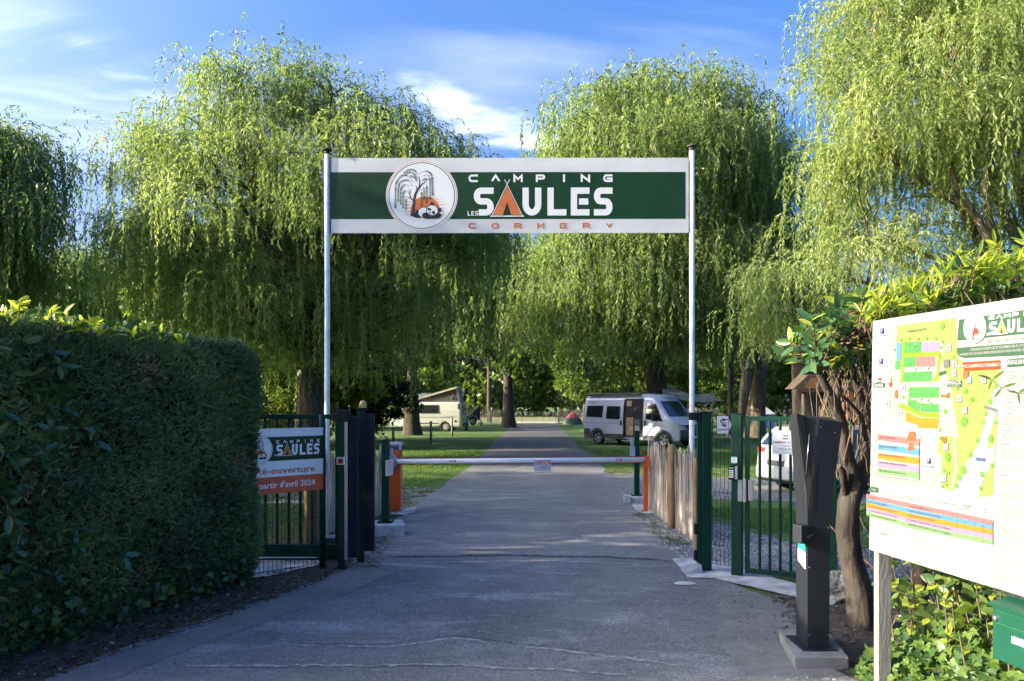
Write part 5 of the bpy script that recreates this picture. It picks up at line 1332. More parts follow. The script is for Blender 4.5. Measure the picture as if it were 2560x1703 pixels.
MBD = Matrix(((Bu.x, Bv.x, Bn.x, 0), (Bu.y, Bv.y, Bn.y, 0), (Bu.z, Bv.z, Bn.z, 0), (0, 0, 0, 1)))
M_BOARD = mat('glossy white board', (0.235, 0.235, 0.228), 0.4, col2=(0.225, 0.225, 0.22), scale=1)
mb = MB(); mb.box((0, 0, -.012), (BW3, BH3, 0)); mb.v = [tuple(MBD @ Vector(v)) for v in mb.v]; mb.build('panel', M_BOARD, t)
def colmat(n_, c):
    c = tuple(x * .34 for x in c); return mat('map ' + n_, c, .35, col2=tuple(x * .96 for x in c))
MC = dict(lime=colmat('lime', (.40, .54, .15)), lime2=colmat('grass green', (.34, .60, .03)), plot=colmat('plot green', (.12, .46, .13)), blue=colmat('sky blue', (.16, .42, .72)), pink=colmat('rose', (.72, .26, .26)),
          lilac=colmat('lilac', (.62, .38, .62)), orange=colmat('plot orange', (.80, .36, .04)), road=colmat('road grey', (.50, .50, .50)), water=colmat('water', (.48, .64, .74)), brown=colmat('brown', (.42, .20, .08)),
          pale=colmat('pale green', (.62, .70, .52)), bgreen=colmat('header green', (.07, .19, .10)), red=colmat('red', (.75, .09, .03)), ink=colmat('ink', (.17, .17, .18)), navy=colmat('navy', (.05, .06, .38)),
          dgrey=colmat('dark grey', (.24, .25, .26)), lgreen=colmat('light green row', (.30, .56, .24)), white=colmat('white', (.62, .62, .61)), tree=colmat('tree', (.22, .56, .06)))
def bpoly(mb, pts, lv, fr=z6):
    q = [buv(*fr(*p)) for p in pts]
    ar = sum(q[i][0] * q[(i + 1) % len(q)][1] - q[(i + 1) % len(q)][0] * q[i][1] for i in range(len(q)))
    if ar < 0: q = q[::-1]
    mb.add([(x, y, .0006 * lv) for x, y in q], [tuple(range(len(q)))])
def bline(mb, pts, w, lv, fr=z6): stroke(mb, [buv(*fr(*p)) for p in pts], w, .0006 * lv)
def bplace(mb): mb.v = [tuple(MBD @ Vector(v)) for v in mb.v]; return mb
def bmat(px, py, lv, a_=0.0, fr=z6):
    u, v = buv(*fr(px, py)); return T(u, v, .0006 * lv) @ Matrix.Rotation(a_, 4, 'Z') @ Matrix.Diagonal((1, -1, 1, 1))
mb = MB()
mb.use(MC['lime']); bpoly(mb, [(450, 232), (912, 172), (918, 440), (930, 490), (972, 520), (1262, 575), (1240, 900), (1200, 1560), (1110, 1580), (870, 1535), (800, 1500), (795, 1240), (760, 1225), (780, 1090), (930, 1100), (780, 1040), (780, 480), (740, 350), (520, 360), (440, 370)], 1)
mb.use(MC['pale']); bpoly(mb, [(415, 385), (790, 350), (830, 420), (790, 500), (870, 700), (930, 1100), (780, 1080), (345, 930), (385, 740), (410, 500)], 2)
mb.use(MC['road']); bpoly(mb, [(395, 240), (450, 232), (445, 370), (415, 385), (400, 700), (350, 905), (235, 1370), (245, 1290), (375, 730), (388, 520)], 3)
bpoly(mb, [(380, 690), (780, 676), (860, 690), (880, 780), (900, 950), (925, 1360), (880, 1530), (862, 1530), (905, 1350), (870, 950), (850, 720), (780, 714), (385, 716)], 3)
bpoly(mb, [(235, 1370), (640, 1440), (640, 1495), (300, 1460), (245, 1430)], 3); bpoly(mb, [(645, 1365), (800, 1380), (795, 1520), (636, 1495)], 3)
bpoly(mb, [(385, 770), (480, 740), (470, 840), (430, 925), (385, 910)], 3)
mb.use(MC['water']); bpoly(mb, [(1262, 610), (1262, 700), (1240, 900), (1215, 960), (1180, 1070), (1160, 1190), (1175, 1205), (1218, 1160), (1210, 1300), (1140, 1400), (1090, 1570), (890, 1540), (935, 1440), (1010, 1280), (1080, 1180), (1120, 1080), (1150, 930), (1190, 780), (1235, 680)], 3)
mb.use(MC['dgrey']); bpoly(mb, [(1130, 880), (1135, 855), (1238, 888), (1235, 915)], 4)
mb.use(MC['lime2']); bpoly(mb, [(492, 360), (512, 358), (496, 676), (476, 678)], 4); bpoly(mb, [(510, 445), (800, 440), (790, 472), (508, 480)], 4)
bpoly(mb, [(765, 480), (795, 470), (775, 668), (728, 668), (765, 590)], 4); bpoly(mb, [(455, 862), (490, 842), (650, 915), (778, 915), (778, 958), (645, 950), (460, 872)], 4)
plots = [('plot', (515, 362), (640, 358), (640, 442), (510, 448), 3), ('lilac', (642, 364), (788, 360), (784, 438), (640, 442), 3), ('plot', (508, 482), (605, 478), (598, 554), (502, 560), 2), ('pink', (606, 476), (752, 472), (746, 556), (598, 554), 3),
         ('plot', (502, 600), (726, 590), (722, 668), (496, 674), 5), ('plot', (548, 716), (778, 716), (778, 796), (540, 800), 5), ('plot', (540, 802), (640, 846), (620, 915), (532, 855), 2), ('plot', (640, 846), (778, 850), (776, 912), (636, 908), 3),
         ('orange', (520, 905), (625, 955), (614, 1012), (515, 985), 2), ('orange', (622, 955), (778, 962), (776, 1040), (614, 1034), 2), ('blue', (446, 370), (490, 366), (488, 438), (446, 442), 1), ('blue', (446, 444), (488, 440), (484, 506), (446, 504), 1), ('plot', (438, 506), (478, 508), (476, 578), (434, 578), 1)]
for c, a_, b_, c_, d_, k in plots:
    mb.use(MC[c]); bpoly(mb, [a_, b_, c_, d_], 5); mb.use(MC['bgreen'])
    for i in range(1, k):
        f = i / k; p_ = (a_[0] + (b_[0] - a_[0]) * f, a_[1] + (b_[1] - a_[1]) * f); q_ = (d_[0] + (c_[0] - d_[0]) * f, d_[1] + (c_[1] - d_[1]) * f); bline(mb, [p_, q_], .0009, 6)
rg = random.Random(4)
for (x, y, s) in [(808, 240, 26), (548, 335, 13), (618, 338, 13), (685, 335, 13), (755, 335, 13), (480, 345, 12), (808, 360, 13), (800, 405, 15), (790, 470, 15), (895, 480, 14), (540, 620, 11), (608, 615, 11), (668, 612, 11), (545, 740, 12), (635, 728, 12), (742, 735, 14),
                  (596, 822, 12), (652, 842, 12), (716, 838, 12), (502, 795, 14), (576, 942, 12), (638, 970, 12), (830, 905, 22), (988, 745, 22), (1038, 812, 20), (978, 985, 36), (1150, 925, 18), (1132, 992, 16), (1185, 828, 22), (1228, 712, 18), (788, 1052, 16), (790, 1115, 16),
                  (1085, 1135, 18), (1030, 1245, 24), (1185, 1120, 26), (850, 1265, 34), (852, 1390, 16), (820, 1365, 14), (975, 1370, 34), (945, 1425, 26), (1118, 1400, 22), (920, 1490, 20), (838, 1480, 12), (808, 1495, 12), (1225, 990, 16), (1195, 1330, 16), (925, 728, 14), (1108, 1505, 18)]:
    mb.use(MC['tree']); u, v = buv(*z6(x, y)); s_ = s * .00062; n_ = 22
    mb.add([(u + math.cos(2 * math.pi * i / n_) * s_ * (1.25 if i % 2 else .72) * rg.uniform(.85, 1.15), v + math.sin(2 * math.pi * i / n_) * s_ * (1.25 if i % 2 else .72), .0006 * 7) for i in range(n_)], [tuple(range(n_))])
for (x, y) in [(858, 405), (903, 532), (902, 606), (1018, 662), (1134, 660), (942, 804), (985, 898), (836, 1185), (475, 916), (500, 722), (378, 846), (822, 1430)]:
    mb.use(MC['white']); bpoly(mb, [(x - 18, y - 28), (x + 18, y - 30), (x + 17, y + 28), (x - 19, y + 28)], 8); mb.use(MC['navy']); bline(mb, [(x - 14, y - 25), (x + 15, y - 26)], .0022, 9); bline(mb, [(x - 14, y + 24), (x + 14, y + 24)], .0022, 9); bpoly(mb, [(x - 2, y - 8), (x + 5, y - 8), (x + 5, y + 10), (x - 2, y + 10)], 9)
for (x, y) in [(598, 378), (602, 562), (700, 556), (645, 800), (695, 808), (436, 412)]:
    mb.use(MC['white']); u, v = buv(*z6(x, y)); mb.add([(u + .006 * math.cos(a_), v + .006 * math.sin(a_), .0054) for a_ in [i * .524 for i in range(12)]], [tuple(range(12))]); mb.use(MC['navy']); bpoly(mb, [(x - 5, y + 8), (x + 5, y + 8), (x, y + 26)], 8)
mb.use(MC['brown']); bpoly(mb, [(793, 766), (830, 780), (862, 755), (866, 790), (848, 806), (822, 790), (800, 800)], 8); bpoly(mb, [(436, 740), (460, 738), (456, 800), (434, 800)], 8); bpoly(mb, [(972, 580), (1018, 588), (1008, 650), (970, 648)], 8); bpoly(mb, [(805, 1105), (840, 1110), (835, 1160), (805, 1145)], 8)
mb.use(MC['dgrey']); bpoly(mb, [(820, 500), (865, 498), (865, 560), (822, 562)], 8); mb.use(MC['bgreen']); bpoly(mb, [(782, 600), (835, 582), (838, 608), (785, 628)], 8)
bpoly(mb, [(268, 682), (290, 682), (300, 674), (325, 674), (335, 682), (354, 682), (352, 718), (268, 716)], 8); bpoly(mb, [(848, 658), (960, 658), (956, 714), (848, 712)], 8)
mb.use(MC['red']); u, v = buv(*z6(402, 668)); mb.add([(u + .0125 * math.cos(a_), v + .0135 * math.sin(a_), .0054) for a_ in [i * .393 for i in range(16)]], [tuple(range(16))]); bpoly(mb, [(388, 685), (417, 685), (402, 718)], 9)
mb.use(MC['white']); mb.add([(u + .008 * math.cos(a_), v + .009 * math.sin(a_), .0062) for a_ in [i * .393 for i in range(16)]], [tuple(range(16))])
mb.use(MC['red']); bpoly(mb, [(306, 640), (326, 640), (326, 662), (306, 662)], 8)
# legend
mb.use(MC['ink']); bline(mb, [(305, 1070), (632, 1100), (618, 1452), (292, 1408), (305, 1070)], .0012, 8)
mb.use(MC['white']); bpoly(mb, [(306, 1072), (631, 1102), (617, 1450), (293, 1406)], 7)
for i, (c, ya, yb) in enumerate([('pink', 1090, 1120), ('blue', 1160, 1182), ('orange', 1230, 1250), ('lilac', 1296, 1318), ('plot', 1348, 1380)]):
    yy = [1084, 1160, 1232, 1296, 1346][i]; mb.use(MC[c if c != 'plot' else 'lgreen']); bpoly(mb, [(304, yy), (629, yy + 38), (627, yy + 92), (302, yy + 46)], 8)
mb.use(MC['brown']); bpoly(mb, [(528, 1135), (548, 1062), (590, 1062), (606, 1135), (570, 1142)], 9); bpoly(mb, [(532, 1208), (552, 1152), (580, 1158), (592, 1200), (560, 1218)], 9)
# red web strip, header, house rules column
mb.use(MC['red']); bpoly(mb, [(968, 520), (1262, 503), (1260, 572), (985, 588), (970, 560)], 8)
mb.use(MC['bgreen'])
bpoly(mb, [(90, 182), (840, 70), (840, 340), (70, 420)], 8, z9); bpoly(mb, [(65, 506), (840, 446), (840, 588), (130, 622), (85, 600), (66, 560)], 8, z9); bpoly(mb, [(645, 640), (840, 620), (840, 715), (640, 728)], 8, z9)
mb.use(MC['white']); bpoly(mb, [(140, 250), (170, 160), (230, 110), (300, 98), (365, 130), (400, 200), (408, 270), (395, 360), (350, 425), (280, 460), (200, 430), (150, 350)], 10, z9)
# price table
rows = [('pink', 108, 170, 318), ('blue', 142, 212, 352), ('orange', 176, 250, 392), ('lilac', 210, 290, 430), ('lgreen', 242, 328, 470)]
for c, y0, ym, yr in rows:
    mb.use(MC[c]); bpoly(mb, [(212, y0), (535, ym + 6), (925, ym + 85), (1198, yr - 5), (1196, yr + 36), (922, ym + 124), (533, ym + 44), (211, y0 + 32)], 8, z7)
mb.use(MC['ink'])
for a_, b_ in [((536, 150), (528, 612)), ((926, 176), (912, 748)), ((1062, 210), (1048, 540))]: bline(mb, [a_, b_], .0012, 9, z7)
bline(mb, [(540, 152), (1040, 205), (1150, 230), (1190, 262), (1198, 320), (1180, 780), (1150, 818), (1100, 815), (640, 655), (260, 535), (215, 500), (190, 430)], .0008, 8, z7)
bline(mb, [(450, 232), (270, 255), (245, 290), (235, 500), (212, 1340), (225, 1440), (300, 1470), (760, 1560), (1100, 1610), (1180, 1590), (1212, 1500), (1262, 640), (1290, 560)], .0006, 8)
mb.use(MC['road'])
for i in range(13): bline(mb, [(532, 372 + i * 21), (914, 462 + i * 24)], .0008, 8, z7)
mb.use(MC['bgreen']); bpoly(mb, [(224, 78), (240, 56), (262, 52), (302, 60), (300, 100), (222, 90)], 8, z7)
bplace(mb).build('printed_map', None, t)
mb = MB()
def btext(s, x, y, size, c, a_, fr=z6, al='CENTER', wt=.01, sx=1.0, lv=10): mb.use(MC[c]); text(mb, s, size, bmat(x, y, lv, 0.0, fr), al, wt, sx)
btext('PRAIRIE DU CROTET', 610, 270, .0165, 'ink', -2); btext('INDRE', 1110, 1283, .022, 'navy', 0, wt=.02); btext('WWW.CAMPINGCORMERY.COM', 1118, 546, .0235, 'white', 0, wt=.03, sx=.92)
btext('ENTRÉE', 311, 702, .022, 'white', 0, wt=.05); btext('SNACK', 903, 680, .030, 'white', 0, wt=.04); btext('DU CAMPING', 903, 706, .011, 'white', 0, wt=.02)
for x, y, s in [(336, 275, '14+1 PLACES'), (327, 512, '2 PLACES')]:
    mb.use(MC['navy']); bpoly(mb, [(x - 13, y - 20), (x + 12, y - 22), (x + 11, y + 20), (x - 14, y + 20)], 8); btext('P', x, y, .028, 'white', 0, wt=.03); btext(s, x, y + 36, .0145, 'navy', 0)
mb.use(MC['navy']); bpoly(mb, [(690, 1272), (716, 1275), (714, 1318), (688, 1314)], 8); btext('P', 702, 1295, .028, 'white', 3, wt=.03); btext('16+1 PLACES', 698, 1337, .0165, 'navy', 4)
for i, s in enumerate(['TENTES ÉQUIPÉES SIBLEY', 'TENTES CYCLOTOURISTES', 'EMPLACEMENT 80M² SANS ÉLECTRICITÉ', 'EMPLACEMENT 100M² SANS ÉLECTRICITÉ', 'EMPLACEMENT AVEC ÉLECTRICITÉ 10A']):
    x, y = 312, [1110, 1180, 1246, 1305, 1368][i]; btext(s, x, y, .0155, 'ink', 7, al='LEFT', sx=.86, wt=.012)
mb.use(MC['white']); lines = [('HORAIRE D\'OUVERTURE ET DE FERMETURE DU PORTAIL', 225, 530, .0165), ('HORAIRE DE L\'ACCUEIL 08H30-12H00 SINON VOUS POUVEZ APPELER', 100, 586, .0165)]
for s, x, y, sz in lines: btext(s, x, y, sz, 'white', -3, z9, 'LEFT', .02, .85)
btext('REGLEMENT', 655, 678, .026, 'white', -2, z9, 'LEFT', .04)
btext('TARIFS', 265, 76, .016, 'white', 8, z7, 'CENTER', .03); btext('Suppléments', 352, 422, .0145, 'ink', 10, z7)
for i, (s1, s2) in enumerate([('1 à 4 pers/180m²', '2 Tentes Sibley 500 Protech 19,6m²'), ('1 ou 2 pers 2 vélos/tente 10A & 80m²', '2 Tentes "cyclo-itinérance" 400 Protech 12,5m²'), ('1 ou 2 pers (4 pers maximum) / Pas d\'électricité & 80m²', 'Emplacement pour Tente, Vélo, Bicam'), ('1 ou 2 pers (6 pers maximum) / Pas d\'électricité & 100m²', 'Emplacement Tente, Vélo, Moto, Caravane, Van, Camping-car'), ('1 ou 2 pers (6 pers maximum) / Électricité 10A & 100m²', 'Emplacement Tente, Vélo, Moto, Caravane, Van, Camping-car')]):
    y = 134 + i * 33.5; y2 = 202 + i * 35.5; btext(s1, 222, y, .0135, 'ink', 11, z7, 'LEFT', .014, .86); btext(s2, 542, y2, .0150, 'ink', 11.5, z7, 'LEFT', .014, .86)
    btext(['40', '33', '16', '15', '17'][i], 985, 292 + i * 38, .013, 'ink', 10, z7); btext(['50', '35', '15', '17', '21'][i], 1125, 322 + i * 40, .013, 'ink', 10, z7)
btext('01/05-30/06', 992, 205, .012, 'ink', 8, z7); btext('01/09-02/11', 992, 224, .012, 'ink', 8, z7); btext('01/07', 1132, 232, .012, 'ink', 8, z7); btext('31/08', 1132, 254, .012, 'ink', 8, z7)
for i in range(7): btext('3', 978, 480 + i * 19, .010, 'ink', 10, z7); btext('3', 1118, 520 + i * 20, .010, 'ink', 10, z7)
mb.use(MC['dgrey']); rg = random.Random(11)
def bdash(x0, y0, x1, y1, h, fr, rg, gap=.25):
    t_ = 0
    while t_ < 1:
        w = rg.uniform(.03, .12); e = min(1, t_ + w)
        a_ = (x0 + (x1 - x0) * t_, y0 + (y1 - y0) * t_); b_ = (x0 + (x1 - x0) * e, y0 + (y1 - y0) * e)
        bpoly(mb, [a_, b_, (b_[0], b_[1] + h), (a_[0], a_[1] + h)], 8, fr); t_ = e + w * gap
for i in range(8): bdash(540, 384 + i * 33, 540 + rg.uniform(90, 240), 384 + i * 33 + 30, 3, z7, rg)
bdash(320, 88, 905, 192, 4, z7, rg); bdash(320, 104, 620, 158, 4, z7, rg)
y = 780
while y < 3400:
    fr = z9
    n_ = rg.randint(3, 8); bdash(640 - (y - 780) * .062, y, 740 - (y - 780) * .062, y - 4 + (y - 1100) * .018, 7, z9, rg); y += 42
    for i in range(n_):
        x0 = 632 - (y - 780) * .060; sl = (y - 1150) * .00055 * .25; x1 = 1000; bdash(x0, y, x1 if i < n_ - 1 else x0 + 160, y + sl * ((x1 if i < n_ - 1 else x0 + 160) - x0), 5, z9, rg, .35); y += 17.5
    y += 30
bplace(mb).build('map_lettering', None, t)
# header wording and badge, drawn upright in board metres (y up), then flipped onto the board
mb = MB()
uA, vA = buv(*z9(420, 360)); uB, vB = buv(*z9(735, 345)); hS = (buv(*z9(470, 360))[1] - buv(*z9(470, 215))[1])
Wd = (uB - uA) / .50
logo_words(mb, uA, uA + Wd, -vA, hS, .0072)
mb.use(PR['white']); word(mb, 'CAMPING', uA + Wd * .02, uA + Wd * 1.0, -buv(*z9(430, 186))[1], -buv(*z9(430, 144))[1], hS * .09, .0072, Wd * .11)
mb.use(PR['red']); word(mb, 'CORMERY', uA, uA + Wd, -buv(*z9(415, 446))[1], -buv(*z9(415, 420))[1], hS * .05, .0072, Wd * .07)
mb.use(MC['red']); ue, ve = buv(*z9(285, 340)); mb.flat(ellipse(ue, -ve, .020, .026), .007)
mb.use(PR['white']); mb.flat(ellipse(ue + .006, -ve - .017, .014, .012), .0076); mb.use(PR['black']); mb.flat(ellipse(ue + .001, -ve - .014, .003, .004), .0082); mb.flat(ellipse(ue + .011, -ve - .017, .003, .004), .0082); stroke(mb, [(ue - .022, -ve - .026), (ue + .02, -ve - .027)], .005, .0078)
stroke(mb, [(ue - .018, -ve - .024), (ue - .012, -ve + .02), (ue + .006, -ve + .05)], .003, .0078)
mb.v = [tuple(MBD @ Vector((x, -y, z))) for x, y, z in mb.v]; mb.build('header_logo', None, t)
mb = MB()
for x, y in [(2195, 815), (2295, 795), (2363, 785), (2430, 772), (2512, 762), (2176, 1362), (2232, 1384), (2290, 1402), (2352, 1424), (2422, 1448), (2500, 1472)]:
    u, v = buv(x, y); mb.add([(u + .003 * math.cos(a_), v + .003 * math.sin(a_), .003) for a_ in [i * 1.047 for i in range(6)]], [tuple(range(6))])
bplace(mb).build('screws', MC['dgrey'], t)
M_POST = mat('rusty painted post', (0.20, 0.195, 0.18), 0.75, col2=(0.13, 0.10, 0.075), scale=8, stretch=(1, 1, .35), lo=.5, hi=.75, bump=.2)
for k, y_ in enumerate((4.60, 3.25)):
    x_ = 2.195 + (4.60 - y_) * .171
    mb = MB(); mb.box((0, 0, -.1), (.078, .06, 2.05), bev=.003); o = mb.build('support_post', M_POST); o.location = (x_, y_, 0)
    o.parent = t; o.location = (x_ - BT.x, y_ - BT.y, -BT.z)
# green letter box
zt = EYE - (1505 - HY) * 3.62 / FPX
t = empty('letter_box', (2.265, 3.62, zt - .262), 'green metal letter box with lock and white name slip under the board', 'letter box', None, math.atan2(BD.y, BD.x))
M_LBX = mat('green letter box paint', (0.003, 0.058, 0.033), 0.4, col2=(0.0025, 0.05, 0.028), scale=4)
mb = MB(); mb.box((0, .0, 0), (.38, .10, .262), bev=.004); mb.build('box', M_LBX, t)
mb = MB(); mb.add([(-.005, -.02, .262), (.385, -.02, .262), (.385, .11, .29), (-.005, .11, .29), (-.005, -.02, .252), (.385, -.02, .252), (.385, .11, .266), (-.005, .11, .266)], [(0, 1, 2, 3), (4, 7, 6, 5), (0, 4, 5, 1), (1, 5, 6, 2), (2, 6, 7, 3), (3, 7, 4, 0)]); mb.build('lid', M_LBX, t)
mb = MB()
for z, w_ in ((.228, .001), (.172, .002)): mb.box((.012, -.003, z - w_), (.37, -.0005, z + w_))
mb.build('flap_edges', mat('green shadow line', (.006, .09, .045), .6), t)
mb = MB(); mb.lathe([(0, .010), (.008, .010), (.013, .006), (.014, 0)], Matrix.Translation((.018, -.001, .19)) @ Matrix.Rotation(R(90), 4, 'X'), 16); mb.build('lock', M_STEEL, t)
mb = MB(); mb.box((.115, -.004, .105), (.26, -.001, .135)); mb.build('name_slip', PR['white'], t)
mb = MB(); mb.box((.12, .101, -.6), (.18, .15, .262)); mb.build('stand', M_POST, t)

# ------------------------------------------------------------ clipped hedge on the left
M_THUJA = leaf_mat('thuja sprays', [(0, (0.055, 0.095, 0.045)), (0.45, (0.11, 0.18, 0.075)), (0.85, (0.17, 0.27, 0.10)), (0.93, (0.20, 0.26, 0.11)), (1, (0.32, 0.23, 0.15))], 0.22, rough=.6)
t = empty('hedge', (-3.1, 6.6, 0), 'tall clipped dark thuja hedge left of the gate', 'hedge')
HA, HB = Vector((-3.95, 4.3)), Vector((-2.53, 7.66))          # foot line of the front face
hd = (HB - HA).normalized(); hn = Vector((-hd.y, hd.x)); hL = (HB - HA).length; hT = 1.5; hH = 2.36
def hedge_pt(s, w, z):
    """s along, w thickness, z height; the top edge and the end are rounded, the foot is tucked in"""
    return HA.x + hd.x * s + hn.x * w, HA.y + hd.y * s + hn.y * w, z
mb = MB(); ns, nz_ = 22, 8
core = [(0, -.0 + .22), (hL - .12, .22), (hL - .12, hT), (0, hT)]
mb.prism([hedge_pt(s, w, 0)[:2] for s, w in core], .05, hH - .16); mb.v = [(x + 3.1, y - 6.6, z) for x, y, z in mb.v]
mb.build('light_block_core', mat('dark hedge core', (.010, .010, .007), 1.0), t)  # solid dark core added inside the hedge to stop light passing through
rg = np.random.default_rng(21); N = 30000
def hedge_surface(N):
    face = rg.random(N); s = rg.random(N) * hL; w = np.zeros(N); z = rg.random(N) * hH
    endf = face > .74; w[endf] = rg.random(endf.sum()) * .8; s[endf] = hL
    topf = (face > .56) & ~endf; z[topf] = hH; w[topf] = rg.random(topf.sum()) * hT
    # round the edges
    bul = .10 * np.sin(z / hH * math.pi) + .05 * np.sin(s * 2.3) * np.sin(z * 3.1 + 1) + .03 * np.sin(s * 7 + z * 4)
    nrm = np.zeros((N, 3)); fr = ~endf & ~topf
    nrm[fr] = (-hn.x, -hn.y, .15); nrm[endf] = (hd.x, hd.y, .1); nrm[topf] = (0, 0, 1)
    wz = w.copy(); wz[fr] = -bul[fr]; tuck = np.maximum(0, .35 - z) * .45; wz[fr] += tuck[fr]
    r = .22; k = fr & (z > hH - r); wz[k] += (z[k] - (hH - r)) ** 2 / r
    k = endf & (z > hH - r); s[k] -= (z[k] - (hH - r)) ** 2 / r * 1.2; s[endf] += bul[endf] * .8 - tuck[endf] * .6
    k = topf & (w < r); z[k] -= (r - w[k]) ** 2 / r * .5
    k = fr & (s > hL - .3); wz[k] += (s[k] - hL + .3) ** 2 * 1.2
    k = endf; s[k] -= np.maximum(0, .25 - w[k]) ** 2 * 1.5
    z[topf] += .03 * np.sin(s[topf] * 5) + .03 * np.sin(s[topf] * 2.1)
    p = np.column_stack([HA.x + hd.x * s + hn.x * wz, HA.y + hd.y * s + hn.y * wz, z]); return p, nrm, s, z
p, nrm, s, z = hedge_surface(N); V = []; Q = []; VA = []; off = 0
cl = .45 + .25 * np.sin(s * 3.3 + 2 * np.sin(z * 2.7)) + .12 * np.sin(z * 9 + s * 5)
brown = (np.sin(s * 2.9 + 1.3) * np.sin(z * 3.7 + .4) > .88)
p = p - nrm * rg.random((N, 1)) * .09
base_d = unit(nrm * .55 + rg.normal(size=(N, 3)) * .55 + np.array([0, 0, .25]))
for j in range(5):
    d = unit(base_d + rg.normal(size=(N, 3)) * .45); L = .05 * rg.uniform(.6, 1.5, N)
    b = p + base_d * (.012 * j)
    va = np.clip(cl * .8 + rg.normal(size=N) * .16, 0, .9); va[brown & (rg.random(N) < .5)] = 1.0; va[rg.random(N) < .010] = .97
    v, q, va = leaves_np(b, d, nrm + rg.normal(size=(N, 3)) * .6, L, .013 * rg.uniform(.7, 1.4, N), va, .1); V.append(v); Q.append(q + off); VA.append(va); off += len(v)
V = np.concatenate(V) - np.array([-3.1, 6.6, 0]); o = npmesh('sprays', V, np.concatenate(Q), M_THUJA, np.concatenate(VA), t); o['kind'] = 'stuff'

# ------------------------------------------------------------ leafy plants built leaf by leaf
def leaf_shape(name, kind, material):
    if kind == 'laurel':
        out = [(0, 0), (.10, .12), (.17, .30), (.185, .5), (.15, .72), (.08, .9), (0, 1.0)]
    elif kind == 'bramble':
        out = [(0, 0), (.20, .08), (.32, .28), (.33, .48), (.24, .72), (.10, .9), (0, 1.02)]
    elif kind == 'lance':
        out = [(0, 0), (.06, .15), (.10, .38), (.09, .62), (.05, .85), (0, 1.0)]
    elif kind == 'ivy':
        out = [(0, 0), (.22, -.10), (.46, .12), (.30, .30), (.40, .55), (.16, .62), (0, 1.0)]
    V = []; F = []; n = len(out)
    for i, (x, y) in enumerate(out): V.append((0, y if i else 0, -.10 * y * y + (.0 if kind != 'ivy' else -.03)))
    for sgn in (1, -1):
        for i in range(1, n - 1): V.append((sgn * out[i][0], out[i][1], .16 * out[i][0] * (1 if kind != 'ivy' else .6) - .10 * out[i][1] ** 2 + .02))
    a0 = n; b0 = n + (n - 2)
    for base_, fl in ((a0, False), (b0, True)):
        for i in range(n - 1):
            c = []
            if i == 0: c = [0, base_, 1]
            elif i == n - 2: c = [i, base_ + i - 1, n - 1]
            else: c = [i, base_ + i - 1, base_ + i, i + 1]
            F.append(tuple(c if not fl else c[::-1]))
    me = bpy.data.meshes.new(name); me.from_pydata(V, [], F); me.materials.append(material)
    me.polygons.foreach_set('use_smooth', [True] * len(F))
    return me
M_LAU = [leaf_mat('laurel leaf deep', [(0, (0.04, 0.10, 0.038)), (1, (0.04, 0.10, 0.038))], .22, .28, spec=.6), leaf_mat('laurel leaf mid', [(0, (0.05, 0.115, 0.03)), (1, (0.05, 0.115, 0.03))], .28, .3, spec=.6),
         leaf_mat('laurel leaf fresh', [(0, (0.30, 0.36, 0.05)), (1, (0.30, 0.36, 0.05))], .5, .4), leaf_mat('ivy leaf', [(0, (0.045, 0.10, 0.03)), (1, (0.045, 0.10, 0.03))], .25, .35, spec=.5),
         leaf_mat('ivy leaf pale', [(0, (0.12, 0.19, 0.045)), (1, (0.12, 0.19, 0.045))], .35, .4), leaf_mat('dry leaf', [(0, (0.16, 0.06, 0.03)), (1, (0.16, 0.06, 0.03))], .2, .7)]
LS = {}
for kd in ('laurel', 'bramble', 'lance', 'ivy'):
    for mi in range(6): LS[kd, mi] = leaf_shape('leaf', kd, M_LAU[mi])
def leafy(t, items, maxobj=290):
    """items: (pos, direction, up, size, kind, matindex); the biggest nearest as single leaves, the rest joined"""
    o0 = t.location.copy(); items = sorted(items, key=lambda i: -i[3] / max(.5, i[0][1]))
    def M_of(it):
        y = Vector(it[1]).normalized(); x = y.cross(Vector(it[2])).normalized(); z = x.cross(y)
        m = Matrix((x, y, z)).transposed().to_4x4() * 1.0
        return Matrix.Translation(Vector(it[0]) - o0) @ m @ Matrix.Scale(it[3], 4)
    for it in items[:maxobj]:
        o = bpy.data.objects.new('leaf', LS[it[4], it[5]]); link(o, t); o.matrix_basis = M_of(it)
    rest = items[maxobj:]
    for mi in range(6):
        for kd in ('laurel', 'bramble', 'lance', 'ivy'):
            pass
    if rest:
        V = []; F = []; MI = []; k = 0
        for it in rest:
            me = LS[it[4], it[5]]; co = np.empty(len(me.vertices) * 3); me.vertices.foreach_get('co', co); co = co.reshape(-1, 3); m = np.array(M_of(it)); V.append(co @ m[:3, :3].T + m[:3, 3])
            for p_ in me.polygons: F.append(tuple(i + k for i in p_.vertices)); MI.append(it[5])
            k += len(co)
        me = bpy.data.meshes.new('small_leaves'); me.from_pydata(np.concatenate(V).tolist(), [], F)
        for m_ in M_LAU: me.materials.append(m_)
        me.polygons.foreach_set('material_index', MI); me.polygons.foreach_set('use_smooth', [True] * len(F))
        o = bpy.data.objects.new('small_leaves', me); link(o, t); o['kind'] = 'stuff'
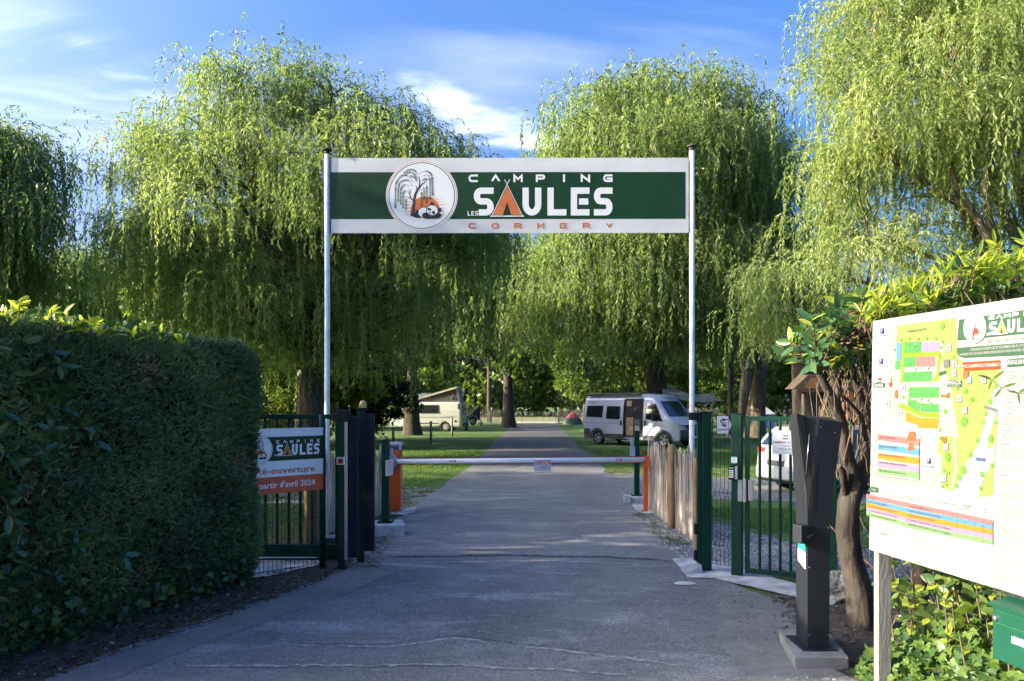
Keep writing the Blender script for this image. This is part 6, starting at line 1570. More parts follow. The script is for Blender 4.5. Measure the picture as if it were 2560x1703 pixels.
def whorl(items, tip, axis, rg, n, size, kind, mats, openness=1.0):
    axis = np.array(axis, float); axis /= np.linalg.norm(axis)
    a = np.cross(axis, [0, 0, 1.0]); a = a / np.linalg.norm(a) if np.linalg.norm(a) > .1 else np.array([1.0, 0, 0]); b = np.cross(axis, a)
    for i in range(n):
        an = i * 2.4 + rg.uniform(0, 1.5); r = a * math.cos(an) + b * math.sin(an); op = openness * rg.uniform(.5, 1.3)
        d = axis * rg.uniform(.25, .9) + r * op + np.array([0, 0, -.12]); up = axis + rg.normal(size=3) * .3
        items.append((Vector(np.array(tip) - axis * rg.uniform(0, .10)), Vector(d), Vector(up), size * rg.uniform(.6, 1.2), kind, int(rg.choice(mats))))
M_TWIG = mat('brown twig', (0.16, 0.11, 0.075), 0.9, col2=(0.08, 0.055, 0.04), scale=12)
M_SHRUB = mat('smooth grey brown shrub bark', (0.075, 0.06, 0.05), 0.9, col2=(0.025, 0.02, 0.017), scale=9, stretch=(1, 1, .35), bump=1.0, bscale=22)

# laurel growing into the near end of the hedge
t = empty('laurel_shrub', (-3.5, 5.3, 0), 'cherry laurel with broad leaves at the left edge, yellow shoots on top', 'shrub')
rg = np.random.default_rng(31); items = []; tw = MB()
def front_w(s, z, out=.05): x, y, _ = hedge_pt(s, -out - .09 * math.sin(z / hH * math.pi), z); return np.array([x, y, z])
for i in range(95):       # on the front face, thinning to the right
    s_ = .9 + abs(rg.normal()) * .48; z_ = rg.uniform(.45, 2.2)
    if s_ > 2.0: continue
    p_ = front_w(s_, z_, rg.uniform(.0, .12)); ax = np.array([-hn.x, -hn.y, .3]) + rg.normal(size=3) * .6
    tw.tube([tuple(p_ - ax * .25 - np.array([3.5 * -1, 5.3, 0])), tuple(p_ - np.array([-3.5, 5.3, 0]))], [.006, .003], 5, False)
    whorl(items, p_, ax, rg, 5, .125, 'laurel', [0, 0, 0, 1, 1], 1.0)
for i in range(190):      # over the top, fresh shoots
    s_ = rg.uniform(.5, 2.7); w_ = rg.uniform(-.08, .9); x, y, _ = hedge_pt(s_, w_, 0); z_ = 2.32 + rg.uniform(0, .26) * (1 - s_ / 4.6)
    ax = np.array([rg.normal() * .35, rg.normal() * .35, 1.0])
    tw.tube([(x + 3.5, y - 5.3, z_ - .10), (x + 3.5, y - 5.3, z_)], [.005, .003], 4, False)
    whorl(items, (x, y, z_), ax, rg, 6, .105, 'laurel', [2, 2, 2, 1] if rg.random() < .6 else [1, 0], .5 if rg.random() < .6 else 1.0)
tw.build('twigs', M_TWIG, t)['kind'] = 'stuff'; leafy(t, items)
# ivy at the foot of the hedge
t = empty('ivy_patch', (-3.1, 5.4, 0), 'ivy creeping along the shaded foot of the thuja hedge', 'ivy')
items = []
for i in range(620):
    s_ = hL * rg.uniform(.16, .93) if rg.random() < .45 else hL * rg.uniform(.14, .45); z_ = abs(rg.normal()) * (.16 if s_ > 1.8 else .30); x, y, _ = hedge_pt(s_, -.10 + rg.uniform(-.08, .12) + max(0, .2 - z_) * .2, 0)
    items.append((Vector((x, y, z_ + .03)), Vector((rg.normal() * .6 + .2, -.6 + rg.normal() * .4, rg.normal() * .5 - .1)), Vector((.3, -.7, .8 + rg.normal() * .3)), rg.uniform(.035, .075), 'ivy', int(rg.choice([3, 3, 3, 4]))))
leafy(t, items)

# gnarled shrub behind the board
t = empty('gnarled_shrub', (2.75, 6.05, 0), 'gnarled shrub with thick bent trunk and glossy leaves beside the grey column', 'shrub')
rg = np.random.default_rng(33); tw = MB(); items = []
def rel(x, y, d): v = P(x, y, d); return (v.x - 2.75, v.y - 6.05, v.z)
tr = MB()
tr.tube([(.02, 0, -.1), rel(2150, 1480, 6.05), rel(2128, 1400, 6.02), rel(2118, 1330, 5.98), rel(2122, 1260, 5.98), rel(2136, 1205, 6.0)], [.12, .105, .092, .085, .085, .082], 12, False, True, .06, random.Random(1))
tr.tube([rel(2136, 1215, 6.0), rel(2118, 1150, 5.98), rel(2108, 1090, 5.95), rel(2098, 1040, 5.9), rel(2075, 985, 5.86), rel(2050, 940, 5.8), rel(2040, 900, 5.8)], [.075, .058, .050, .044, .036, .026, .016], 10, False, True, .05, random.Random(2))
tr.tube([rel(2140, 1215, 6.0), rel(2168, 1150, 6.05), rel(2172, 1080, 6.1), rel(2160, 1020, 6.1), rel(2140, 960, 6.1), rel(2125, 900, 6.05)], [.07, .055, .045, .036, .028, .018], 10, False, True, .05, random.Random(3))
tr.tube([rel(2108, 1090, 5.95), rel(2092, 1000, 6.0), rel(2098, 940, 6.0), rel(2112, 880, 6.0), rel(2100, 840, 5.9)], [.03, .03, .026, .02, .012], 8, False)
tr.tube([rel(2166, 1100, 6.0), rel(2150, 1035, 5.8), rel(2118, 1000, 5.7), rel(2100, 985, 5.65)], [.02, .017, .013, .008], 7, False)
tr.tube([rel(2122, 1265, 5.98), rel(2106, 1180, 5.9), rel(2096, 1165, 5.85)], [.035, .028, .02], 8, True)
tr.build('trunk', M_SHRUB, t)
def _w(pts): return pts
def volume_tips(n, rg):
    out = []
    while len(out) < n:
        px, py = rg.uniform(1955, 2420), rg.uniform(720, 900)
        top = np.interp(px, [1955, 1985, 2040, 2100, 2180, 2260, 2420], [880, 810, 790, 760, 745, 725, 690]); bot = np.interp(px, [1955, 2000, 2060, 2140, 2200, 2420], [885, 925, 925, 915, 880, 820])
        if not top < py < bot: continue
        out.append(np.array(P(px, py, rg.uniform(5.35, 6.5))))
    return out
root = [np.array(P(2050, 930, 5.8)), np.array(P(2125, 900, 6.05)), np.array(P(2098, 860, 5.95)), np.array(P(2250, 900, 6.1)), np.array(P(2350, 880, 6.0))]
for p_ in volume_tips(140, rg):
    r_ = min(root, key=lambda q: np.linalg.norm(q - p_)); ax = (p_ - r_) / (np.linalg.norm(p_ - r_) + .01) * .8 + np.array([0, 0, .45]) + rg.normal(size=3) * .25
    m_ = (r_ + p_) / 2 + rg.normal(size=3) * .05; o_ = np.array([2.75, 6.05, 0])
    tw.tube([tuple(r_ - o_), tuple(m_ - o_), tuple(p_ - o_)], [.011, .007, .003], 5, False)
    whorl(items, p_, ax, rg, 8, .135, 'laurel', [0, 0, 1, 1, 1, 2] if rg.random() < .75 else [5, 1, 1, 1, 1, 1, 1, 1], 1.0)
for i in range(190):      # bare upright twigs below the leaves
    px = rg.uniform(2045, 2400); y0 = rg.uniform(950, 1200); a_ = np.array(P(px, y0, rg.uniform(5.8, 6.6))); b_ = a_ + np.array([rg.normal() * .12, rg.normal() * .1, rg.uniform(.25, .6)]); o_ = np.array([2.75, 6.05, 0])
    tw.tube([tuple(a_ - o_), tuple((a_ + b_) / 2 + rg.normal(size=3) * .03 - o_), tuple(b_ - o_)], [.007, .005, .0025], 5, False)
tw.build('twigs', M_TWIG, t)['kind'] = 'stuff'; leafy(t, items)
# taller laurel with fresh shoots above the board
t = empty('laurel_shrub', (3.0, 5.0, 0), 'laurel with upright yellow green shoots rising above the white board', 'shrub')
rg = np.random.default_rng(34); items = []; tw = MB(); o_ = np.array([3.0, 5.0, 0])
for k_ in range(5):
    b_ = np.array([3.0 + rg.uniform(-.2, .5), 5.0 + rg.uniform(-.6, .5), 0.]); tw.tube([tuple(b_ - o_), tuple(b_ + rg.normal(size=3) * .08 + np.array([0, 0, 1.2]) - o_), tuple(b_ + rg.normal(size=3) * .1 + np.array([.1, 0, 2.3]) - o_)], [.045, .035, .02], 8, False)
for i in range(170):
    px = rg.uniform(2150, 2620); top = np.interp(px, [2180, 2300, 2400, 2560, 2620], [735, 690, 620, 590, 580]); py = rg.uniform(top, 790); fresh = py < top + 95 and rg.random() < .9
    p_ = np.array(P(px, py, rg.uniform(4.7, 5.7))); ax = np.array([rg.normal() * .3, rg.normal() * .3, 1.0])
    tw.tube([tuple(p_ - ax * rg.uniform(.1, .22) - o_), tuple(p_ - o_)], [.006, .003], 5, False)
    whorl(items, p_, ax, rg, 9, .12 if not fresh else .13, 'lance' if fresh else 'laurel', [2, 2, 2, 4] if fresh else [0, 1, 1, 2, 4], .5 if fresh else 1.0)
tw.build('stems', M_TWIG, t)['kind'] = 'stuff'; leafy(t, items)
# dark tangle between the shrubs, behind the board: branches and inner leaves
t = empty('thicket', (3.2, 4.6, 0), 'dense tangled thicket of bare branches behind the white board', 'shrub')
rg = np.random.default_rng(36); tw = MB(); o_ = np.array([3.2, 4.6, 0]); items = []
for i in range(130):
    a_ = np.array([rg.uniform(2.9, 4.0), rg.uniform(3.0, 6.8), rg.uniform(.0, 1.6)]); b_ = a_ + np.array([rg.normal() * .3, rg.normal() * .3, rg.uniform(.3, 1.1)])
    tw.tube([tuple(a_ - o_), tuple((a_ + b_) / 2 + rg.normal(size=3) * .08 - o_), tuple(b_ - o_)], [.012, .009, .003], 5, False)
tw.build('branches', M_TWIG, t)['kind'] = 'stuff'
for i in range(1500):
    items.append((Vector((rg.uniform(2.9, 4.3), rg.uniform(3.0, 7.0), rg.uniform(.1, 2.45))), Vector(rg.normal(size=3)), Vector((rg.normal() * .5, rg.normal() * .5, 1)), rg.uniform(.09, .15), 'laurel', int(rg.choice([0, 0, 1]))))
leafy(t, items, 0)
# sunlit ivy and bramble below the board
t = empty('ivy_and_bramble', (2.5, 4.2, 0), 'sunlit ivy and bramble leaves under the board, around the letter box', 'ground plants')
rg = np.random.default_rng(35); items = []; tw = MB(); o_ = np.array([2.5, 4.2, 0])
for i in range(2700):
    u = rg.random(); y = rg.uniform(2.9, 4.95); x = 2.26 + (4.6 - y) * .10 + abs(rg.normal()) * .38; h = np.interp(x - (2.26 + (4.6 - y) * .10), [0, .25, .6, 1.5], [.14, .44, .74, 1.0]) * (1 if y < 4.75 else .7)
    z_ = h * rg.uniform(.35, 1.05); items.append((Vector((x, y, z_)), Vector((-.55 + rg.normal() * .6, -.35 + rg.normal() * .6, rg.normal() * .45)), Vector((-.6, -.35, .75 + rg.normal() * .25)), rg.uniform(.042, .088), 'ivy', int(rg.choice([3, 4, 4]))))
for i in range(110):
    y = rg.uniform(3.2, 4.9); x = 2.4 + (4.6 - y) * .1 + abs(rg.normal()) * .3; z0 = rg.uniform(.2, .7); p_ = np.array([x, y, z0 + rg.uniform(.08, .32)]); ax = np.array([-.4 + rg.normal() * .4, -.2 + rg.normal() * .4, .7])
    tw.tube([tuple(np.array([x + .03, y, z0 - .02]) - o_), tuple(p_ - o_)], [.005, .003], 5, False)
    whorl(items, p_, ax, rg, 6, .085, 'bramble', [4, 4, 2, 3] if rg.random() < .98 else [5, 4, 4], 1.0)
for i in range(30):
    a_ = np.array([rg.uniform(2.4, 3.1), rg.uniform(3.2, 4.9), rg.uniform(.05, .5)]); b_ = a_ + np.array([rg.normal() * .2, rg.normal() * .25, rg.uniform(.1, .4)]); tw.tube([tuple(a_ - o_), tuple(b_ - o_)], [.005, .0025], 4, False)
tw.build('stems', M_TWIG, t)['kind'] = 'stuff'; leafy(t, items)
# twig reaching over the board face
t = empty('overhanging_twig', (2.28, 3.55, 1.55), 'thin leafy twig crossing in front of the printed board', 'twig')
mb = MB(); pts = [P(2600, 987, 3.3), P(2545, 983, 3.35), P(2505, 970, 3.4), P(2480, 950, 3.42)]; o_ = Vector((2.28, 3.55, 1.55)); mb.tube([p - o_ for p in pts], [.003, .0025, .002, .0012], 5, False); mb.build('stem', M_TWIG, t)
its = []
for p, dx_, dz_, s_ in [(pts[3], -.8, .3, .07), (pts[3], .7, .55, .07), (pts[3], -.3, -.7, .05), (pts[2], .8, .3, .07), (pts[2], -.6, -.7, .06), (pts[1], .6, .35, .06), (pts[1], .1, -.9, .05), (pts[1], -.5, .1, .05)]:
    its.append((p, Vector((dx_, -.1, dz_)), Vector((-.2, -1, .4)), s_, 'lance', 1))
for it in its:
    o = bpy.data.objects.new('leaf', LS[it[4], 4]); link(o, t); y = it[1].normalized(); x = y.cross(it[2]).normalized(); z = x.cross(y); o.matrix_basis = Matrix.Translation(it[0] - o_) @ Matrix((x, y, z)).transposed().to_4x4() @ Matrix.Scale(it[3], 4)
# rock
bm = bmesh.new(); bmesh.ops.create_icosphere(bm, subdivisions=4, radius=1)
from mathutils import noise as mnoise
for v in bm.verts:
    c = v.co.copy(); n_ = mnoise.fractal(c * 1.6 + Vector((3, 1, 2)), .8, 2.2, 5); v.co = c * (1 + .32 * n_); v.co.x *= .13; v.co.y *= .14; v.co.z = v.co.z * .16 + .10
me = bpy.data.meshes.new('rock'); bm.to_mesh(me); bm.free(); me.materials.append(mat('lichened limestone', (.34, .33, .29), .95, col2=(.10, .095, .08), scale=14, bump=.9, bscale=45)); me.polygons.foreach_set('use_smooth', [True] * len(me.polygons))
o = bpy.data.objects.new('rock', me); link(o); o.location = (2.94, 6.9, .02); tag(o, 'rough pale boulder between the grey column and the shrub trunk', 'rock')
# ------------------------------------------------------------ vehicles
M_GLASS = mat('dark window glass', (0.018, 0.022, 0.025), 0.06, col2=(0.015, 0.02, 0.022), spec=.8, coat=.6)
M_TYRE = mat('tyre rubber', (0.018, 0.018, 0.019), 0.85)
M_RIM = mat('alloy rim', (0.55, 0.56, 0.58), 0.3, .6)
M_CLAD = mat('dark grey cladding', (0.045, 0.05, 0.055), 0.6)
def loft(mb, xs, ztop, zbot, hw, nz=8, cap=True):
    """closed vehicle body: section ring at each x station"""
    rows = []
    for x in xs:
        zt_, zb_ = ztop(x), zbot(x); ring = []
        for j in range(nz + 1):
            z = zb_ + (zt_ - zb_) * j / nz; ring.append((x, hw(x, z), z))
        for j in range(nz, -1, -1):
            z = zb_ + (zt_ - zb_) * j / nz; ring.append((x, -hw(x, z), z))
        rows.append(ring)
    m = len(rows[0]); vs = [v for r_ in rows for v in r_]
    fs = [(i * m + j, (i + 1) * m + j, (i + 1) * m + (j + 1) % m, i * m + (j + 1) % m) for i in range(len(rows) - 1) for j in range(m)]
    mb.add(vs, fs, None, True)
    if cap:
        mb.add(rows[0], [tuple(range(m))]); mb.add(rows[-1], [tuple(reversed(range(m)))])
def interp(pts):
    xs, ys = [p[0] for p in pts], [p[1] for p in pts]
    return lambda x: float(np.interp(x, xs, ys))
def side_patch(mb, quad, hw, side, eps=.012, nu=6, nv=3):
    """quad: 4 (x,z) corners, laid on the body side"""
    P0, P1, P2, P3 = [Vector(q) for q in quad]; V = []
    for j in range(nv + 1):
        for i in range(nu + 1):
            a_ = P0.lerp(P1, i / nu); b_ = P3.lerp(P2, i / nu); p = a_.lerp(b_, j / nv); V.append((p.x, side * (hw(p.x, p.y) + eps), p.y))
    mb.add(V, [(j * (nu + 1) + i, j * (nu + 1) + i + 1, (j + 1) * (nu + 1) + i + 1, (j + 1) * (nu + 1) + i) for j in range(nv) for i in range(nu)])
def smooth_arch(cx, r, base, zc):
    def f(x):
        d = abs(x - cx)
        return max(base, zc + math.sqrt(max(0, r * r - d * d))) if d < r else base
    return f
def wheel(parent, x, y, r, side, w=.2, spokes=5, cover=False, rimmat=None):
    t_ = MB(); Mx = Matrix.Translation((x, y, r)) @ Matrix.Rotation(R(90 if side < 0 else -90), 4, 'X')
    t_.lathe([(r * .62, -w), (r * .93, -w), (r, -w * .8), (r, -.03), (r * .95, 0), (r * .70, .0), (r * .66, -.02)], Mx, 28); o = t_.build('wheel', M_TYRE, parent)
    t_ = MB(); 
    if cover: t_.lathe([(0, .0), (r * .3, .005), (r * .5, -.01), (r * .66, -.005), (r * .67, -.03)], Mx, 20)
    else:
        t_.lathe([(r * .60, -.03), (r * .68, -.01), (r * .68, -.05)], Mx, 24); t_.lathe([(0, -.02), (r * .15, -.02), (r * .17, -.05)], Mx, 12)
        for k in range(spokes):
            a_ = 2 * math.pi * k / spokes; M2 = Mx @ Matrix.Rotation(a_, 4, 'Z')
            for sg in (-1, 1): t_.add([(r * .1, sg * .01, -.03), (r * .64, sg * r * .17, -.02), (r * .64, sg * r * .06, -.02), (r * .12, sg * -.005, -.02)], [(0, 1, 2, 3)], M2)
    t_.build('rim', rimmat or M_RIM, o)
    if not cover:
        t_ = MB(); t_.lathe([(0, -.075), (r * .66, -.075)], Mx, 20); t_.build('brake_shadow', M_TYRE, o)

# ---- silver panel van camper, side door open; local x forward, right side towards the camera
S_ = 0.905
van = empty('camper_van', (0, 0, 0), 'silver camper van with open side door and roof awning right of the drive', 'camper van')
rw = G(1494, 1110.5); van.location = (rw.x, rw.y, 0)
M_VAN = mat('silver lilac van paint', (0.50, 0.51, 0.62), 0.32, .1, col2=(0.48, 0.49, 0.60), scale=1, coat=.5)
VR, VF = 0.0, 4.035 * S_                      # wheel stations
xr_, xf_ = -.98 * S_, 4.98 * S_
zt_f = interp([(xr_, 1.3), (xr_ + .03, 2.1), (xr_ + .12, 2.42 * S_), (xr_ + .35, 2.50 * S_), (2.9 * S_, 2.52 * S_), (3.25 * S_, 2.44 * S_), (3.5 * S_, 2.25 * S_), (4.25 * S_, 1.42 * S_), (4.45 * S_, 1.30 * S_), (4.8 * S_, 1.12 * S_), (4.95 * S_, .95 * S_), (xf_, .75 * S_)])
def zb_f(x): return max(smooth_arch(VR, .43 * S_, .30 * S_, .30 * S_)(x), smooth_arch(VF, .44 * S_, .30 * S_, .32 * S_)(x))
def hw_f(x, z):
    w = 1.025 * S_
    w -= max(0, z - 1.2 * S_) ** 1.5 * .10
    w -= max(0, x - 4.1 * S_) ** 2 * .42 + max(0, x - 4.8 * S_) * .8
    w -= max(0, xr_ + .12 - x) * .6
    if z > 2.3 * S_: w -= (z - 2.3 * S_) ** 2 * 5
    return w
van.rotation_euler = (0, 0, R(-47)); off_y = 1.0 * S_
van.location = van.location + Vector((math.cos(R(43)) * off_y, math.sin(R(43)) * off_y, 0))
xs = sorted(set([round(xr_ + (xf_ - xr_) * i / 70, 4) for i in range(71)] + [VR + .43 * S_ * k for k in (-.999, -.9, -.7, .7, .9, .999)] + [VF + .44 * S_ * k for k in (-.999, -.9, -.7, .7, .9, .999)]))
mb = MB(); loft(mb, xs, zt_f, zb_f, hw_f, 12); mb.build('body', M_VAN, van)
DX0, DX1 = 1.72 * S_, 2.86 * S_
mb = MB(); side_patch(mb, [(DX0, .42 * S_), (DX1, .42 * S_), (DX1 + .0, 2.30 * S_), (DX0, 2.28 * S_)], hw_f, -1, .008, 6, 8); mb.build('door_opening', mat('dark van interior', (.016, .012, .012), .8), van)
# interior seen through the opening, as shallow relief in the doorway
def in_box(nm, x0, x1, z0, z1, m_, d=.02):
    mb = MB(); side_patch(mb, [(x0, z0), (x1, z0), (x1, z1), (x0, z1)], hw_f, -1, d, 3, 3); mb.build(nm, m_, van)
M_WOODL = mat('light oak laminate', (.38, .26, .16), .5, col2=(.30, .20, .12), scale=3, stretch=(1, 1, .3))
in_box('kitchen_unit', DX0 + .12, DX0 + .52, .50 * S_, 1.38 * S_, M_WOODL); in_box('wall_cupboard', DX0 + .10, DX0 + .40, 1.92 * S_, 2.18 * S_, M_WOODL)
in_box('waste_bin', DX0 + .60, DX0 + .86, .62 * S_, .98 * S_, mat('pale bin', (.42, .45, .42), .5)); in_box('folded_seat', DX0 + .56, DX0 + .92, 1.0 * S_, 1.30 * S_, mat('grey cloth', (.09, .10, .10), .8))
in_box('step_panel', DX0 + .56, DX1 - .05, .44 * S_, .60 * S_, mat('brown interior', (.06, .035, .03), .7))
mb = MB(); mb.box((DX0 + .05, -1.30 * S_, .22 * S_), (DX0 + .75, -1.03 * S_, .26 * S_), bev=.005); mb.build('entry_step', M_ALU, van)
# sliding door slid back over the side
mb = MB()
side_patch(mb, [(.52 * S_, .38 * S_), (DX0 - .02, .38 * S_), (DX0 - .02, 2.24 * S_), (.52 * S_, 2.22 * S_)], hw_f, -1, .055, 8, 10)
o = mb.build('sliding_door', M_VAN, van)
mb = MB(); side_patch(mb, [(.50 * S_, .38 * S_), (.518 * S_, .38 * S_), (.518 * S_, 2.22 * S_), (.50 * S_, 2.22 * S_)], hw_f, -1, .03, 2, 8); side_patch(mb, [(DX0 - .018, .38 * S_), (DX0 + .02, .38 * S_), (DX0 + .02, 2.24 * S_), (DX0 - .018, 2.24 * S_)], hw_f, -1, .04, 2, 8); mb.build('door_edge', M_BLK, o)
mb = MB(); side_patch(mb, [(.62 * S_, 1.30 * S_), (1.50 * S_, 1.28 * S_), (1.50 * S_, 1.92 * S_), (.66 * S_, 1.92 * S_)], hw_f, -1, .072); mb.build('window', M_GLASS, o)
mb = MB(); side_patch(mb, [(1.52 * S_, .98 * S_), (1.62 * S_, .98 * S_), (1.62 * S_, 1.22 * S_), (1.52 * S_, 1.22 * S_)], hw_f, -1, .08, 2, 2); mb.build('handle', M_BLK, o)
mb = MB(); side_patch(mb, [(xr_ + .22, 1.38 * S_), (.34 * S_, 1.36 * S_), (.36 * S_, 1.94 * S_), (xr_ + .26, 1.94 * S_)], hw_f, -1, .012); mb.build('window', M_GLASS, van)
mb = MB(); side_patch(mb, [(3.02 * S_, 1.32 * S_), (4.02 * S_, 1.20 * S_), (3.58 * S_, 2.02 * S_), (3.06 * S_, 2.04 * S_)], hw_f, -1, .012); mb.build('window', M_GLASS, van)
mb = MB(); side_patch(mb, [(3.42 * S_, 1.26 * S_), (3.45 * S_, 1.26 * S_), (3.45 * S_, 2.02 * S_), (3.42 * S_, 2.02 * S_)], hw_f, -1, .02, 1, 4); mb.build('window_bar', M_BLK, van)
mb = MB(); side_patch(mb, [(2.95 * S_, .98 * S_), (3.05 * S_, .98 * S_), (3.05 * S_, 1.24 * S_), (2.95 * S_, 1.24 * S_)], hw_f, -1, .02, 2, 2); mb.build('handle', M_BLK, van)
for q in ([(xr_ + .03, .34 * S_), (-.45 * S_, .34 * S_), (-.46 * S_, .78 * S_), (xr_ + .03, .80 * S_)], [(.46 * S_, .33 * S_), (DX0, .33 * S_), (DX0, .55 * S_), (.46 * S_, .55 * S_)], [(DX1, .33 * S_), (3.55 * S_, .33 * S_), (3.55 * S_, .52 * S_), (DX1, .52 * S_)]):
    mb = MB(); side_patch(mb, q, hw_f, -1, .066 if q[0][0] > 0 and q[1][0] < 2 else .014); mb.build('side_cladding', M_CLAD, van)
for cx in (VR, VF):
    mb = MB()
    for i in range(12):
        a0_, a1_ = math.pi * i / 12, math.pi * (i + 1) / 12; r0, r1 = .40 * S_, .50 * S_
        side_patch(mb, [(cx + r0 * math.cos(a0_), .32 * S_ + r0 * math.sin(a0_)), (cx + r1 * math.cos(a0_), .32 * S_ + r1 * math.sin(a0_)), (cx + r1 * math.cos(a1_), .32 * S_ + r1 * math.sin(a1_)), (cx + r0 * math.cos(a1_), .32 * S_ + r0 * math.sin(a1_))], hw_f, -1, .02, 1, 1)
    mb.build('wheel_arch', M_CLAD, van)
# bonnet, windscreen, nose
def nose(mb, rows, eps=.012):
    V = []; n_ = 10
    for x, z, w in rows:
        for i in range(n_ + 1):
            y = -w + 2 * w * i / n_; V.append((x - (abs(y) / (1.0 * S_)) ** 2.2 * .20, y, z))
    mb.add(V, [(j * (n_ + 1) + i, j * (n_ + 1) + i + 1, (j + 1) * (n_ + 1) + i + 1, (j + 1) * (n_ + 1) + i) for j in range(len(rows) - 1) for i in range(n_)], None, True)
mb = MB(); nose(mb, [(4.40 * S_, 1.44 * S_, .84 * S_), (4.10 * S_, 1.78 * S_, .80 * S_), (3.76 * S_, 2.16 * S_, .74 * S_)]); mb.build('windscreen', M_GLASS, van)
mb = MB(); nose(mb, [(5.06 * S_, .30 * S_, .93 * S_), (5.16 * S_, .45 * S_, .97 * S_), (5.16 * S_, .70 * S_, .97 * S_), (5.10 * S_, .82 * S_, .95 * S_)]); mb.build('bumper', M_CLAD, van)
mb = MB(); nose(mb, [(5.11 * S_, .83 * S_, .52 * S_), (5.07 * S_, 1.05 * S_, .60 * S_)]); mb.build('grille', M_BLK, van)
mb = MB(); nose(mb, [(5.06 * S_, 1.055 * S_, .88 * S_), (4.90 * S_, 1.18 * S_, .86 * S_), (4.42 * S_, 1.43 * S_, .84 * S_)]); mb.build('bonnet', M_VAN, van)
mb = MB(); mb.box((5.175 * S_, -.26, .42 * S_), (5.19 * S_, .26, .53 * S_)); mb.build('number_plate', PR['white'], van)
mb = MB()
for z in (.90, .96): 
    for sg in (-1, 1): mb.add([(5.13 * S_, 0, z * S_), (5.115 * S_, sg * .30, (z + .05) * S_), (5.115 * S_, sg * .30, (z + .075) * S_), (5.13 * S_, 0, (z + .028) * S_)], [(0, 1, 2, 3)])
mb.build('badge_chevrons', M_STEEL, van)
for sg in (-1, 1):
    mb = MB(); side_patch(mb, [(4.52 * S_, .98 * S_), (4.94 * S_, .90 * S_), (4.86 * S_, 1.08 * S_), (4.40 * S_, 1.20 * S_)], hw_f, sg, .02, 4, 2); mb.build('headlight', mat('headlight glass', (.50, .52, .52), .12, coat=.6), van)
mb = MB(); mb.box((3.50 * S_, -1.24 * S_, 1.22 * S_), (3.66 * S_, -1.04 * S_, 1.52 * S_), bev=.03); mb.build('mirror', M_BLK, van)
mb = MB(); mb.box((xr_ + .25, -1.02 * S_, 2.44 * S_), (2.70 * S_, -.86 * S_, 2.58 * S_), bev=.02); mb.build('roof_awning', mat('dark awning case', (.05, .055, .05), .5), van)
mb = MB(); mb.box((.0, -.3, 2.51 * S_), (.6, .3, 2.60 * S_), bev=.02); mb.box((1.5, -.4, 2.51 * S_), (2.3, .4, 2.57 * S_), bev=.01); mb.build('roof_hatch', M_CLAD, van)
mb = MB(); side_patch(mb, [(.5 * S_ - .02, 1.045 * S_), (DX0, 1.045 * S_), (DX0, 1.065 * S_), (.5 * S_ - .02, 1.065 * S_)], hw_f, -1, .058, 3, 1); side_patch(mb, [(xr_ + .1, 1.07 * S_), (.48 * S_, 1.07 * S_), (.48 * S_, 1.09 * S_), (xr_ + .1, 1.09 * S_)], hw_f, -1, .014, 3, 1); side_patch(mb, [(DX1 + .05, 1.0 * S_), (4.3 * S_, .97 * S_), (4.3 * S_, .99 * S_), (DX1 + .05, 1.02 * S_)], hw_f, -1, .014, 3, 1); mb.build('side_stripe', mat('grey stripe', (.17, .18, .17), .5), van)
mb = MB(); text(mb, 'PÖSSL', .15, Matrix.Translation((xr_ + .35, -hw_f(0, 2.1 * S_) - .02, 2.10 * S_)) @ RX, 'LEFT', .02); mb.build('lettering', mat('champagne lettering', (.30, .29, .24), .5), van)
mb = MB(); side_patch(mb, [(xr_ + .10, .40 * S_), (xr_ + .28, .40 * S_), (xr_ + .28, .46 * S_), (xr_ + .10, .46 * S_)], hw_f, -1, .03, 1, 1); mb.build('marker_lamp', M_ORG, van)
for sg in (-1, 1):
    for x in (VR, VF): wheel(van, x, sg * .99 * S_, .345 * S_, sg)

# ---- white pop-top van on the left lawn, seen from its side, rear to the right
pv = empty('pop_top_van', (0, 0, 0), 'old white camper van with raised pop-top roof left of the drive', 'camper van')
gw = G(1119, 1079); pv.location = (gw.x, gw.y + .8, 0); pv.rotation_euler = (0, 0, R(173))
M_WVAN = mat('cream white van paint', (0.50, 0.51, 0.46), 0.4, col2=(0.46, 0.47, 0.42), scale=1, coat=.3)
K = 1.04
ztp = interp([(-1.12 * K, .9), (-1.08 * K, 1.6), (-.98 * K, 1.88 * K), (-.85 * K, 1.94 * K), (2.55 * K, 1.94 * K), (3.15 * K, 1.25 * K), (3.7 * K, .98 * K), (3.8 * K, .7 * K)])
def zbp(x): return max(smooth_arch(0, .37 * K, .28 * K, .26 * K)(x), smooth_arch(2.46 * K, .37 * K, .28 * K, .26 * K)(x))
def hwp(x, z): return .92 * K - max(0, z - 1.1 * K) ** 1.6 * .14 - max(0, x - 2.9) ** 2 * .2 - max(0, -.98 * K - x) * .8
xs = sorted(set([round(-1.12 * K + 4.92 * K * i / 50, 4) for i in range(51)] + [c + .37 * K * k for c in (0, 2.46 * K) for k in (-.99, -.9, -.7, .7, .9, .99)]))
mb = MB(); loft(mb, xs, ztp, zbp, hwp, 10); mb.build('body', M_WVAN, pv)
sd = 1     # its left flank faces the camera
mb = MB(); side_patch(mb, [(.48 * K, 1.22 * K), (1.80 * K, 1.22 * K), (1.78 * K, 1.72 * K), (.50 * K, 1.72 * K)], hwp, sd, .012); mb.build('window', M_GLASS, pv)
mb = MB()
stp = [(.48 * K, 1.22 * K), (1.80 * K, 1.22 * K), (1.78 * K, 1.72 * K), (.50 * K, 1.72 * K), (.48 * K, 1.22 * K)]
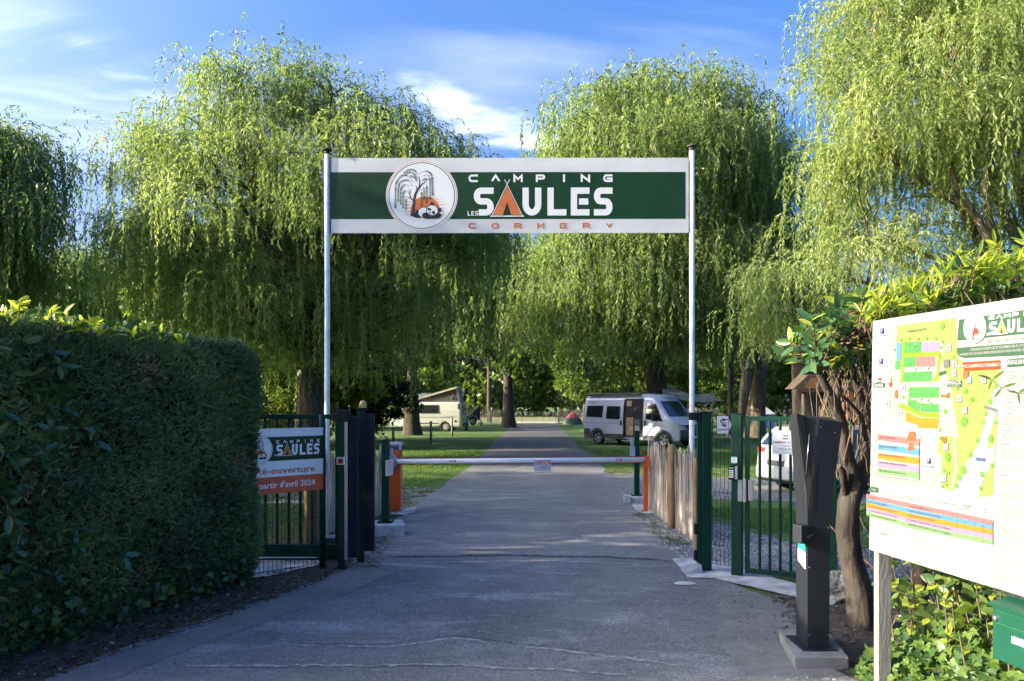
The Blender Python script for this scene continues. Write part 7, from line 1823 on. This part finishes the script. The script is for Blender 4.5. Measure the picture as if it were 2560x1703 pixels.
for a_, b_ in zip(stp[:-1], stp[1:]): mb.tube([(a_[0], sd * (hwp(a_[0], a_[1]) + .014), a_[1]), (b_[0], sd * (hwp(b_[0], b_[1]) + .014), b_[1])], .022, 6, False)
mb.build('window_seal', M_BLK, pv)
mb = MB(); side_patch(mb, [(2.05 * K, 1.2 * K), (2.72 * K, 1.2 * K), (2.45 * K, 1.72 * K), (2.05 * K, 1.72 * K)], hwp, sd, .012); mb.build('window', M_GLASS, pv)
mb = MB(); side_patch(mb, [(-.92 * K, 1.48 * K), (-.80 * K, 1.48 * K), (-.80 * K, 1.82 * K), (-.90 * K, 1.82 * K)], hwp, sd, .012, 2, 3); side_patch(mb, [(-.72 * K, .62 * K), (-.58 * K, .62 * K), (-.58 * K, .74 * K), (-.72 * K, .74 * K)], hwp, sd, .012, 2, 2); side_patch(mb, [(1.98 * K, .62 * K), (2.06 * K, .62 * K), (2.06 * K, .74 * K), (1.98 * K, .74 * K)], hwp, sd, .012, 2, 2); mb.build('vent', M_BLK, pv)
mb = MB(); side_patch(mb, [(.44 * K, .52 * K), (2.06 * K, .52 * K), (2.06 * K, .57 * K), (.44 * K, .57 * K)], hwp, sd, .014, 6, 1); mb.build('rubbing_strip', M_BLK, pv)
mb = MB(); side_patch(mb, [(-.2 * K, .92 * K), (2.6 * K, .92 * K), (2.6 * K, .945 * K), (-.2 * K, .945 * K)], hwp, sd, .012, 6, 1); side_patch(mb, [(-.75 * K, .97 * K), (-.1 * K, .91 * K), (-.1 * K, .96 * K), (-.4 * K, .99 * K)], hwp, sd, .013, 4, 1); mb.build('side_stripe', mat('faded teal stripe', (.08, .14, .13), .5), pv)
mb = MB()
for z in (.98, 1.30): side_patch(mb, [(-.85 * K, z * K), (.4 * K, z * K), (.4 * K, (z + .012) * K), (-.85 * K, (z + .012) * K)], hwp, sd, .011, 4, 1)
mb.build('panel_crease', mat('crease shade paint', (.38, .39, .35), .6), pv)
for sg in (-1, 1):
    mb = MB(); mb.box((-1.135 * K, sg * .74 * K - .07, .62 * K), (-1.10 * K, sg * .74 * K + .07, .98 * K), bev=.01); mb.build('tail_light', mat('tail light red', (.30, .03, .02), .3), pv)
mb = MB(); mb.add([(-1.13 * K, -.66 * K, 1.12 * K), (-1.13 * K, .66 * K, 1.12 * K), (-1.06 * K, .62 * K, 1.76 * K), (-1.06 * K, -.62 * K, 1.76 * K)], [(0, 1, 2, 3)]); mb.build('rear_window', M_GLASS, pv)
mb = MB(); mb.box((-1.24 * K, -.84 * K, .36 * K), (-1.10 * K, .84 * K, .52 * K), bev=.02); mb.build('bumper', M_CLAD, pv)
mb = MB(); mb.box((-1.30 * K, .52 * K, .05), (-1.26 * K, .86 * K, .34 * K)); mb.build('mud_flap', M_BLK, pv)
mb = MB()
for y in (-.5, .5): mb.tube([(-1.14 * K, y, .62 * K), (-1.32 * K, y, .66 * K), (-1.36 * K, y, 1.45 * K), (-1.15 * K, y, 1.66 * K)], .017, 6)
for z in (.75, 1.05, 1.38): mb.tube([(-1.36 * K, -.5, z * K), (-1.36 * K, .5, z * K)], .015, 6)
mb.build('rear_bike_carrier', M_ALU, pv)
for sg in (-1, 1):
    for x in (0, 2.46 * K): wheel(pv, x, sg * .88 * K, .325 * K, sg, cover=True, rimmat=mat('dull hubcap', (.35, .36, .36), .4, .3))
# pop top: canvas wedge under a hinged lid, high at the rear
canv = mat('grey brown tent canvas', (.085, .075, .068), .9, col2=(.065, .058, .052), scale=2)
mb = MB(); w_ = .62 * K; zr0 = 1.93 * K
mb.add([(2.3 * K, -w_, zr0), (2.3 * K, w_, zr0), (-.90 * K, w_, zr0), (-.90 * K, -w_, zr0), (2.3 * K, -w_, zr0 + .06), (2.3 * K, w_, zr0 + .06), (-.72 * K, w_, zr0 + .92 * K), (-.72 * K, -w_, zr0 + .92 * K)],
       [(0, 4, 7, 3), (1, 2, 6, 5), (2, 3, 7, 6), (0, 1, 5, 4)]); mb.build('pop_top_canvas', canv, pv)
mb = MB(); mb.add([(-.30 * K, w_ + .008, zr0 + .10), (-.74 * K, w_ + .008, zr0 + .10), (-.64 * K, w_ + .008, zr0 + .62), (-.52 * K, w_ + .008, zr0 + .62)], [(0, 1, 2, 3)]); mb.build('canvas_window', mat('mesh window', (.02, .025, .03), .6), pv)
mb = MB()
mb.tube([(-.28 * K, w_ + .012, zr0 + .08), (-.76 * K, w_ + .012, zr0 + .08), (-.65 * K, w_ + .012, zr0 + .65), (-.51 * K, w_ + .012, zr0 + .65), (-.28 * K, w_ + .012, zr0 + .08)], .014, 5); mb.build('window_piping', mat('beige piping', (.26, .23, .20), .8), pv)
mb = MB(); mb.add([(-.90 * K, w_ + .004, zr0), (-.76 * K, w_ + .004, zr0), (-.60 * K, w_ + .004, zr0 + .90 * K), (-.73 * K, w_ + .004, zr0 + .90 * K), (-.905 * K, -w_, zr0), (-.735 * K, -w_, zr0 + .90 * K)], [(0, 1, 2, 3), (0, 3, 5, 4)]); mb.build('rear_canvas_panel', mat('pale mauve canvas', (.26, .23, .23), .85), pv)
lid_a = math.atan2(.90 * K, 3.1 * K)
mb = MB(); rows = []
for i, (u, h_) in enumerate([(0, .0), (.06, .05), (.3, .09), (1.5, .11), (3.0, .11), (3.3, .09), (3.42, .0)]):
    rows.append([(-.0 + u, y * .74 * K * (1 - .05 * (i in (0, 6))), h_ * (1 - .35 * abs(y) ** 3)) for y in [-1, -.8, -.4, 0, .4, .8, 1]] )
V = [v for r_ in rows for v in r_]; F = [(i * 7 + j, (i + 1) * 7 + j, (i + 1) * 7 + j + 1, i * 7 + j + 1) for i in range(6) for j in range(6)]
nn = len(V); V += [(x, y, -.05) for x, y, z in V]; F += [tuple(nn + k for k in reversed(f)) for f in F]
per = [i * 7 for i in range(7)] + [42 + j for j in range(1, 7)] + [i * 7 + 6 for i in range(5, -1, -1)] + [j for j in range(5, 0, -1)]
F += [(per[i], per[(i + 1) % len(per)], nn + per[(i + 1) % len(per)], nn + per[i]) for i in range(len(per))]
Ml = Matrix.Translation((2.35 * K, 0, zr0 + .08)) @ Matrix.Rotation(math.pi, 4, 'Z') @ Matrix.Rotation(-lid_a, 4, 'Y')
mb.add(V, F, Ml, False); mb.build('pop_top_lid', mat('sand coloured roof', (.42, .40, .32), .5), pv)
# dark flat awning roof behind it
t = empty('dark_awning', (0, 0, 0), 'dark flat awning edge and white panel behind the white van', 'awning')
a_ = P(1012, 978, 56); mb = MB(); mb.box((a_.x, a_.y, a_.z - .12), (a_.x + 2.1, a_.y + 1.5, a_.z)); mb.build('roof', M_BLK, t)
mb = MB(); mb.box((a_.x + .05, a_.y + .05, a_.z - .55), (a_.x + 1.9, a_.y + .1, a_.z - .125)); mb.build('panel', PR['white'], t)
for x in (.1, 1.95):
    mb = MB(); mb.cyl((a_.x + x, a_.y + 1.3, 0), (a_.x + x, a_.y + 1.3, a_.z - .12), .03, n=8); mb.build('pole', M_ALU, t)

# ---- dark blue trailer with white mudguard, helmet, rack
g_ = G(1183, 1062.5); t = empty('blue_trailer', (g_.x, g_.y, 0), 'small dark blue trailer with white mudguard behind the white van', 'trailer')
q = lambda px, py: ((px - 1183) * g_.y / FPX, (1062.5 - py) * g_.y / FPX)
mb = MB(); body_ = [q(*p) for p in [(1170, 1050), (1172, 1040), (1182, 1034), (1188, 1024), (1196, 1021), (1201, 1022), (1201, 1050)]]; mb.prism(body_, -.5, .5, RX); mb.build('body', mat('navy trailer paint', (.012, .016, .05), .35, coat=.4), t)
wheel(t, 0, -.56, .37, -1, .16, cover=True, rimmat=mat('grey blue hub', (.22, .26, .28), .5))
mb = MB(); pr_ = []
for i in range(13):
    an = R(10 + 160 * i / 12); pr_.append((.47 * math.cos(an), .40 + .47 * math.sin(an)))
for i in range(12):
    (x0, z0), (x1, z1) = pr_[i], pr_[i + 1]; mb.add([(x0, -.72, z0), (x1, -.72, z1), (x1, -.50, z1), (x0, -.50, z0), (x0 * .93, -.725, .40 + (z0 - .40) * .90), (x1 * .93, -.725, .40 + (z1 - .40) * .90)], [(0, 1, 2, 3), (0, 4, 5, 1)])
mb.build('mudguard', PR['white'], t)
mb = MB(); mb.tube([(.17, -.55, .60), (.05 + .25, -.55, 1.45)], .025, 6); mb.build('blue_strap', mat('blue webbing', (.05, .12, .25), .7), t)
mb = MB(); [mb.box((-.62, -.4, z), (-.22, .4, z + .06)) for z in (.85, .98, 1.12)]; mb.box((-.64, -.4, .80), (-.60, .4, 1.3)); mb.box((-.24, -.4, .80), (-.20, .4, 1.3)); mb.build('slatted_crate', M_PALE, t)
mb = MB(); mb.box((.70, -.3, .15), (.76, .3, 1.50)); mb.box((.48, -.05, .10), (.9, .05, .2)); mb.build('upright_frame', M_BLK, t)
th = empty('helmet', (g_.x + .78 - .28, g_.y, 1.50), 'dark motorcycle helmet on top of the blue trailer', 'helmet')
mb = MB(); mb.lathe([(0, .30), (.10, .28), (.17, .20), (.19, .10), (.17, .0), (.10, -.02), (0, -.02)], None, 16); mb.build('shell', mat('dark helmet', (.03, .035, .05), .2, coat=.6), th)

# ---- white car behind the wicket gate, rear and left flank in view
cw = G(1992, 1240); car = empty('parked_car', (cw.x + .52, cw.y + .82, 0), 'white car parked behind the wicket gate, its rear and one wheel visible', 'car')
car.rotation_euler = (0, 0, R(16)); car.scale = (.9, .9, .9)
M_CAR = mat('white car paint', (0.36, 0.37, 0.39), 0.28, col2=(0.35, 0.36, 0.38), scale=1, coat=.6)
ztc = interp([(-.84, .62), (-.80, .98), (-.74, 1.08), (-.60, 1.25), (-.35, 1.46), (.1, 1.52), (1.2, 1.50), (1.9, 1.16), (2.9, .96), (3.25, .7)])
def zbc(x): return max(smooth_arch(0, .36, .24, .32)(x), smooth_arch(2.55, .36, .24, .32)(x))
def hwc(x, z): return .88 - max(0, z - .92) ** 1.3 * .42 - max(0, -.45 - x) ** 2 * 1.1 - max(0, x - 2.7) ** 2 * .5 - max(0, .45 - z) * .12
xs = sorted(set([round(-.84 + 4.09 * i / 60, 4) for i in range(61)] + [c + .36 * k for c in (0, 2.55) for k in (-.99, -.9, -.7, .7, .9, .99)]))
mb = MB(); loft(mb, xs, ztc, zbc, hwc, 12); mb.build('body', M_CAR, car)
for sg in (-1, 1):
    mb = MB(); side_patch(mb, [(-.30, 1.0), (1.75, 1.0), (1.25, 1.40), (-.05, 1.42)], hwc, sg, .010); mb.build('side_window', M_GLASS, car)
    mb = MB(); side_patch(mb, [(-.78, .86), (-.42, .96), (-.40, 1.06), (-.76, 1.0)], hwc, sg, .012, 3, 2); mb.build('tail_light', mat('tail light red', (.30, .03, .02), .3), car)
    for x in (0, 2.55): wheel(car, x, sg * .86, .335, sg, rimmat=mat('grey alloy', (.18, .19, .2), .35, .5))
mb = MB(); mb.add([(-.79, -.62, 1.06), (-.79, .62, 1.06), (-.50, .56, 1.37), (-.50, -.56, 1.37)], [(0, 1, 2, 3)]); mb.build('rear_window', M_GLASS, car)
for sg in (-1, 1):
    mb = MB(); mb.box((-.825, min(sg * .48, sg * .74), .88), (-.75, max(sg * .48, sg * .74), 1.0), bev=.03); mb.build('tail_light', mat('tail light red', (.30, .03, .02), .3), car)
mb = MB(); mb.box((-.86, -.30, .60), (-.82, .30, .72)); mb.build('plate_recess', M_CLAD, car)
mb = MB(); mb.box((-.90, -.70, .30), (-.74, .70, .58), bev=.05); mb.build('rear_bumper', M_CAR, car)
mb = MB(); mb.box((-.87, -.66, .235), (-.70, .66, .295), bev=.02); mb.build('bumper_skirt', M_BLK, car)
# blue dark car or trailer end further right
g_ = P(2128, 1130, 19); c2_ = empty('dark_car', (g_.x + .6, g_.y, 0), 'dark blue car with pale roof glimpsed between the shrub branches', 'car')
mb = MB(); z2f = interp([(-.9, .55), (-.85, 1.0), (-.5, 1.45), (.9, 1.5), (1.6, 1.05), (2.6, .9), (2.8, .6)]); loft(mb, [-.9 + 3.7 * i / 30 for i in range(31)], z2f, lambda x: .3, lambda x, z: .85 - max(0, z - .9) * .35, 8); mb.build('body', mat('dark blue car paint', (.03, .05, .09), .3, coat=.6), c2_)
mb = MB(); mb.box((-.55, -.66, 1.51), (1.0, .66, 1.56), bev=.02); mb.build('roof_panel', mat('pale roof', (.5, .54, .6), .3), c2_)
for sg in (-1, 1):
    for x in (-.1, 2.0): wheel(c2_, x, sg * .84, .31, sg)
c2_.rotation_euler = (0, 0, R(10))

# ---- tents, awning, bicycles, lamp, cabin
a_ = G(1432, 1061); t = empty('dome_tent', (a_.x, a_.y, 0), 'small grey green dome tent with a red top left of the camper van', 'tent')
def dome(mb, rx, ry, h, z0=0, z1=1.0, n=20, m_=8, pk=1.5):
    rows = []
    for i in range(m_ + 1):
        f = z0 + (z1 - z0) * i / m_; r_ = (1 - f ** pk) ** .75; rows.append([(rx * r_ * math.copysign(abs(math.cos(a)) ** .85, math.cos(a)), ry * r_ * math.copysign(abs(math.sin(a)) ** .85, math.sin(a)), h * f) for a in [2 * math.pi * j / n for j in range(n)]])
    V = [v for r_ in rows for v in r_]; mb.add(V, [(i * n + j, i * n + (j + 1) % n, (i + 1) * n + (j + 1) % n, (i + 1) * n + j) for i in range(m_) for j in range(n)], None, True)
mb = MB(); dome(mb, .95, .9, 1.15, 0, .55); mb.build('flysheet', mat('grey green tent cloth', (.075, .095, .075), .8), t)
mb = MB(); dome(mb, .95, .9, 1.15, .55, 1.0); mb.build('red_top', mat('red tent cloth', (.50, .10, .09), .8), t)
a_ = P(1911, 1058, 60); t = empty('white_tent', (a_.x, a_.y, 0), 'small white pyramid tent with blue base beyond the wicket gate', 'tent')
mb = MB(); w_ = .72; z1 = EYE - (1014 - HY) * 60 / FPX; z0 = EYE - (1037 - HY) * 60 / FPX
mb.add([(-w_, -w_ * .6, z0), (w_, -w_ * .6, z0 + .05), (w_, w_, z0), (-w_, w_, z0), (0, 0, z1)], [(0, 1, 4), (1, 2, 4), (2, 3, 4), (3, 0, 4)]); mb.build('canopy', mat('off white tent cloth', (.38, .38, .37), .8), t)
mb = MB(); mb.box((-w_ * .95, -w_ * .55, 0), (w_ * .95, w_ * .9, z0 - .01)); mb.build('walls', mat('blue tent cloth', (.05, .10, .32), .8), t)
def bike(loc, rz, lab, col):
    t = empty('bicycle', loc, lab, 'bicycle', 'bicycles leaning by the dome tent', rz); Mw = mat('bike black', (.02, .02, .022), .5)
    for x in (-.52, .52):
        mb = MB(); mb.tube([(x + .34 * math.cos(a), 0, .35 + .34 * math.sin(a)) for a in [i * math.pi / 10 for i in range(21)]], .018, 6, False)
        for k in range(6): a = k * math.pi / 6; mb.tube([(x - .33 * math.cos(a), 0, .35 - .33 * math.sin(a)), (x + .33 * math.cos(a), 0, .35 + .33 * math.sin(a))], .003, 4, False)
        mb.build('wheel', Mw, t)
    mb = MB()
    for p in ([(-.52, 0, .35), (-.05, 0, .33), (.36, 0, .85), (-.18, 0, .82), (-.52, 0, .35)], [(-.05, 0, .33), (-.20, 0, .95)], [(.52, 0, .35), (.36, 0, .95), (.30, 0, 1.0)]): mb.tube(p, .02, 6)
    mb.build('frame', mat('bike ' + col, {'blue': (.03, .06, .2), 'grey': (.1, .1, .11)}[col], .35), t)
    mb = MB(); mb.box((-.30, -.07, .95), (-.08, .07, .99), bev=.01); mb.build('saddle', Mw, t)
    mb = MB(); mb.tube([(.22, -.28, 1.02), (.32, 0, 1.0), (.22, .28, 1.02)], .015, 6); mb.build('handlebar', Mw, t)
b_ = G(1404, 1060); bike((b_.x, b_.y, 0), R(40), 'dark blue bicycle nearest the drive end, left of the dome tent', 'blue'); bike((b_.x + .55, b_.y + .7, 0), R(20), 'grey bicycle standing against the dome tent', 'grey')
# stretched beige tarpaulin behind the camper van
t = empty('beige_awning', (0, 0, 0), 'beige tarpaulin stretched between poles right of the camper van', 'awning')
top = [P(1650, 955, 41), P(1690, 972, 40), P(1722, 985, 39), P(1760, 986, 39), P(1782, 982, 39)]
bot = [P(1660, 988, 37), P(1690, 995, 36.5), P(1722, 1003, 36), P(1760, 1006, 36), P(1812, 1001, 36)]
V = []; m_ = 6
for j in range(m_ + 1):
    for i in range(5):
        p = top[i].lerp(bot[i], j / m_); p.z -= .25 * math.sin(math.pi * j / m_) * (1 - .5 * (i in (0, 4))); V.append(tuple(p))
mb = MB(); mb.add(V, [(j * 5 + i, j * 5 + i + 1, (j + 1) * 5 + i + 1, (j + 1) * 5 + i) for j in range(m_) for i in range(4)], None, True)
o = mb.build('canvas', mat('beige canvas', (.38, .37, .30), .9), t)
for a_, c_ in ((P(1720, 1004, 36.2), 'rust'), (P(1782, 982, 39), 'g'), (P(1650, 955, 41), 'g')):
    mb = MB(); mb.cyl((a_.x, a_.y, 0), (a_.x, a_.y, a_.z), .03, n=8); mb.build('pole', mat('orange wooden pole', (.42, .15, .07), .8) if c_ == 'rust' else M_ALU, t)
a_ = P(1968, 1040, 45); t = empty('lamp_post', (a_.x, a_.y, 0), 'dark lamp post with two small pale globes on the right lawn', 'lamp post')
mb = MB(); mb.cyl((0, 0, 0), (0, 0, 2.15), .05, n=8); mb.build('post', M_BLK, t)
for z, x in ((2.35, -.08), (2.1, .04)):
    mb = MB(); mb.lathe([(0, .1), (.07, .07), (.1, 0), (.07, -.07), (0, -.1)], Matrix.Translation((x, -.08, z)), 14); mb.build('globe', M_LGREY, t)
# timber cabin with porch roof behind the shrubs
t = empty('timber_cabin', (9.2, 17.5, 0), 'orange timber cabin with brown porch roof behind the gnarled shrub', 'cabin')
M_TIM = mat('orange stained boards', (.22, .10, .035), .7, col2=(.15, .065, .022), scale=3, stretch=(1, 1, .3)); M_ROOF = mat('brown roof felt', (.085, .057, .037), .95, col2=(.05, .035, .024), scale=6, bump=.5)
x0 = P(2118, 1100, 17.5).x - 9.2
for i in range(20):
    mb = MB(); mb.box((x0 + i * .15 + .004, 0, .05), (x0 + i * .15 + .146, .03, 2.15), bev=.004); mb.build('board', M_TIM, t)
mb = MB(); mb.box((x0 + .01, .035, 0.0), (x0 + 3.0, .5, 2.15)); mb.build('inner_walls', mat('dark timber', (.12, .06, .025), .9), t)
xe = P(1984, 960, 16.2).x - 9.2; zE = EYE - (972 - HY) * 16.2 / FPX; zR = EYE - (938 - HY) * 16.2 / FPX
mb = MB()
prof = [(0, zE), (.26, zE + .26), (.5, zR), (.5, zR - .09), (.30, zE + .19), (.07, zE - .02)]
mb.add([(xe, -1.3, zE), (xe + .30, -1.3, zR), (xe + .55, -1.3, zR + .01), (xe + .62, -1.3, zE), (xe + .02, -.7, zE), (xe + .30, -.8, zR + .03), (xe + .55, -.8, zR + .03), (xe + .62, -.7, zE)], [(0, 3, 2, 1), (1, 2, 6, 5), (0, 1, 5, 4), (2, 3, 7, 6), (5, 6, 7, 4), (0, 4, 7, 3)])
mb.build('porch_roof', M_ROOF, t)
mb = MB(); mb.box((xe + .05, -1.33, zE - .07), (xe + .60, -1.22, zE - .005)); mb.build('fascia', mat('dark fascia', (.05, .03, .02), .8), t)
mb = MB(); mb.add([(xe + .22, -1.335, zE + .02), (xe + .52, -1.335, zE + .02), (xe + .52, -1.335, zR - .06), (xe + .34, -1.335, zR - .06)], [(0, 1, 2, 3)]); mb.build('gable_board', M_TIM, t)
mb = MB(); mb.box((x0 - .15, -.25, 2.16), (x0 + 3.3, .7, 2.26)); mb.build('main_roof', M_ROOF, t)
mb = MB(); mb.cyl((xe + .33, -1.0, 0), (xe + .33, -1.0, zE - .07), .05, n=8); mb.build('porch_post', M_BARK, t)
mb = MB(); mb.box((xe + .5, -1.05, zE - .05), (x0 + .3, -.95, zE)); mb.build('beam', M_BARK, t)
